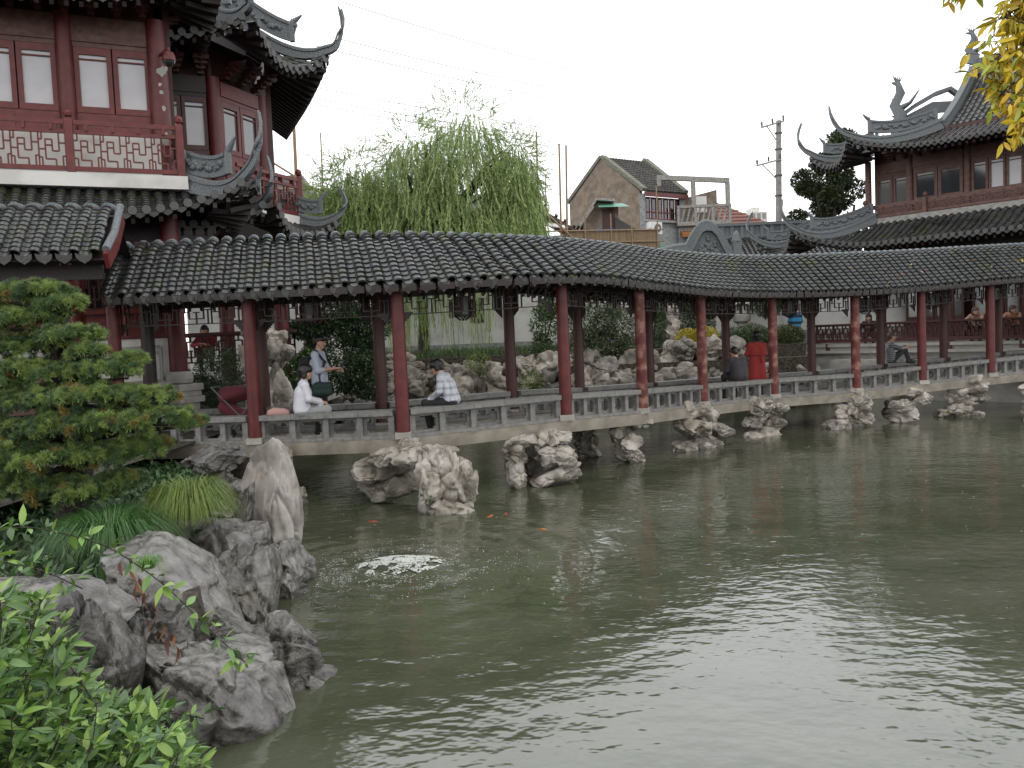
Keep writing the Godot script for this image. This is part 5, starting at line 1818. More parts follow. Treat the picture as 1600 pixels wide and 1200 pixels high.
func front_shrub():
	var base := Vector3(-2.5, .6, -3.0)
	var t := thing("shrub", "leafy green shrub with arching stems in the near left corner", "shrub", base)
	var mb := MB.new()
	var xf := []
	var key := [
		[Vector3(-2.3, 1.2, -3.0), Vector3(-1.95, 1.83, -2.95), Vector3(-1.62, 1.83, -3.0), Vector3(-1.38, 1.66, -3.05), Vector3(-1.19, 1.42, -3.1), Vector3(-1.07, 1.28, -3.12)],
		[Vector3(-2.1, 1.2, -2.6), Vector3(-1.75, 1.72, -2.6), Vector3(-1.5, 1.55, -2.6), Vector3(-1.36, 1.3, -2.6), Vector3(-1.3, 1.1, -2.6)],
		[Vector3(-1.9, .9, -2.7), Vector3(-1.5, 1.25, -2.7), Vector3(-1.25, 1.28, -2.72), Vector3(-1.1, 1.24, -2.75)],
		[Vector3(-1.8, .8, -2.4), Vector3(-1.5, 1.02, -2.4), Vector3(-1.2, 1.03, -2.4), Vector3(-.92, .97, -2.4)],
		[Vector3(-2.3, 1.3, -2.9), Vector3(-1.95, 1.75, -2.85), Vector3(-1.7, 1.78, -2.8), Vector3(-1.5, 1.7, -2.78)],
		[Vector3(-1.7, .8, -2.45), Vector3(-1.4, 1.12, -2.45), Vector3(-1.15, 1.12, -2.5), Vector3(-1.0, 1.0, -2.5)]]
	for k in key.size(): leafy(mb, key[k], .006, .045, xf, true, .12)
	for k in 200:
		var z := rnd(-3.25, -2.25)
		var sc := -z / 2.8
		var y := rnd(1.02, 1.72) if rng.randf() < .6 else rnd(1.02, 1.3)
		var lim := -1.2 - (y - 1.12) * .84
		var x := lerpf(-2.25, lim, pow(rng.randf(), .8))
		var e := Vector3(x * sc, 2.5 + (y - 2.5) * sc, z)
		var p0 := Vector3(e.x - rnd(.1, .4), .55, z - rnd(0, .25))
		leafy(mb, [p0, p0.lerp(e, .5) + Vector3(-.03, .16, 0), p0.lerp(e, .8) + Vector3(0, .08, 0), e], .004, .05, xf, true, .35)
	part(t, "stems", mb, M.bark)
	put_leaves(t, xf, [leaf_mesh(.058, .02, 4, .15), leaf_mesh(.05, .017, 4, .3), leaf_mesh(.066, .021, 4, .05)], [G(.12, .23, .045), G(.19, .32, .06), G(.07, .15, .035), G(.24, .36, .08), G(.07, .14, .055), G(.1, .19, .06)])
	# brown withered leaves hanging from the upper stem
	var dx := []
	for k in 16:
		dx.append(Transform3D(spin(Vector3(rnd(-.4, .4), -1, rnd(-.3, .3)), rnd(-2, 2)).scaled(Vector3.ONE * rnd(.7, 1.2)), Vector3(-1.47 + k * .012 + rnd(-.03, .03), 1.72 - k * .022 + rnd(-.03, .03), -3.03 + rnd(-.03, .03))))
	for k in dx.size():
		dx[k].origin -= base
		var m: ArrayMesh = leaf_mesh(.06, .018, 4, .5, .8)
		m.surface_set_material(0, flat("withered%d" % (k % 3), [lin(.13, .045, .025), lin(.2, .08, .03), lin(.09, .03, .02)][k % 3], .7))
		shared(t, "withered_leaf", m, dx[k])

func yellow_branch():
	var t := thing("yellow_leaved_branch", "overhanging tree branch with yellow autumn leaves at top right", "tree", Vector3(5.6, .9, -.9))
	var mb := MB.new()
	var xf := []
	var o := Vector3(4.9, 5.4, -6.2)
	var ends := []
	var limbs := [[Vector3(5.0, 5.3, -6.1), Vector3(4.2, 5.0, -6.0), Vector3(3.6, 5.0, -5.9), Vector3(3.2, 4.9, -5.9)], [Vector3(4.8, 4.9, -6.1), Vector3(4.2, 4.7, -6.0), Vector3(3.8, 4.5, -6.0), Vector3(3.5, 4.3, -6.0)], [Vector3(4.8, 4.7, -6.2), Vector3(4.2, 4.45, -6.1), Vector3(3.85, 4.25, -6.05), Vector3(3.58, 4.1, -6.0)], [Vector3(4.7, 4.6, -5.9), Vector3(4.2, 4.35, -5.9), Vector3(3.9, 4.1, -5.9), Vector3(3.68, 3.9, -5.9)], [Vector3(4.9, 5.4, -6.4), Vector3(4.3, 5.2, -6.4), Vector3(3.8, 5.1, -6.3), Vector3(3.4, 5.0, -6.3)], [Vector3(4.7, 4.5, -6.0), Vector3(4.3, 4.25, -6.0), Vector3(4.0, 4.0, -6.0), Vector3(3.85, 3.8, -6.0)], [Vector3(4.6, 5.0, -6.0), Vector3(4.1, 4.9, -6.0), Vector3(3.8, 4.75, -6.0), Vector3(3.6, 4.6, -6.0)]]
	for l in limbs:
		var dense := []
		for k in 19: dense.append(cat(l, k / 6.0))
		mb.tube(dense, [.02, .016, .012, .008, .004], 6)
		for k in 78:
			var p: Vector3 = cat(l, rnd(.5, 3.0))
			var e := p + Vector3(rnd(-.22, .16), rnd(-.2, .12), rnd(-.2, .2))
			mb.tube([p, e], [.004, .002], 4, false)
			for q in 5:
				var r := p.lerp(e, rnd(.3, 1.0))
				xf.append(Transform3D(spin(Vector3(rnd(-.8, .5), rnd(-1.1, .1), rnd(-.5, .5)), rnd(-1.5, 1.5)).scaled(Vector3.ONE * rnd(.6, 1.2)), r))
	part(t, "branches", mb, M.bark)
	mb = MB.new()
	mb.tube([Vector3(5.6, .85, -.9), Vector3(5.5, 2.6, -1.4), Vector3(5.7, 4.4, -3.2), Vector3(5.4, 5.0, -5.2), Vector3(4.9, 4.95, -6.1)], [.2, .17, .12, .07, .035], 10)
	for l in limbs: mb.tube([Vector3(5.4, 5.0, -5.2), l[0]], [.03, .02], 6)
	part(t, "trunk", mb, M.bark)
	put_leaves(t, xf, [leaf_mesh(.115, .036, 4, .2), leaf_mesh(.1, .034, 4, .4)], [G(.62, .44, .03), G(.7, .54, .05), G(.6, .36, .02), G(.36, .4, .05), G(.7, .5, .03)])

func plants():
	pine()
	grass_tuft("round yellow green grass tuft beside the rock pile", Vector3(-3.2, .86, -8.0), .42, .5, 1700, [G(.12, .22, .04), G(.2, .28, .05), G(.26, .26, .07), G(.08, .17, .03)])
	grass_tuft("wide dark green grass tuft at the foot of the pine", Vector3(-3.75, .76, -7.5), .62, .38, 1900, [G(.06, .15, .035), G(.04, .1, .03), G(.09, .2, .05)])
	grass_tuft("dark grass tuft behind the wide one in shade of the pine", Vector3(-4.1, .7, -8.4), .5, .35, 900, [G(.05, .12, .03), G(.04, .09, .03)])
	grass_tuft("small bright fern like tuft in a cleft of the rocks", Vector3(-2.72, .92, -5.95), .14, .12, 160, [G(.12, .26, .04), G(.08, .18, .03)])
	front_shrub()
	yellow_branch()
	willow()
	var dk := [G(.03, .06, .025), G(.045, .085, .03), G(.025, .05, .022), G(.06, .1, .04)]
	var md := [G(.06, .11, .035), G(.09, .15, .05), G(.045, .085, .03), G(.11, .16, .06)]
	bush("dark clipped shrub below the stone pedestal", "shrub", [[Vector3(-6.0, 1.75, -16.9), Vector3(.55, .85, .5)], [Vector3(-6.4, 1.4, -17.0), Vector3(.4, .6, .4)]], 5000, .06, .014, dk)
	bush("big dark spreading shrub behind the standing man", "shrub", [[Vector3(-4.1, 2.2, -20.2), Vector3(.95, .95, .7)], [Vector3(-4.9, 2.9, -20.2), Vector3(.6, .25, .5)], [Vector3(-3.6, 2.9, -20.3), Vector3(.7, .5, .6)], [Vector3(-4.2, 3.3, -20.3), Vector3(.6, .4, .5)], [Vector3(-3.5, 1.6, -20.1), Vector3(.5, .5, .5)]], 7000, .075, .034, dk)
	bush("low leafy shrub at the left of the standing man", "shrub", [[Vector3(-4.75, 1.7, -18.6), Vector3(.4, .6, .4)], [Vector3(-4.6, 2.15, -18.6), Vector3(.25, .25, .25)]], 1500, .07, .03, md)
	bush("slender sapling before the white wall", "shrub", [[Vector3(1.15, 2.9, -26.6), Vector3(.5, .65, .4)], [Vector3(1.5, 3.4, -26.6), Vector3(.4, .4, .3)], [Vector3(1.0, 2.2, -26.6), Vector3(.3, .3, .3)]], 900, .09, .04, md)
	bush("open grey green shrub left of the fourth column", "shrub", [[Vector3(2.7, 2.0, -26.4), Vector3(1.1, .7, .6)], [Vector3(2.5, 2.9, -26.5), Vector3(1.0, .7, .6)], [Vector3(3.4, 2.8, -26.5), Vector3(.8, .5, .5)], [Vector3(3.7, 1.9, -26.3), Vector3(.5, .5, .4)]], 4200, .085, .035, [G(.09, .12, .06), G(.13, .16, .09), G(.06, .085, .04)])
	bush("tall dark green shrub beside the stalagmite stone", "shrub", [[Vector3(4.9, 2.6, -28.5), Vector3(.55, .9, .5)], [Vector3(5.1, 3.5, -28.6), Vector3(.5, .7, .5)]], 4000, .08, .02, md)
	bush("dark green shrub behind the yellow bush", "shrub", [[Vector3(6.5, 2.9, -28.8), Vector3(.7, 1.1, .5)], [Vector3(6.3, 3.7, -28.8), Vector3(.5, .7, .5)]], 4000, .08, .025, dk)
	bush("round golden yellow bush among the far rocks", "shrub", [[Vector3(5.95, 1.95, -26.8), Vector3(.62, .5, .5)], [Vector3(6.35, 2.15, -26.9), Vector3(.5, .42, .45)], [Vector3(5.75, 2.1, -26.8), Vector3(.4, .42, .4)]], 5200, .05, .022, [G(.42, .32, .03), G(.5, .4, .05), G(.3, .27, .04)])
	bush("grey green shrub between the two middle columns", "shrub", [[Vector3(7.3, 1.9, -26.8), Vector3(.7, .6, .5)], [Vector3(7.9, 2.1, -27.0), Vector3(.6, .5, .5)], [Vector3(8.4, 1.9, -27.0), Vector3(.5, .5, .5)]], 6500, .055, .024, [G(.08, .115, .06), G(.11, .15, .08), G(.055, .085, .04)])
	bush("dull green shrub left of the stone block by the terrace", "shrub", [[Vector3(8.9, 1.75, -26.9), Vector3(.6, .75, .5)], [Vector3(9.2, 2.1, -27.1), Vector3(.45, .4, .4)]], 5200, .06, .025, [G(.08, .1, .045), G(.12, .14, .07), G(.06, .08, .03)])
	bush("loose leafy tree beside the person in blue", "tree", [[Vector3(8.9, 3.5, -28.5), Vector3(.6, .7, .5)], [Vector3(9.6, 3.7, -28.6), Vector3(.6, .6, .5)], [Vector3(9.2, 4.3, -28.6), Vector3(.7, .5, .5)]], 2400, .11, .045, md)
	# strip of low plants at the foot of the white wall
	var xf := []
	var cs := []
	var gm := leaf_mesh(.16, .02, 2, .3)
	for k in 9000:
		var p := Vector3(rnd(-8, 4.5), 1.85 + rnd(0, .22), rnd(-28.8, -26.4))
		xf.append(Transform3D(spin(Vector3(rnd(-.6, .6), 1, rnd(-.6, .6)), rnd(-3, 3)).scaled(Vector3.ONE * rnd(.6, 1.4)), p))
		cs.append(pick(md))
	var gr := stuff(self, "ground_cover", gm, xf, cs)
	tag(gr, "low green plants along the foot of the white garden wall", "ground cover")
	# dark leafy cover over the soil between pine and rocks
	xf = []
	cs = []
	for k in 7000:
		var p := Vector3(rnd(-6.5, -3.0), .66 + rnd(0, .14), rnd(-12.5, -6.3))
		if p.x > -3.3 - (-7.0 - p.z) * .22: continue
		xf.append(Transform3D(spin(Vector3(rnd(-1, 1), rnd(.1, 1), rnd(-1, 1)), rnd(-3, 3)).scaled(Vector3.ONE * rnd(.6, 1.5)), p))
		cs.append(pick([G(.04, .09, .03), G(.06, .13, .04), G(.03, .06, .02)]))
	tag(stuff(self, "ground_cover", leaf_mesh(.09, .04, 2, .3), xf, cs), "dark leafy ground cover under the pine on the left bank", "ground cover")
	# ivy patches on the far rocks
	for q in [[Vector3(-1.0, 1.7, -25.0), "yellow green weeds growing on top of the far rocks"], [Vector3(.6, 1.1, -24.4), "small green weeds on the far rock face by the third column"], [Vector3(6.9, 1.0, -25.6), "green weeds low on the far rocks right of the fifth column"]]:
		xf = []
		cs = []
		for k in 500:
			xf.append(Transform3D(spin(Vector3(rnd(-1, 1), rnd(-.3, 1), 1), rnd(-3, 3)), q[0] + in_ball() * Vector3(.45, .4, .35)))
			cs.append(pick([G(.16, .22, .04), G(.1, .18, .035), G(.2, .24, .05)]))
		var o := stuff(self, "weeds", leaf_mesh(.1, .03, 2), xf, cs)
		tag(o, q[1], "weeds")
	# dark broadleaf tree behind the right hall
	var b := Vector3(15.2, 1.9, -39)
	var t := thing("broadleaf_tree", "dark glossy broadleaf tree behind the right hall roofs", "tree", b)
	stems(t, b, [Vector3(14.6, 8.6, -39), Vector3(15.6, 10.3, -39), Vector3(16.4, 8.0, -39), Vector3(14.2, 7.2, -38.8), Vector3(15.3, 8, -38.5)], .26, M.bark)
	var cl := []
	for k in 26:
		var p := in_ball()
		cl.append([Vector3(15.5, 8.4, -39) + p * Vector3(1.7, 2.5, 1.5), Vector3(rnd(.35, .6), rnd(.3, .5), rnd(.35, .6))])
	cl.append([Vector3(13.65, 7.5, -38.8), Vector3(.4, .3, .4)])
	cl.append([Vector3(15.9, 11.0, -39), Vector3(.7, .45, .5)])
	crown(t, cl, 24000, leaf_mesh(.19, .085, 2), [G(.03, .05, .022), G(.045, .07, .03), G(.06, .085, .04), G(.075, .07, .03)], .5)

# ---------------------------------------------------------------- wall, houses, scaffolding, pole
func garden_wall():
	var t := thing("garden_wall", "long white garden wall with dark lattice windows and wavy grey tile coping", "wall", Vector3(1, 1.9, -30))
	var b := MB.new()
	b.bx(-10.5, 2.3, -30.3, 18.5, 4.9, -30)
	part(t, "plaster", b, M.white_plaster)
	b = MB.new()
	b.bx(-10.5, 1.8, -30.32, 18.5, 2.3, -29.97)
	part(t, "grey_base", b, M.grey_plaster)
	# coping follows a line that rears up into one dragon-backed crest
	var pts := []
	for k in 60:
		var x := -10.5 + k * .4 if k < 38 else 4.7 + (k - 38) * .17
		var y := 4.98 + .06 * sin(x * .8)
		y += 1.0 * exp(-pow(absf(x - 7.3) / .5, 3.0)) + .25 * exp(-pow((x - 6.3) / .8, 2.0))
		pts.append(Vector3(x, y, -30.15))
	b = MB.new()
	sweep(b, pts, [.62, .62], [.1, .1], 0)
	sweep(b, pts, [.46, .46], [.08, .08], .1)
	sweep(b, pts, [.3, .3], [.12, .12], .18)
	var cp := part(t, "coping", b, M.ridge_grey)
	b = MB.new()
	for k in pts.size(): pts[k] = pts[k] + Vector3(0, .34, 0)
	b.tube(pts, [.1], 8)
	part(cp, "ridge_roll", b, M.ridge_grey)
	var poly := PackedVector2Array()
	for k in 15:
		var x := 6.1 + k * .15
		poly.append(Vector2(x, 5.02 + 1.0 * exp(-pow(absf(x - 7.3) / .5, 3.0)) + .25 * exp(-pow((x - 6.3) / .8, 2.0))))
	poly.append(Vector2(8.2, 4.85)); poly.append(Vector2(6.1, 4.85))
	poly.reverse()
	b = MB.new()
	b.prism(poly, Transform3D(Basis(), Vector3(0, 0, -30.15)), .28)
	for k in 60:
		var x := rnd(6.8, 7.8)
		var top := 4.95 + .85 * exp(-pow((x - 7.3) / .4, 2.0))
		rock(b, Vector3(x, rnd(4.95, maxf(5.0, top)), -30.0), Vector3(.09, .07, .06), Vector3(0, 0, rnd(-1, 1)), 1, k, .5)
	part(t, "carved_gable", b, M.ridge_grey)
	b = MB.new()
	b.box(Transform3D(Basis(), Vector3(8.35, 5.2, -30.1)), Vector3(.3, .9, .3))
	b.lathe(Vector3(8.35, 5.6, -30.1), [Vector2(.2, 0), Vector2(.16, .1), Vector2(.12, .25), Vector2(.02, .4)], 8)
	part(t, "finial_post", b, M.ridge_grey)
	for q in [[-7.75, 3.62, .92, .98], [-1.15, 3.48, .5, .84], [1.34, 3.43, .5, .78], [3.8, 3.38, .52, .8], [-4.6, 3.55, .6, .85]]:
		b = MB.new()
		b.box(Transform3D(Basis(), Vector3(q[0], q[1], -29.99)), Vector3(q[2], q[3], .03))
		var w := part(t, "window", b, M.black)
		b = MB.new()
		fret(b, Vector3(q[0] - q[2] / 2, q[1] - q[3] / 2, -29.96), Vector3.RIGHT, q[3] * .5, q[2], .025, .03, .3)
		fret(b, Vector3(q[0] - q[2] / 2, q[1], -29.96), Vector3.RIGHT, q[3] * .5, q[2], .025, .03, .3)
		part(w, "lattice", b, M.drip)

func pole_run(b: MB, a: Vector3, c: Vector3, r: float):
	b.tube([a, a.lerp(c, .5) + Vector3(.02, 0, .01), c], [r, r * .95, r * .8], 6)

func town():
	var b := MB.new()
	# brown gable house
	var K := Vector2(7.4, -45)
	var g := Vector2(-.54, -.84)
	var f := Vector2(.84, -.54)
	var t := thing("gable_house", "brown rendered gable house with dark tiled roof and red casement windows", "house", Vector3(6.5, 1.9, -47))
	var gx := v3(g, 0)
	var pr := PackedVector2Array([Vector2(0, 0), Vector2(0, 8.15), Vector2(3.15, 10.5), Vector2(6.3, 8.45), Vector2(6.3, 0)])
	b.prism(pr, Transform3D(Basis(gx, Vector3.UP, gx.cross(Vector3.UP)), v3(K, 1.9)), .2)
	part(t, "gable_wall", b, M.brown_render)
	b = MB.new()
	var rg := [v3(K - g * .25, 9.98), v3(K + g * 3.15, 12.42), v3(K + g * 6.4, 10.35)]
	sweep(b, [rg[0], rg[1]], [.34, .34], [.2, .2])
	sweep(b, [rg[1], rg[2]], [.34, .34], [.2, .2])
	part(t, "gable_coping", b, M.coping)
	var F3 := v3(f, 0)
	for q in [[0, 1], [2, 1]]:
		var rf := MB.new()
		var lo: Vector3 = rg[q[0]]
		var hi: Vector3 = rg[q[1]]
		rf.quad(lo, lo + F3 * 3.3, hi + F3 * 3.3, hi)
		var rp := part(t, "roof", rf, M.old_tile)
		rf = MB.new()
		for k in 15:
			var o := F3 * (k * .22 + .12)
			tile_row(rf, [hi + o + Vector3(0, .04, 0), lo + o + Vector3(0, .04, 0)], F3, 16, .09, true, .03, 4)
		part(rp, "tiles", rf, M.old_tile, "stuff")
	b = MB.new()
	sweep(b, [v3(K - g * .1 + f * 3.2, 10.1), v3(K + g * 3.15 + f * 3.2, 12.55)], [.4, .4], [.3, .3], -.15)
	part(t, "gable_coping", b, M.coping)
	b = MB.new()
	b.quad(v3(K - g * .05, 1.9), v3(K - g * .05 + f * 3.1, 1.9), v3(K - g * .05 + f * 3.1, 8.45), v3(K - g * .05, 8.45))
	b.bar(v3(K + f * .06, 1.9), v3(K + f * .06, 9.9), .3, .3, Vector3.RIGHT)
	b.bar(v3(K + f * 3.0, 1.9), v3(K + f * 3.0, 9.9), .3, .3, Vector3.RIGHT)
	b.bar(v3(K - g * .12, 8.45), v3(K - g * .12 + f * 3.1, 8.45), .3, .12)
	part(t, "front_wall", b, M.grey_plaster)
	b = MB.new()
	b.bar(v3(K - g * .3, 9.85), v3(K - g * .3 + f * 3.2, 9.85), .12, .22)
	part(t, "eaves_board", b, M.red_paint)
	for k in 6:
		b = MB.new()
		var x := .26 + k * .45
		var o := v3(K - g * .02 + f * x, 8.55)
		for s in [[.02, 0, .02, 1.2], [.41, 0, .41, 1.2], [0, .03, .43, .03], [0, 1.18, .43, 1.18], [0, .4, .43, .4]]:
			b.bar(o + F3 * s[0] + Vector3(0, s[1], 0), o + F3 * s[2] + Vector3(0, s[3], 0), .06, .06, Vector3.UP if s[1] == s[3] else Vector3.RIGHT)
		var w := part(t, "window", b, M.red_paint)
		b = MB.new()
		b.bar(o + F3 * .03 + Vector3(0, .6, 0) + gx * .06, o + F3 * .4 + Vector3(0, .6, 0) + gx * .06, .02, 1.15)
		part(w, "pane", b, M.dark_glass)
	b = MB.new()
	b.bar(v3(K + f * .5 - g * .1, 4.5), v3(K + f * 2.6 - g * .1, 4.5), .06, 1.9)
	part(t, "shopfront", b, M.brown_wood)
	b = MB.new()
	b.quad(v3(K - g * 1.0 + f * .4, 6.75), v3(K - g * 1.0 + f * 3.1, 6.75), v3(K - g * .1 + f * 3.1, 7.15), v3(K - g * .1 + f * .4, 7.15))
	part(t, "green_awning", b, flat("green_sheet", lin(.09, .27, .19), .5))
	t = thing("air_conditioner", "white air conditioner unit under the red windows of the gable house", "air conditioner", v3(K - g * .3 + f * .5, 7.7))
	b = MB.new()
	b.box(Transform3D(Basis(F3, Vector3.UP, F3.cross(Vector3.UP)), v3(K - g * .35 + f * .55, 8.02)), Vector3(.85, .65, .35))
	part(t, "case", b, M.white)
	b = MB.new()
	b.tube([v3(K - g * .52 + f * .65, 8.02), v3(K - g * .56 + f * .65, 8.02)], [.24, .22], 14)
	part(t, "fan_grille", b, M.wire)
	b = MB.new()
	b.tube([v3(K - g * .562 + f * .65, 8.02), v3(K - g * .58 + f * .65, 8.02)], [.08, .07], 10)
	part(t, "fan_hub", b, M.white)
	# balcony building
	t = thing("balcony_house", "grey concrete house with roof terrace, balustrade and open beam frame", "house", Vector3(11, 1.9, -46.5))
	b = MB.new()
	b.bx(9.6, 1.9, -51, 12.4, 8.2, -46.2)
	part(t, "wall", b, M.grey_plaster)
	b = MB.new()
	b.bx(9.5, 8.2, -46.4, 12.5, 8.42, -45.85); b.bx(9.5, 9.18, -46.1, 12.5, 9.32, -45.9)
	for k in 4: b.bx(9.5 + k * .95, 8.42, -46.1, 9.66 + k * .95, 9.2, -45.9)
	var bl := part(t, "balustrade", b, M.concrete)
	b = MB.new()
	for k in 9: b.bar(Vector3(9.75 + k * .29, 8.44, -46), Vector3(9.95 + k * .29, 9.16, -46), .1, .09, Vector3.RIGHT)
	part(bl, "slanted_slats", b, M.concrete)
	b = MB.new()
	b.bar(Vector3(8.5, 10.95, -46.2), Vector3(12.5, 10.62, -46.2), .24, .26)
	b.bar(Vector3(10.5, 9.2, -46.2), Vector3(10.5, 10.7, -46.2), .22, .22, Vector3.RIGHT)
	b.bar(Vector3(12.4, 9.2, -46.2), Vector3(12.4, 10.5, -46.2), .22, .22, Vector3.RIGHT)
	b.bar(Vector3(8.6, 10.4, -46.2), Vector3(8.6, 10.9, -46.2), .22, .22, Vector3.RIGHT)
	part(t, "beam_frame", b, M.concrete)
	b = MB.new()
	b.hexa([Vector3(10.1, 8.4, -47.4), Vector3(12.1, 8.4, -47.4), Vector3(12.1, 8.4, -49), Vector3(10.1, 8.4, -49), Vector3(10.1, 9.9, -47.4), Vector3(12.1, 10.35, -47.4), Vector3(12.1, 10.35, -49), Vector3(10.1, 9.9, -49)])
	part(t, "rooftop_shed", b, M.brown_render)
	b = MB.new()
	b.bx(10.85, 9.1, -47.38, 11.5, 10.0, -47.34)
	part(t, "white_shutter", b, M.white)
	b = MB.new()
	b.hexa([Vector3(9.7, 7.55, -45.6), Vector3(11.2, 7.55, -45.6), Vector3(11.2, 7.75, -46.2), Vector3(9.7, 7.75, -46.2), Vector3(9.7, 7.75, -45.6), Vector3(11.2, 7.75, -45.6), Vector3(11.2, 7.95, -46.2), Vector3(9.7, 7.95, -46.2)])
	part(t, "orange_awning", b, flat("orange_sheet", lin(.3, .12, .03), .7))
	b = MB.new()
	b.bx(9.8, 5.2, -46.2, 11.4, 6.7, -46.15)
	part(t, "shopfront", b, M.brown_wood)
	# red roof beyond, pale tower block far away
	t = thing("red_roof_house", "low house with faded red tiled roof beside the balcony house", "house", Vector3(14.5, 1.9, -54))
	b = MB.new()
	b.bx(12.6, 1.9, -58, 17, 9.0, -52.2)
	part(t, "wall", b, M.grey_plaster)
	var rr := MB.new()
	rr.quad(Vector3(12.2, 8.7, -52), Vector3(17, 8.7, -52), Vector3(13.5, 11.0, -55), Vector3(12.2, 11.0, -55))
	var rp2 := part(t, "roof", rr, M.red_tile)
	for k in 9:
		rr = MB.new()
		var y := 8.75 + k * .25
		rr.bar(Vector3(12.2, y, -52 - k * .33), Vector3(16.95 - k * .38, y, -52 - k * .33), .1, .06)
		part(rp2, "tile_course", rr, M.red_tile)
	t = thing("tower_block", "faint pale tower block far away beside the utility pole", "building", Vector3(67.5, 1.9, -225))
	b = MB.new()
	b.bx(65.5, 1.9, -232, 70.0, 33, -222); b.bx(70.0, 1.9, -232, 74, 29, -223); b.bx(66.5, 33, -230, 68.6, 34.5, -224)
	part(t, "wall", b, M.white_plaster)
	b = MB.new()
	for k in 10:
		for j in 3: b.bx(65.9 + j * 1.4, 5 + k * 2.9, -222.1, 66.8 + j * 1.4, 6.5 + k * 2.9, -221.9)
	part(t, "windows", b, M.mid_glass, "stuff")
	# tiled house with pierced brick ridge, just behind the wavy wall
	t = thing("tiled_house", "dark tiled roof with pierced brick ridge behind the wavy wall", "house", Vector3(10.5, 1.9, -34))
	b = MB.new()
	b.quad(Vector3(8.7, 4.9, -33), Vector3(14.5, 4.9, -33), Vector3(14.5, 6.25, -35), Vector3(8.7, 6.25, -35))
	b.bx(8.7, 1.9, -37, 14.5, 4.9, -33.4)
	var rp := part(t, "roof", b, M.old_tile)
	for k in 28:
		b = MB.new()
		var x := 8.8 + k * .205
		tile_row(b, [Vector3(x, 6.28, -35), Vector3(x, 4.95, -33)], Vector3.RIGHT, 14, .075, true, .02, 4)
		part(rp, "tile_row", b, M.tile)
	b = MB.new()
	b.bx(8.6, 6.2, -35.15, 14.5, 6.34, -34.85); b.bx(8.6, 6.74, -35.15, 14.5, 6.86, -34.85)
	for k in 14: b.bx(8.6 + k * .42, 6.34, -35.1, 8.74 + k * .42, 6.74, -34.9)
	b.bx(8.6, 6.36, -35.02, 14.5, 6.72, -34.98)
	part(t, "brick_ridge", b, M.ridge_grey)
	# row house behind the willow, and the tiled hump at its left
	t = thing("row_house", "long low house with dark roof half hidden behind the willow", "house", Vector3(-3, 1.9, -37))
	b = MB.new()
	b.bx(-8.2, 1.9, -40, 1.2, 8.2, -36.6)
	part(t, "wall", b, M.brown_render)
	b = MB.new()
	b.quad(Vector3(-8.4, 8.0, -36.2), Vector3(1.3, 7.8, -36.2), Vector3(1.3, 8.9, -38.4), Vector3(-8.4, 9.6, -38.4))
	part(t, "roof", b, M.old_tile)
	b = MB.new()
	for k in 8: b.bx(-8 + k * 1.15, 5.4, -36.58, -7.1 + k * 1.15, 7.2, -36.5)
	part(t, "shopfront", b, M.brown_wood, "stuff")
	t = thing("hipped_house", "small dark hipped roof beside the scaffold poles at left", "house", Vector3(-9.3, 1.9, -37))
	b = MB.new()
	b.hexa([Vector3(-11.5, 8.2, -35.5), Vector3(-7.9, 8.2, -35.5), Vector3(-7.9, 8.2, -39), Vector3(-11.5, 8.2, -39), Vector3(-10.4, 10.0, -36.8), Vector3(-8.9, 10.0, -36.8), Vector3(-8.9, 10.0, -37.4), Vector3(-10.4, 10.0, -37.4)])
	part(t, "roof", b, M.old_tile)
	b = MB.new()
	b.bx(-11.2, 1.9, -38.7, -8.2, 8.2, -35.9)
	part(t, "wall", b, M.brown_render)
	# clutter of low roofs behind the reed fence
	t = thing("lean_to", "sloping old tiled lean-to with white sheet behind the reed fence", "shed", Vector3(2.5, 1.9, -38))
	b = MB.new()
	b.hexa([Vector3(.6, 8.3, -39), Vector3(1.9, 8.5, -39), Vector3(1.9, 8.5, -41), Vector3(.6, 8.3, -41), Vector3(.6, 8.42, -39), Vector3(1.9, 8.62, -39), Vector3(1.9, 8.62, -41), Vector3(.6, 8.42, -41)])
	b.hexa([Vector3(1.3, 8.35, -38), Vector3(3.6, 6.9, -38), Vector3(3.6, 6.9, -41), Vector3(1.3, 8.35, -41), Vector3(1.3, 8.5, -38), Vector3(3.6, 7.05, -38), Vector3(3.6, 7.05, -41), Vector3(1.3, 8.5, -41)])
	part(t, "roof", b, M.old_tile)
	b = MB.new()
	b.bx(.6, 1.9, -41, 3.5, 7.1, -38.6)
	part(t, "wall", b, M.brown_render)
	for k in 5:
		b = MB.new()
		b.hexa([Vector3(1.5 + k * .4, 8.45 - k * .25, -37.9), Vector3(1.62 + k * .4, 8.38 - k * .25, -37.9), Vector3(1.62 + k * .4, 8.38 - k * .25, -40.9), Vector3(1.5 + k * .4, 8.45 - k * .25, -40.9), Vector3(1.5 + k * .4, 8.52 - k * .25, -37.9), Vector3(1.62 + k * .4, 8.45 - k * .25, -37.9), Vector3(1.62 + k * .4, 8.45 - k * .25, -40.9), Vector3(1.5 + k * .4, 8.52 - k * .25, -40.9)])
		part(t, "batten", b, M.bamboo)
	for q in [["white_sheet", Vector3(1.2, 7.5, -37.4), Vector3(2.7, 7.25, -37.4), M.white], ["blue_sheet", Vector3(1.0, 8.0, -37.6), Vector3(1.75, 7.85, -37.6), flat("blue_white", lin(.35, .48, .62), .5)]]:
		b = MB.new()
		b.hexa([q[1], q[2], q[2] + Vector3(0, .35, -1.2), q[1] + Vector3(0, .35, -1.2), q[1] + Vector3(0, .05, 0), q[2] + Vector3(0, .05, 0), q[2] + Vector3(0, .42, -1.2), q[1] + Vector3(0, .42, -1.2)])
		part(t, q[0], b, q[3])
	t = thing("dormer_shed", "brown dormer shed with green awning in front of the gable wall", "shed", Vector3(4.3, 1.9, -38.5))
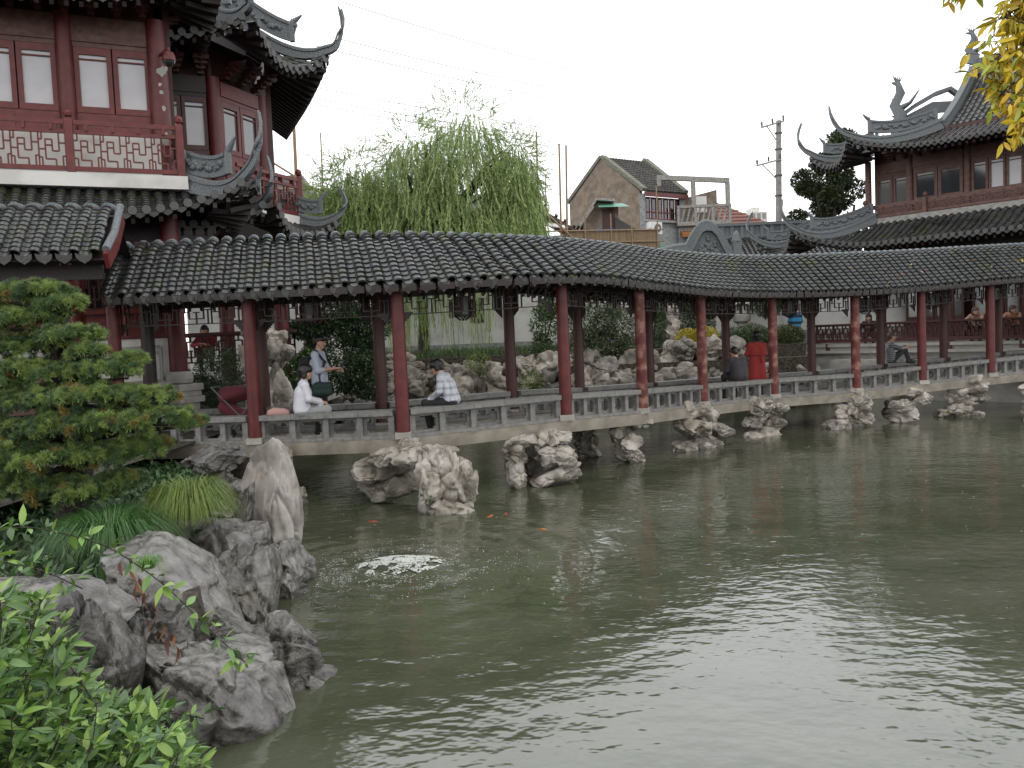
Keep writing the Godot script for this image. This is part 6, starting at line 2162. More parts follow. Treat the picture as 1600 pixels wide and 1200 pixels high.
	b = MB.new()
	b.prism(PackedVector2Array([Vector2(3.55, 6.4), Vector2(5.2, 6.4), Vector2(5.2, 8.35), Vector2(4.25, 8.45), Vector2(3.55, 7.5)]), Transform3D(Basis(), Vector3(0, 0, -38.8)), 1.4)
	part(t, "wall", b, M.brown_render)
	b = MB.new()
	b.bx(4.45, 6.9, -38.12, 5.0, 8.1, -38.06)
	part(t, "window", b, M.brown_wood)
	b = MB.new()
	sweep(b, [Vector3(3.4, 7.35, -38.6), Vector3(4.2, 8.5, -38.6), Vector3(5.0, 8.42, -38.6)], [1.8, 1.8], [.12, .12])
	part(t, "roof_slab", b, M.concrete)
	b = MB.new()
	b.quad(Vector3(4.2, 8.12, -37.3), Vector3(5.6, 8.1, -37.3), Vector3(5.4, 8.38, -38.1), Vector3(4.3, 8.38, -38.1))
	part(t, "green_awning", b, M.green_sheet)
	b = MB.new()
	b.hexa([Vector3(4.1, 6.95, -37.6), Vector3(5.0, 6.9, -37.6), Vector3(5.0, 7.1, -38.1), Vector3(4.1, 7.1, -38.1), Vector3(4.1, 7.0, -37.6), Vector3(5.0, 6.95, -37.6), Vector3(5.0, 7.25, -38.1), Vector3(4.1, 7.25, -38.1)])
	part(t, "blue_tarpaulin", b, flat("blue_sheet", lin(.06, .17, .45), .5))
	b = MB.new()
	b.hexa([Vector3(5.0, 6.4, -37.9), Vector3(7.0, 5.9, -37.9), Vector3(7.0, 5.9, -39.5), Vector3(5.0, 6.4, -39.5), Vector3(5.0, 7.75, -37.9), Vector3(7.0, 6.5, -37.9), Vector3(7.0, 6.5, -39.5), Vector3(5.0, 7.75, -39.5)])
	part(t, "low_roof", b, M.old_tile)
	# bamboo scaffolding with reed screen
	t = thing("reed_fence", "woven reed screen fence on bamboo scaffold poles behind the corridor", "fence", Vector3(4, 1.9, -34))
	b = MB.new()
	for k in 200:
		var x := 2.35 + k * .0192
		var sh := rnd(.6, 1.2)
		b.col = Color(sh, sh * .97, sh * .92)
		b.bx(x, 5.62 + rnd(-.05, .02), -34.02 + rnd(-.01, .01), x + .017, 6.66 + rnd(-.04, .05), -33.99)
	part(t, "reeds", b, M.bamboo, "stuff")
	for y in [5.75, 6.15, 6.62]:
		b = MB.new()
		pole_run(b, Vector3(1.2, y + .12, -33.95), Vector3(6.45, y - .02, -33.95), .035)
		part(t, "rail", b, M.bamboo)
	for x in [3.2, 4.25, 5.1, 6.15]:
		b = MB.new()
		pole_run(b, Vector3(x, 1.9, -33.93), Vector3(x + .06, 7.2 + fposmod(x * 3.7, 1.2), -33.93), .035)
		part(t, "post", b, M.bamboo)
	var np := 0
	for q in [["tallest thin bamboo pole right of the willow", Vector3(1.2, 1.9, -34), Vector3(1.42, 10.75, -34), .05], ["short thin bamboo pole beside the tallest one by the willow", Vector3(1.4, 1.9, -34.3), Vector3(1.75, 9.1, -34.3), .035], ["left pole of the tall bamboo pair above the reed fence", Vector3(2.16, 1.9, -34), Vector3(2.32, 10.25, -34), .055], ["right pole of the tall bamboo pair above the reed fence", Vector3(2.36, 1.9, -34), Vector3(2.6, 10.15, -34), .055], ["diagonal bamboo brace crossing the reed fence", Vector3(.34, 8.8, -33.85), Vector3(3.3, 5.8, -33.85), .05], ["tall bamboo pole rising beside the left hall", Vector3(-8.3, 1.9, -33), Vector3(-8.15, 12.1, -33), .08], ["sloping bamboo pole leaning right from the left hall", Vector3(-9.3, 9.9, -33), Vector3(-7.0, 8.3, -33), .05], ["upper horizontal bamboo pole left of the willow", Vector3(-9.8, 8.75, -33), Vector3(-6.9, 8.62, -33), .045], ["lower horizontal bamboo pole left of the willow", Vector3(-9.8, 7.95, -33), Vector3(-7.2, 7.85, -33), .04], ["dark thin pole standing in the left part of the willow", Vector3(-7.6, 1.9, -34.5), Vector3(-7.45, 11.2, -34.5), .04]]:
		b = MB.new()
		pole_run(b, q[1], q[2], q[3])
		tag(part(self, "bamboo_pole", b, M.bamboo), q[0], "pole", "bamboo scaffold poles")
	# utility pole and its wires
	t = thing("utility_pole", "grey concrete utility pole with two cross arms and wires", "utility pole", Vector3(13.75, 1.9, -42))
	b = MB.new()
	b.tube([Vector3(13.7, 1.9, -42), Vector3(13.8, 7, -42), Vector3(13.93, 12.75, -42)], [.2, .17, .13], 12)
	part(t, "shaft", b, M.concrete)
	for q in [[12.5, 12.98, 14.15], [10.62, 12.7, 13.95]]:
		b = MB.new()
		var zz := -41.82
		b.bar(Vector3(q[1] - (0 if q[0] < 11 else -.0), q[0] - .1, zz), Vector3(q[2], q[0] + .18, zz), .07, .08)
		b.bar(Vector3(q[1] + .3, q[0] - .05, zz), Vector3(13.85, q[0] - .95, zz), .04, .05)
		var arm := part(t, "cross_arm", b, M.concrete)
		for k in 3:
			b = MB.new()
			var x: float = lerpf(q[1] + .04, q[2] - .05, k / 2.0)
			b.lathe(Vector3(x, q[0] - .05 + .28 * (x - q[1]) / 1.2, zz), [Vector2(.02, 0), Vector2(.06, .05), Vector2(.045, .12), Vector2(.06, .17), Vector2(.03, .24), Vector2(0, .25)], 8)
			part(arm, "insulator", b, M.wire)
	for y in [7.3, 9.0, 10.0, 11.3, 12.1]:
		b = MB.new()
		b.tube([Vector3(13.8 + (y - 7) * .02, y, -42), Vector3(13.8 + (y - 7) * .02, y + .06, -42)], [.2], 12)
		part(t, "band", b, M.wire)
	var wl := [["highest overhead wire sagging left from the pole top", Vector3(14.1, 12.95, -41.8), Vector3(-4.6, 12.6, -25), .35], ["second overhead wire from the upper cross arm", Vector3(13.5, 12.75, -41.8), Vector3(-5.1, 11.95, -26), .4], ["third overhead wire just below the second one", Vector3(13.0, 12.6, -41.8), Vector3(-5.6, 11.7, -26), .45], ["upper wire of the lower cross arm behind the willow", Vector3(13.7, 11.0, -41.8), Vector3(-6.9, 11.75, -30), .3], ["middle wire of the lower cross arm behind the willow", Vector3(13.2, 10.85, -41.8), Vector3(-6.9, 11.35, -30), .35], ["lowest wire of the lower cross arm behind the willow", Vector3(12.8, 10.75, -41.8), Vector3(-6.9, 11.15, -30), .4], ["wire running right from the pole top to the hall roof", Vector3(14.1, 12.95, -41.8), Vector3(20, 12.3, -46), .2], ["wire running right from the upper arm to the hall roof", Vector3(13.5, 12.7, -41.8), Vector3(20, 11.6, -46), .2], ["wire running right from the lower arm behind the dark tree", Vector3(13.7, 10.9, -41.8), Vector3(20, 9.9, -46), .2]]
	for q in wl:
		b = MB.new()
		var pts := []
		for k in 15:
			var s := k / 14.0
			pts.append(q[1].lerp(q[2], s) - Vector3(0, q[3] * 4 * s * (1 - s), 0))
		b.tube(pts, [.014], 4, false)
		tag(part(self, "overhead_wire", b, M.overhead), q[0], "wire", "overhead wires")

# ---------------------------------------------------------------- figures: smooth union of tapered bones, meshed with surface nets
# bone: [a, b, ra, rb, material index]
func blend(bones: Array, cell: float, mats: Array, soft := 0.035) -> ArrayMesh:
	var lo := Vector3.INF
	var hi := -Vector3.INF
	for q in bones:
		var r: float = maxf(q[2], q[3]) + cell * 2.5
		lo = lo.min((q[0] as Vector3).min(q[1]) - Vector3.ONE * r)
		hi = hi.max((q[0] as Vector3).max(q[1]) + Vector3.ONE * r)
	var nx := int((hi.x - lo.x) / cell) + 2
	var ny := int((hi.y - lo.y) / cell) + 2
	var nzz := int((hi.z - lo.z) / cell) + 2
	var N := nx * ny * nzz
	var f := PackedFloat32Array()
	f.resize(N)
	f.fill(9.0)
	var near := PackedFloat32Array()
	near.resize(N)
	near.fill(9.0)
	var mi := PackedByteArray()
	mi.resize(N)
	for q in bones:
		var a: Vector3 = q[0]
		var b: Vector3 = q[1]
		var ra: float = q[2]
		var rb: float = q[3]
		var m: int = q[4]
		var r := maxf(ra, rb) + cell * 2.0 + soft
		var l3 := (a.min(b) - Vector3.ONE * r - lo) / cell
		var h3 := (a.max(b) + Vector3.ONE * r - lo) / cell
		var ab := b - a
		var dd := maxf(ab.length_squared(), 1e-9)
		for z in range(maxi(0, int(l3.z)), mini(nzz, int(h3.z) + 1)):
			for y in range(maxi(0, int(l3.y)), mini(ny, int(h3.y) + 1)):
				var idx := (z * ny + y) * nx
				for x in range(maxi(0, int(l3.x)), mini(nx, int(h3.x) + 1)):
					var p := lo + Vector3(x, y, z) * cell
					var t := clampf((p - a).dot(ab) / dd, 0.0, 1.0)
					var d := p.distance_to(a + ab * t) - (ra + (rb - ra) * t)
					if d > r: continue
					var o := f[idx + x]
					if d < near[idx + x]:
						near[idx + x] = d
						mi[idx + x] = m
					var h := maxf(soft - absf(o - d), 0.0) / soft
					f[idx + x] = minf(o, d) - h * h * soft * .25
	var vid := PackedInt32Array()
	vid.resize(N)
	vid.fill(-1)
	var v := PackedVector3Array()
	var vm := PackedByteArray()
	var off := [0, 1, nx, nx + 1, nx * ny, nx * ny + 1, nx * ny + nx, nx * ny + nx + 1]
	var edges := [[0, 1], [2, 3], [4, 5], [6, 7], [0, 2], [1, 3], [4, 6], [5, 7], [0, 4], [1, 5], [2, 6], [3, 7]]
	var cp := []
	for k in 8: cp.append(Vector3(k & 1, (k >> 1) & 1, k >> 2))
	for z in nzz - 1:
		for y in ny - 1:
			var idx := (z * ny + y) * nx
			for x in nx - 1:
				var i := idx + x
				if absf(f[i]) > cell * 2.2: continue
				var c := 0
				for k in 8:
					if f[i + off[k]] < 0: c += 1
				if c == 0 or c == 8: continue
				var s := Vector3.ZERO
				var n := 0
				for e in edges:
					var fa := f[i + off[e[0]]]
					var fb := f[i + off[e[1]]]
					if (fa < 0) != (fb < 0):
						s += (cp[e[0]] as Vector3).lerp(cp[e[1]], fa / (fa - fb))
						n += 1
				vid[i] = v.size()
				v.append(lo + (Vector3(x, y, z) + s / n) * cell)
				vm.append(mi[i])
	var idxs := []
	for m in mats: idxs.append(PackedInt32Array())
	var nrm := PackedVector3Array()
	nrm.resize(v.size())
	var st := [1, nx, nx * ny]
	for z in range(1, nzz - 1):
		for y in range(1, ny - 1):
			var idx := (z * ny + y) * nx
			for x in range(1, nx - 1):
				var i := idx + x
				var fi := f[i]
				if absf(fi) > cell * 2.2: continue
				for ax in 3:
					var fj := f[i + st[ax]]
					if (fi < 0) == (fj < 0): continue
					var u: int = st[(ax + 1) % 3]
					var w: int = st[(ax + 2) % 3]
					var q := [vid[i], vid[i - u], vid[i - u - w], vid[i - w]]
					if q[0] < 0 or q[1] < 0 or q[2] < 0 or q[3] < 0: continue
					if fi >= 0: q.reverse()
					var nn := (v[q[2]] - v[q[0]]).cross(v[q[3]] - v[q[1]])
					for e in 4: nrm[q[e]] += nn
					idxs[vm[q[0]]].append_array([q[0], q[2], q[1], q[0], q[3], q[2]])
	for k in v.size(): nrm[k] = nrm[k].normalized()
	var mesh := ArrayMesh.new()
	for m in mats.size():
		if idxs[m].size() == 0: continue
		var remap := {}
		var vv := PackedVector3Array()
		var nn := PackedVector3Array()
		var ii := PackedInt32Array()
		for k in idxs[m]:
			if not remap.has(k):
				remap[k] = vv.size()
				vv.append(v[k])
				nn.append(nrm[k])
			ii.append(remap[k])
		var arr := []
		arr.resize(Mesh.ARRAY_MAX)
		arr[Mesh.ARRAY_VERTEX] = vv; arr[Mesh.ARRAY_NORMAL] = nn; arr[Mesh.ARRAY_INDEX] = ii
		mesh.add_surface_from_arrays(Mesh.PRIMITIVE_TRIANGLES, arr)
		mesh.surface_set_material(mesh.get_surface_count() - 1, mats[m])
	return mesh

func hand_bones(w: Vector3, dir: Vector3, up: Vector3, side: float, curl: float) -> Array:
	# palm from the wrist along dir, back of the hand towards up; thumb on the side given
	var s := dir.cross(up).normalized() * side
	up = s.cross(dir).normalized() * side
	var out := []
	var kn := w + dir * .085
	for k in 4:
		var o := s * (.03 - .02 * k)
		out.append([w + o * .6 + dir * .01, kn + o, .013, .011, 0])
		var len: float = [.065, .075, .07, .055][k]
		var d1 := (dir - up * curl * .6).normalized()
		var d2 := (dir - up * curl * 1.6).normalized()
		var d3 := (dir - up * curl * 2.8).normalized()
		var a := kn + o
		var b := a + d1 * len * .45
		var c := b + d2 * len * .35
		out.append([a, b, .0095, .009, 0]); out.append([b, c, .009, .008, 0]); out.append([c, c + d3 * len * .28, .008, .0065, 0])
	var t0 := w + s * .028 + dir * .02
	var t1 := t0 + (s * .8 + dir * .7 - up * .3).normalized() * .04
	var t2 := t1 + (s * .2 + dir * .9 - up * curl * .6).normalized() * .032
	out.append([t0, t1, .012, .010, 0]); out.append([t1, t2, .0095, .0075, 0])
	return out

# J: joints in the figure's own axes (x to its left, y up, z forward); C: materials; H: hair style
func person(label: String, at: Vector3, yaw: float, J: Dictionary, C: Dictionary, group := "", cell := .016) -> Node3D:
	var t := thing("person", label, "person", at, group)
	t.rotation.y = yaw
	var top := 0
	var bot := 1
	var skin := 2
	var shoe := 3
	var B := []
	var pel: Vector3 = J.pelvis
	var ch: Vector3 = J.chest
	var nk: Vector3 = J.neck
	var hd: Vector3 = J.head
	var fat: float = C.get("fat", 1.0)
	var up := (ch - pel).normalized()
	var sx := Vector3.RIGHT
	if J.has("turn"): sx = Vector3.RIGHT.rotated(Vector3.UP, J.turn)
	for s in [-1, 1]:
		B.append([pel + sx * s * .06 + up * .02, ch + sx * s * .07, .115 * fat, .115 * fat, top])
		B.append([ch + sx * s * .06, nk - up * .05 + sx * s * .05, .11 * fat, .06, top])
	for s in [-1, 1]:
		var q := "l" if s == 1 else "r"
		var sh: Vector3 = J.get("sh" + q, nk - (nk - ch).normalized() * .07 + sx * s * .165)
		var el: Vector3 = J["el" + q]
		var wr: Vector3 = J["wr" + q]
		B.append([nk - up * .06, sh, .062, .058, top])
		B.append([sh, el, .058 * fat, .045 * fat, top])
		var sl: float = C.get("sleeve", .9)
		var cuff := el.lerp(wr, sl)
		B.append([el, cuff, .046 * fat, .038 * fat, top])
		B.append([cuff - (cuff - el) * .1, wr, .032, .026, skin])
		var hip: Vector3 = J.get("hip" + q, pel + sx * s * .085 - up * .03)
		var kn: Vector3 = J["kn" + q]
		var an: Vector3 = J["an" + q]
		B.append([hip, kn, .088, .06, bot])
		B.append([kn, an, .06, .042, bot])
		var toe: Vector3 = J.get("toe" + q, an + Vector3(0, -.05, .16))
		B.append([an + Vector3(0, -.04, -.02), toe, .042, .036, shoe])
	B.append([nk - up * .04, hd - Vector3(0, .05, 0), .052, .05, skin])
	if C.has("skirt"):
		for s in [-1, 1]: B.append([pel + sx * s * .06, pel + sx * s * .075 + Vector3(0, -C.skirt, 0), .125, .15, top])
	var bm := MeshInstance3D.new()
	bm.name = "body"
	bm.mesh = blend(B, cell, [C.top, C.bottom, M.skin, C.shoe])
	t.add_child(bm)
	# head: its own fine grid, turned by the head's yaw and pitch
	var hy: float = J.get("hyaw", 0.0)
	var hp: float = J.get("hpitch", 0.0)
	var hb := Basis.from_euler(Vector3(hp, hy, 0))
	var hp3 := func(x: float, y: float, z: float) -> Vector3: return hd + hb * Vector3(x, y, z)
	var HB := []
	HB.append([hp3.call(0, .035, -.015), hp3.call(0, .03, .01), .082, .08, 0])
	HB.append([hp3.call(0, -.02, .025), hp3.call(0, -.065, .05), .062, .04, 0])
	for s in [-1, 1]:
		HB.append([hp3.call(s * .03, -.03, .03), hp3.call(s * .018, -.07, .055), .045, .03, 0])
		HB.append([hp3.call(s * .079, .0, -.005), hp3.call(s * .082, -.03, .0), .014, .010, 0])
		HB.append([hp3.call(s * .034, .022, .078), hp3.call(s * .02, .026, .083), .010, .009, 0])
	HB.append([hp3.call(0, .01, .085), hp3.call(0, -.022, .105), .009, .0135, 0])
	HB.append([hp3.call(-.02, -.05, .082), hp3.call(.02, -.05, .082), .0085, .0085, 1])
	HB.append([hp3.call(0, -.05, 0), nk, .048, .05, 0])
	var hm := MeshInstance3D.new()
	hm.name = "head"
	hm.mesh = blend(HB, .0065, [M.skin, flat("lips", lin(.34, .13, .1), .5)], .018)
	t.add_child(hm)
	var em := MB.new()
	for s in [-1, 1]: rock(em, hp3.call(s * .031, .008, .079), Vector3(.011, .0065, .006), Vector3(0, hy, 0), 1, 1, 0.0)
	part_local(t, "eyes", em, M.black)
	# hair
	var K := []
	var hr: float = C.get("hair_r", .088)
	K.append([hp3.call(0, .05, -.025), hp3.call(0, .055, .015), hr, hr * .95, 0])
	K.append([hp3.call(0, .02, -.05), hp3.call(0, -.02, -.055), hr * .8, hr * .62, 0])
	for s in [-1, 1]: K.append([hp3.call(s * .05, .04, -.02), hp3.call(s * .062, .0, -.025), .045, .032, 0])
	K.append([hp3.call(-.045, .075, .048), hp3.call(.045, .072, .048), .028, .028, 0])
	var hl: float = C.get("hair_l", 0.0)
	if hl > 0:
		for s in [-1, 0, 1]:
			K.append([hp3.call(s * .05, .02, -.05 + absf(s) * .03), hp3.call(s * .068, -hl, -.05 + absf(s) * .035), .055, .038, 0])
	var hmesh := MeshInstance3D.new()
	hmesh.name = "hair"
	hmesh.mesh = blend(K, .0085, [C.get("hair", M.hair)], .02)
	t.add_child(hmesh)
	for q in ["l", "r"]:
		var el: Vector3 = J["el" + q]
		var wr: Vector3 = J["wr" + q]
		var dir: Vector3 = J.get("hd" + q, (wr - el).normalized())
		var mh := MeshInstance3D.new()
		mh.name = "hand"
		mh.mesh = blend(hand_bones(wr - dir * .01, dir.normalized(), J.get("hu" + q, Vector3.UP), 1.0 if q == "r" else -1.0, J.get("curl", .5)), .005, [M.skin], .008)
		t.add_child(mh, true)
	return t

func part_local(parent: Node, called: String, mb: MB, mat: Material) -> MeshInstance3D:
	var o := MeshInstance3D.new()
	o.mesh = mb.mesh(mat)
	o.name = called
	parent.add_child(o, true)
	return o

func cloth(key: String, c: Color, img: Image = null, sc := 4.0) -> StandardMaterial3D:
	var m := flat(key, c, .85)
	if img:
		m.albedo_color = Color.WHITE
		m.albedo_texture = ImageTexture.create_from_image(img)
		m.uv1_triplanar = true
		m.uv1_scale = Vector3.ONE * sc
	m.rim_enabled = true
	m.rim = .3
	return m

func J(d: Dictionary) -> Dictionary:
	return d

func people():
	var plaid := Image.create(64, 64, false, Image.FORMAT_RGB8)
	for y in 64:
		for x in 64:
			var a := 1.0 if (x % 32) < 14 else 0.0
			var b := 1.0 if (y % 32) < 14 else 0.0
			var v := .62 - .2 * a - .2 * b
			if x % 32 in [20, 26] or y % 32 in [20, 26]: v -= .12
			plaid.set_pixel(x, y, Color(v * .97, v, v * 1.12).linear_to_srgb())
	var stripe := Image.create(8, 64, false, Image.FORMAT_RGB8)
	for y in 64:
		for x in 8:
			var v := .34 if y % 16 < 5 else .075
			stripe.set_pixel(x, y, Color(v, v, v * 1.08).linear_to_srgb())
	var bands := Image.create(8, 64, false, Image.FORMAT_RGB8)
	for y in 64:
		for x in 8: bands.set_pixel(x, y, lin(.04, .28, .55) if y % 32 < 18 else lin(.02, .03, .05))
	var black := cloth("black_cloth", lin(.018, .018, .02))
	var shoe := flat("shoe", lin(.02, .02, .02), .5)
	# standing man
	person("man standing in pale blue shirt with backpack, looking at his phone", Vector3(-3.28, .95, -14.05), deg_to_rad(84), J({"pelvis": Vector3(0, .92, 0), "chest": Vector3(0, 1.22, -.01), "neck": Vector3(0, 1.45, .0), "head": Vector3(0, 1.585, .035), "hpitch": .2, "ell": Vector3(.2, 1.12, .06), "wrl": Vector3(.08, 1.12, .29), "elr": Vector3(-.21, 1.11, .05), "wrr": Vector3(-.06, 1.14, .3), "knl": Vector3(.1, .5, .03), "anl": Vector3(.1, .09, .0), "knr": Vector3(-.1, .5, .0), "anr": Vector3(-.1, .09, -.04), "curl": .8}), {"top": cloth("pale_shirt", lin(.42, .45, .53)), "bottom": black, "shoe": shoe, "sleeve": .25, "hair_r": .086, "fat": 1.08}, "", .014)
	var bones := [[Vector3(-3.47, 1.92, -14.05), Vector3(-3.46, 2.2, -14.05), .13, .11, 0], [Vector3(-3.5, 1.92, -14.15), Vector3(-3.5, 2.2, -14.13), .12, .1, 0], [Vector3(-3.5, 1.92, -13.95), Vector3(-3.5, 2.2, -13.97), .12, .1, 0], [Vector3(-3.42, 2.28, -13.9), Vector3(-3.28, 2.39, -13.9), .022, .022, 0], [Vector3(-3.28, 2.39, -13.9), Vector3(-3.14, 2.2, -13.91), .022, .02, 0], [Vector3(-3.14, 2.2, -13.91), Vector3(-3.3, 1.85, -13.88), .02, .02, 0]]
	var o := MeshInstance3D.new()
	o.name = numbered("backpack"); o.mesh = blend(bones, .014, [black]); add_child(o)
	tag(o, "black backpack on the back of the standing man", "backpack")
	o = MeshInstance3D.new()
	bones = [[Vector3(-3.28, 1.7, -13.82), Vector3(-3.1, 1.7, -13.82), .075, .075, 0], [Vector3(-3.28, 1.8, -13.82), Vector3(-3.1, 1.8, -13.82), .07, .07, 0], [Vector3(-3.22, 1.85, -13.82), Vector3(-3.25, 2.3, -13.9), .014, .014, 0]]
	o.name = numbered("shoulder_bag"); o.mesh = blend(bones, .012, [flat("green_bag", lin(.015, .04, .032), .7)]); add_child(o)
	tag(o, "dark green shoulder bag at the hip of the standing man", "bag")
	var mb := MB.new()
	mb.box(Transform3D(Basis(Vector3(0, 0, 1), .45), Vector3(-2.87, 2.14, -14.06)), Vector3(.15, .012, .075))
	o = part(self, "phone", mb, M.black)
	tag(o, "dark phone held out by the standing man", "phone")
	# seated woman
	person("woman in white jacket sitting on the near railing, back turned", Vector3(-3.4, 1.36, -13.2), deg_to_rad(112), J({"pelvis": Vector3(0, .11, 0), "chest": Vector3(0, .38, .04), "neck": Vector3(0, .57, .06), "head": Vector3(0, .7, .1), "hyaw": -.15, "hpitch": .15, "ell": Vector3(.21, .28, .12), "wrl": Vector3(.07, .22, .33), "elr": Vector3(-.22, .28, .1), "wrr": Vector3(-.07, .2, .32), "knl": Vector3(.1, .1, .4), "anl": Vector3(.1, -.32, .36), "knr": Vector3(-.1, .1, .4), "anr": Vector3(-.1, -.32, .38), "curl": 1.0}), {"top": cloth("white_jacket", lin(.62, .62, .67)), "bottom": cloth("grey_trousers", lin(.3, .32, .31)), "shoe": shoe, "hair_r": .094, "hair_l": .07, "fat": 1.08}, "", .014)
	# young man in checked shirt
	person("young man in checked shirt sitting on the near railing, leaning forward", Vector3(-.98, 1.4, -13.45), deg_to_rad(-104), J({"pelvis": Vector3(0, .1, 0), "chest": Vector3(0, .37, .09), "neck": Vector3(0, .55, .17), "head": Vector3(0, .645, .25), "hpitch": .35, "ell": Vector3(.2, .26, .17), "wrl": Vector3(.12, .13, .36), "elr": Vector3(-.2, .26, .17), "wrr": Vector3(-.12, .13, .38), "knl": Vector3(.12, .07, .44), "anl": Vector3(.14, -.36, .36), "knr": Vector3(-.12, .06, .44), "anr": Vector3(-.14, -.36, .42), "curl": .5}), {"top": cloth("checked_shirt", Color.WHITE, plaid, 4.5), "bottom": black, "shoe": shoe, "hair_r": .097, "hair_l": .03}, "", .012)
	# dark jacket, back to us
	person("person in dark grey jacket hunched on the near railing", Vector3(5.2, 1.26, -18.75), deg_to_rad(200), J({"pelvis": Vector3(0, .12, 0), "chest": Vector3(0, .37, .06), "neck": Vector3(0, .54, .13), "head": Vector3(0, .66, .2), "hpitch": .4, "ell": Vector3(.25, .26, .14), "wrl": Vector3(.1, .18, .33), "elr": Vector3(-.25, .26, .14), "wrr": Vector3(-.1, .18, .33), "knl": Vector3(.15, .1, .42), "anl": Vector3(.15, -.32, .4), "knr": Vector3(-.15, .1, .42), "anr": Vector3(-.15, -.32, .4)}), {"top": cloth("dark_jacket", lin(.035, .032, .037)), "bottom": black, "shoe": shoe, "fat": 1.3}, "", .016)
	# woman in red coat
	var rw := person("woman in red coat standing with her back to the pond", Vector3(5.87, .82, -19.65), deg_to_rad(184), J({"pelvis": Vector3(0, .84, 0), "chest": Vector3(0, 1.1, 0), "neck": Vector3(0, 1.3, .0), "head": Vector3(0, 1.43, .02), "ell": Vector3(.23, 1.02, .06), "wrl": Vector3(.08, 1.0, .25), "elr": Vector3(-.23, 1.02, .06), "wrr": Vector3(-.08, 1.02, .25), "knl": Vector3(.09, .46, .02), "anl": Vector3(.09, .09, 0), "knr": Vector3(-.09, .46, .02), "anr": Vector3(-.09, .09, 0)}), {"top": cloth("red_coat", lin(.3, .028, .024)), "bottom": black, "shoe": shoe, "skirt": .38, "hair_r": .1, "hair_l": .12, "fat": 1.1}, "", .016)
	var belt := MB.new()
	var ring := []
	for k in 21: ring.append(Vector3(cos(TAU * k / 20.0) * .192, .99, sin(TAU * k / 20.0) * .135))
	belt.tube(ring, [.02], 6)
	belt.tube([Vector3(-.03, .99, -.14), Vector3(-.05, .82, -.165)], [.014, .012], 5)
	part_local(rw, "belt", belt, cloth("belt_cloth", lin(.2, .018, .016)))
	# striped shirt on the far railing
	person("man in striped shirt sitting sideways on the far railing, knees up", Vector3(10.47, 1.3, -22.7), deg_to_rad(78), J({"pelvis": Vector3(0, .1, 0), "chest": Vector3(0, .4, -.02), "neck": Vector3(0, .6, .0), "head": Vector3(0, .74, .03), "ell": Vector3(.2, .42, .2), "wrl": Vector3(.1, .46, .42), "elr": Vector3(-.2, .44, .2), "wrr": Vector3(-.1, .47, .43), "knl": Vector3(.1, .44, .38), "anl": Vector3(.1, .1, .5), "knr": Vector3(-.1, .42, .34), "anr": Vector3(-.1, .1, .42)}), {"top": cloth("striped_shirt", Color.WHITE, stripe, 5.0), "bottom": cloth("dark_jeans", lin(.03, .038, .04)), "shoe": shoe, "hair": M.brown_hair, "sleeve": .05}, "", .016)
	# leaning on rails
	var lean := {"pelvis": Vector3(0, .1, 0), "chest": Vector3(0, .36, .1), "neck": Vector3(0, .52, .2), "head": Vector3(0, .64, .28), "hpitch": .15, "ell": Vector3(.26, .3, .42), "wrl": Vector3(.06, .31, .52), "elr": Vector3(-.26, .3, .42), "wrr": Vector3(-.06, .33, .55), "knl": Vector3(.12, .1, .3), "anl": Vector3(.12, -.26, .2), "knr": Vector3(-.12, .1, .3), "anr": Vector3(-.12, -.26, .2), "toel": Vector3(.12, -.3, .28), "toer": Vector3(-.12, -.3, .28)}
	var l2 := lean.duplicate(); l2.hyaw = .9; l2.head = Vector3(.05, .6, .34)
	person("person in red top leaning over the dark porch railing at left", Vector3(-7.22, 2.3, -19.65), deg_to_rad(12), lean, {"top": cloth("red_top", lin(.45, .05, .06)), "bottom": black, "shoe": shoe, "hair_l": .02}, "", .02)
	person("person with long light brown hair resting arms on the terrace rail", Vector3(14.62, 2.08, -25.72), deg_to_rad(-52), l2, {"top": cloth("pale_top", lin(.4, .24, .18)), "bottom": black, "shoe": shoe, "hair": M.brown_hair, "hair_l": .1, "sleeve": .1}, "", .02)
	person("person at the terrace rail almost hidden by the last far column", Vector3(15.28, 2.08, -24.98), deg_to_rad(-46), l2, {"top": cloth("orange_top", lin(.45, .22, .14)), "bottom": black, "shoe": shoe, "hair": M.brown_hair, "hair_l": .06, "sleeve": .1}, "", .02)
	person("dark haired person low behind the left end of the terrace rail", Vector3(12.35, 2.0, -28.3), deg_to_rad(-30), lean, {"top": black, "bottom": black, "shoe": shoe, "hair_l": .08}, "", .02)
	person("person in blue banded jacket standing by the stone block", Vector3(10.05, 1.6, -29.0), deg_to_rad(172), J({"pelvis": Vector3(0, .84, 0), "chest": Vector3(0, 1.1, 0), "neck": Vector3(0, 1.3, .0), "head": Vector3(0, 1.42, .04), "ell": Vector3(.22, 1.02, .02), "wrl": Vector3(.16, .86, .18), "elr": Vector3(-.22, 1.02, .02), "wrr": Vector3(-.16, .86, .18), "knl": Vector3(.09, .46, .02), "anl": Vector3(.09, .09, 0), "knr": Vector3(-.09, .46, .02), "anr": Vector3(-.09, .09, 0)}), {"top": cloth("banded_jacket", Color.WHITE, bands, 2.2), "bottom": cloth("dark_jeans2", lin(.03, .035, .045)), "shoe": shoe, "fat": 1.02}, "", .02)
	# folded dark red stroller, pink bag
	var t := thing("stroller", "dark red folding baby stroller parked by the first column", "stroller", Vector3(-4.6, .95, -14.0))
	var c := Vector3(-4.6, .95, -14.0)
	o = MeshInstance3D.new()
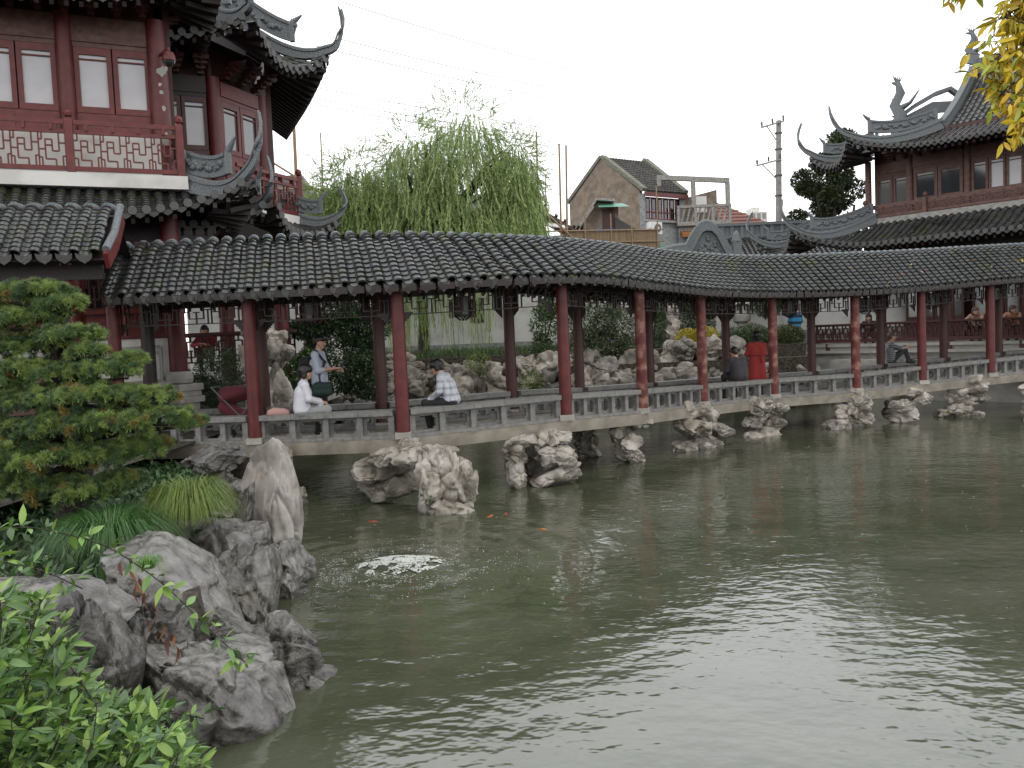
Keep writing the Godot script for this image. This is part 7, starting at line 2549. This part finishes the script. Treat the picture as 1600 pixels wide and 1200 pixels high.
	o.mesh = blend([[Vector3(-.25, .75, 0), Vector3(.0, .78, 0), .16, .14, 0], [Vector3(-.3, .55, .0), Vector3(-.05, .4, 0), .12, .12, 0], [Vector3(-.05, .4, 0), Vector3(.25, .42, 0), .1, .09, 0], [Vector3(-.22, .75, .12), Vector3(.05, .82, .1), .1, .08, 0]], .02, [cloth("maroon", lin(.10, .014, .022))])
	o.name = "seat"
	t.add_child(o)
	mb = MB.new()
	for s in [-.18, .18]:
		mb.tube([Vector3(-.45, .9, s), Vector3(.3, .08, s)], [.014], 6)
		mb.tube([Vector3(.2, .6, s), Vector3(-.28, .08, s)], [.014], 6)
	mb.tube([Vector3(-.45, .9, -.18), Vector3(-.45, .9, .18)], [.018], 6)
	part_local(t, "frame", mb, M.wire)
	for q in [[.3, -.18], [.3, .18], [-.28, -.18], [-.28, .18]]:
		mb = MB.new()
		mb.tube([Vector3(q[0], .08, q[1] - .02), Vector3(q[0], .08, q[1] + .02)], [.08], 14)
		part_local(t, "wheel", mb, M.black)
	o = MeshInstance3D.new()
	o.mesh = blend([[Vector3(-3.9, 1.43, -13.2), Vector3(-3.66, 1.42, -13.25), .06, .06, 0], [Vector3(-3.84, 1.46, -13.22), Vector3(-3.7, 1.45, -13.24), .06, .05, 0]], .014, [flat("pink_bag", lin(.42, .25, .22), .7)])
	o.name = numbered("cloth_bag"); add_child(o)
	tag(o, "pinkish cloth bag on the railing beside the woman in white", "bag")

func lanterns():
	# hexagonal palace lantern, built once at the origin
	var first: Node3D
	var names := ["first and second", "second and third", "third and fourth", "fourth and fifth", "fifth and sixth", "sixth and seventh", "seventh and eighth", "eighth and ninth", "ninth and tenth"]
	for k in range(0, 9):
		var m: Vector2 = (CN[k + 1] + CF[k + 1] + CN[k + 2] + CF[k + 2]) / 4
		if k == 0: m = Vector2(-3.35, -13.95)
		var at := v3(m, CE[k + 1] - .02)
		var l := "hanging dark hexagonal lantern with red tassels, between the %s column pairs" % names[k]
		if k == 0:
			first = thing("palace_lantern", l, "lantern", at, "lanterns hanging in the corridor")
			var f := MB.new()
			for s in 6:
				var a := TAU * s / 6
				var b := TAU * (s + 1) / 6
				var p := Vector3(cos(a), 0, sin(a))
				var q := Vector3(cos(b), 0, sin(b))
				for y in [0.03, -.1, -.42]: f.bar(p * .15 + Vector3(0, y, 0), q * .15 + Vector3(0, y, 0), .022, .03)
				f.bar(p * .15 + Vector3(0, -.44, 0), p * .15 + Vector3(0, .04, 0), .022, .022, q)
				f.bar(p * .15 + Vector3(0, .04, 0), p * .24 + Vector3(0, .1, 0), .02, .03)
				f.bar(p * .24 + Vector3(0, .09, 0), p * .24 + Vector3(0, -.05, 0), .02, .02, q)
				f.bar(p * .15 + Vector3(0, -.43, 0), p * .05 + Vector3(0, -.5, 0), .02, .02)
			f.tube([Vector3(0, .05, 0), Vector3(0, .34, 0)], [.012], 6)
			f.lathe(Vector3(0, .03, 0), [Vector2(.17, 0), Vector2(.12, .06), Vector2(0, .1)], 6)
			f.lathe(Vector3(0, -.45, 0), [Vector2(0, 0), Vector2(.15, .001)], 6)
			part_local(first, "frame", f, M.dark_wood)
			f = MB.new()
			for s in 6:
				var a := TAU * s / 6
				var b := TAU * (s + 1) / 6
				var p := Vector3(cos(a), 0, sin(a)) * .142
				var q := Vector3(cos(b), 0, sin(b)) * .142
				f.quad(p + Vector3(0, -.41, 0), q + Vector3(0, -.41, 0), q + Vector3(0, -.11, 0), p + Vector3(0, -.11, 0))
			part_local(first, "panes", f, M.lantern_glass)
			for s in 6:
				f = MB.new()
				var p := Vector3(cos(TAU * s / 6), 0, sin(TAU * s / 6)) * .24
				f.tube([p + Vector3(0, -.04, 0), p + Vector3(0, -.16, 0)], [.005], 4)
				f.tube([p + Vector3(0, -.16, 0), p + Vector3(0, -.2, 0), p + Vector3(0, -.46, 0)], [.008, .016, .013], 6)
				part_local(first, "tassel", f, M.red_column)
		else:
			var c: Node3D = first.duplicate()
			c.name = numbered("palace_lantern")
			add_child(c)
			c.position = at
			c.rotation.y = k * .4
			tag(c, l, "lantern", "lanterns hanging in the corridor")

func build_all():
	ground()
	corridor()
	left_hall()
	right_hall()
	garden_wall()
	town()
	fore_rocks()
	piers()
	tall_stone()
	rear_rockery()
	plants()
	lanterns()
	people()
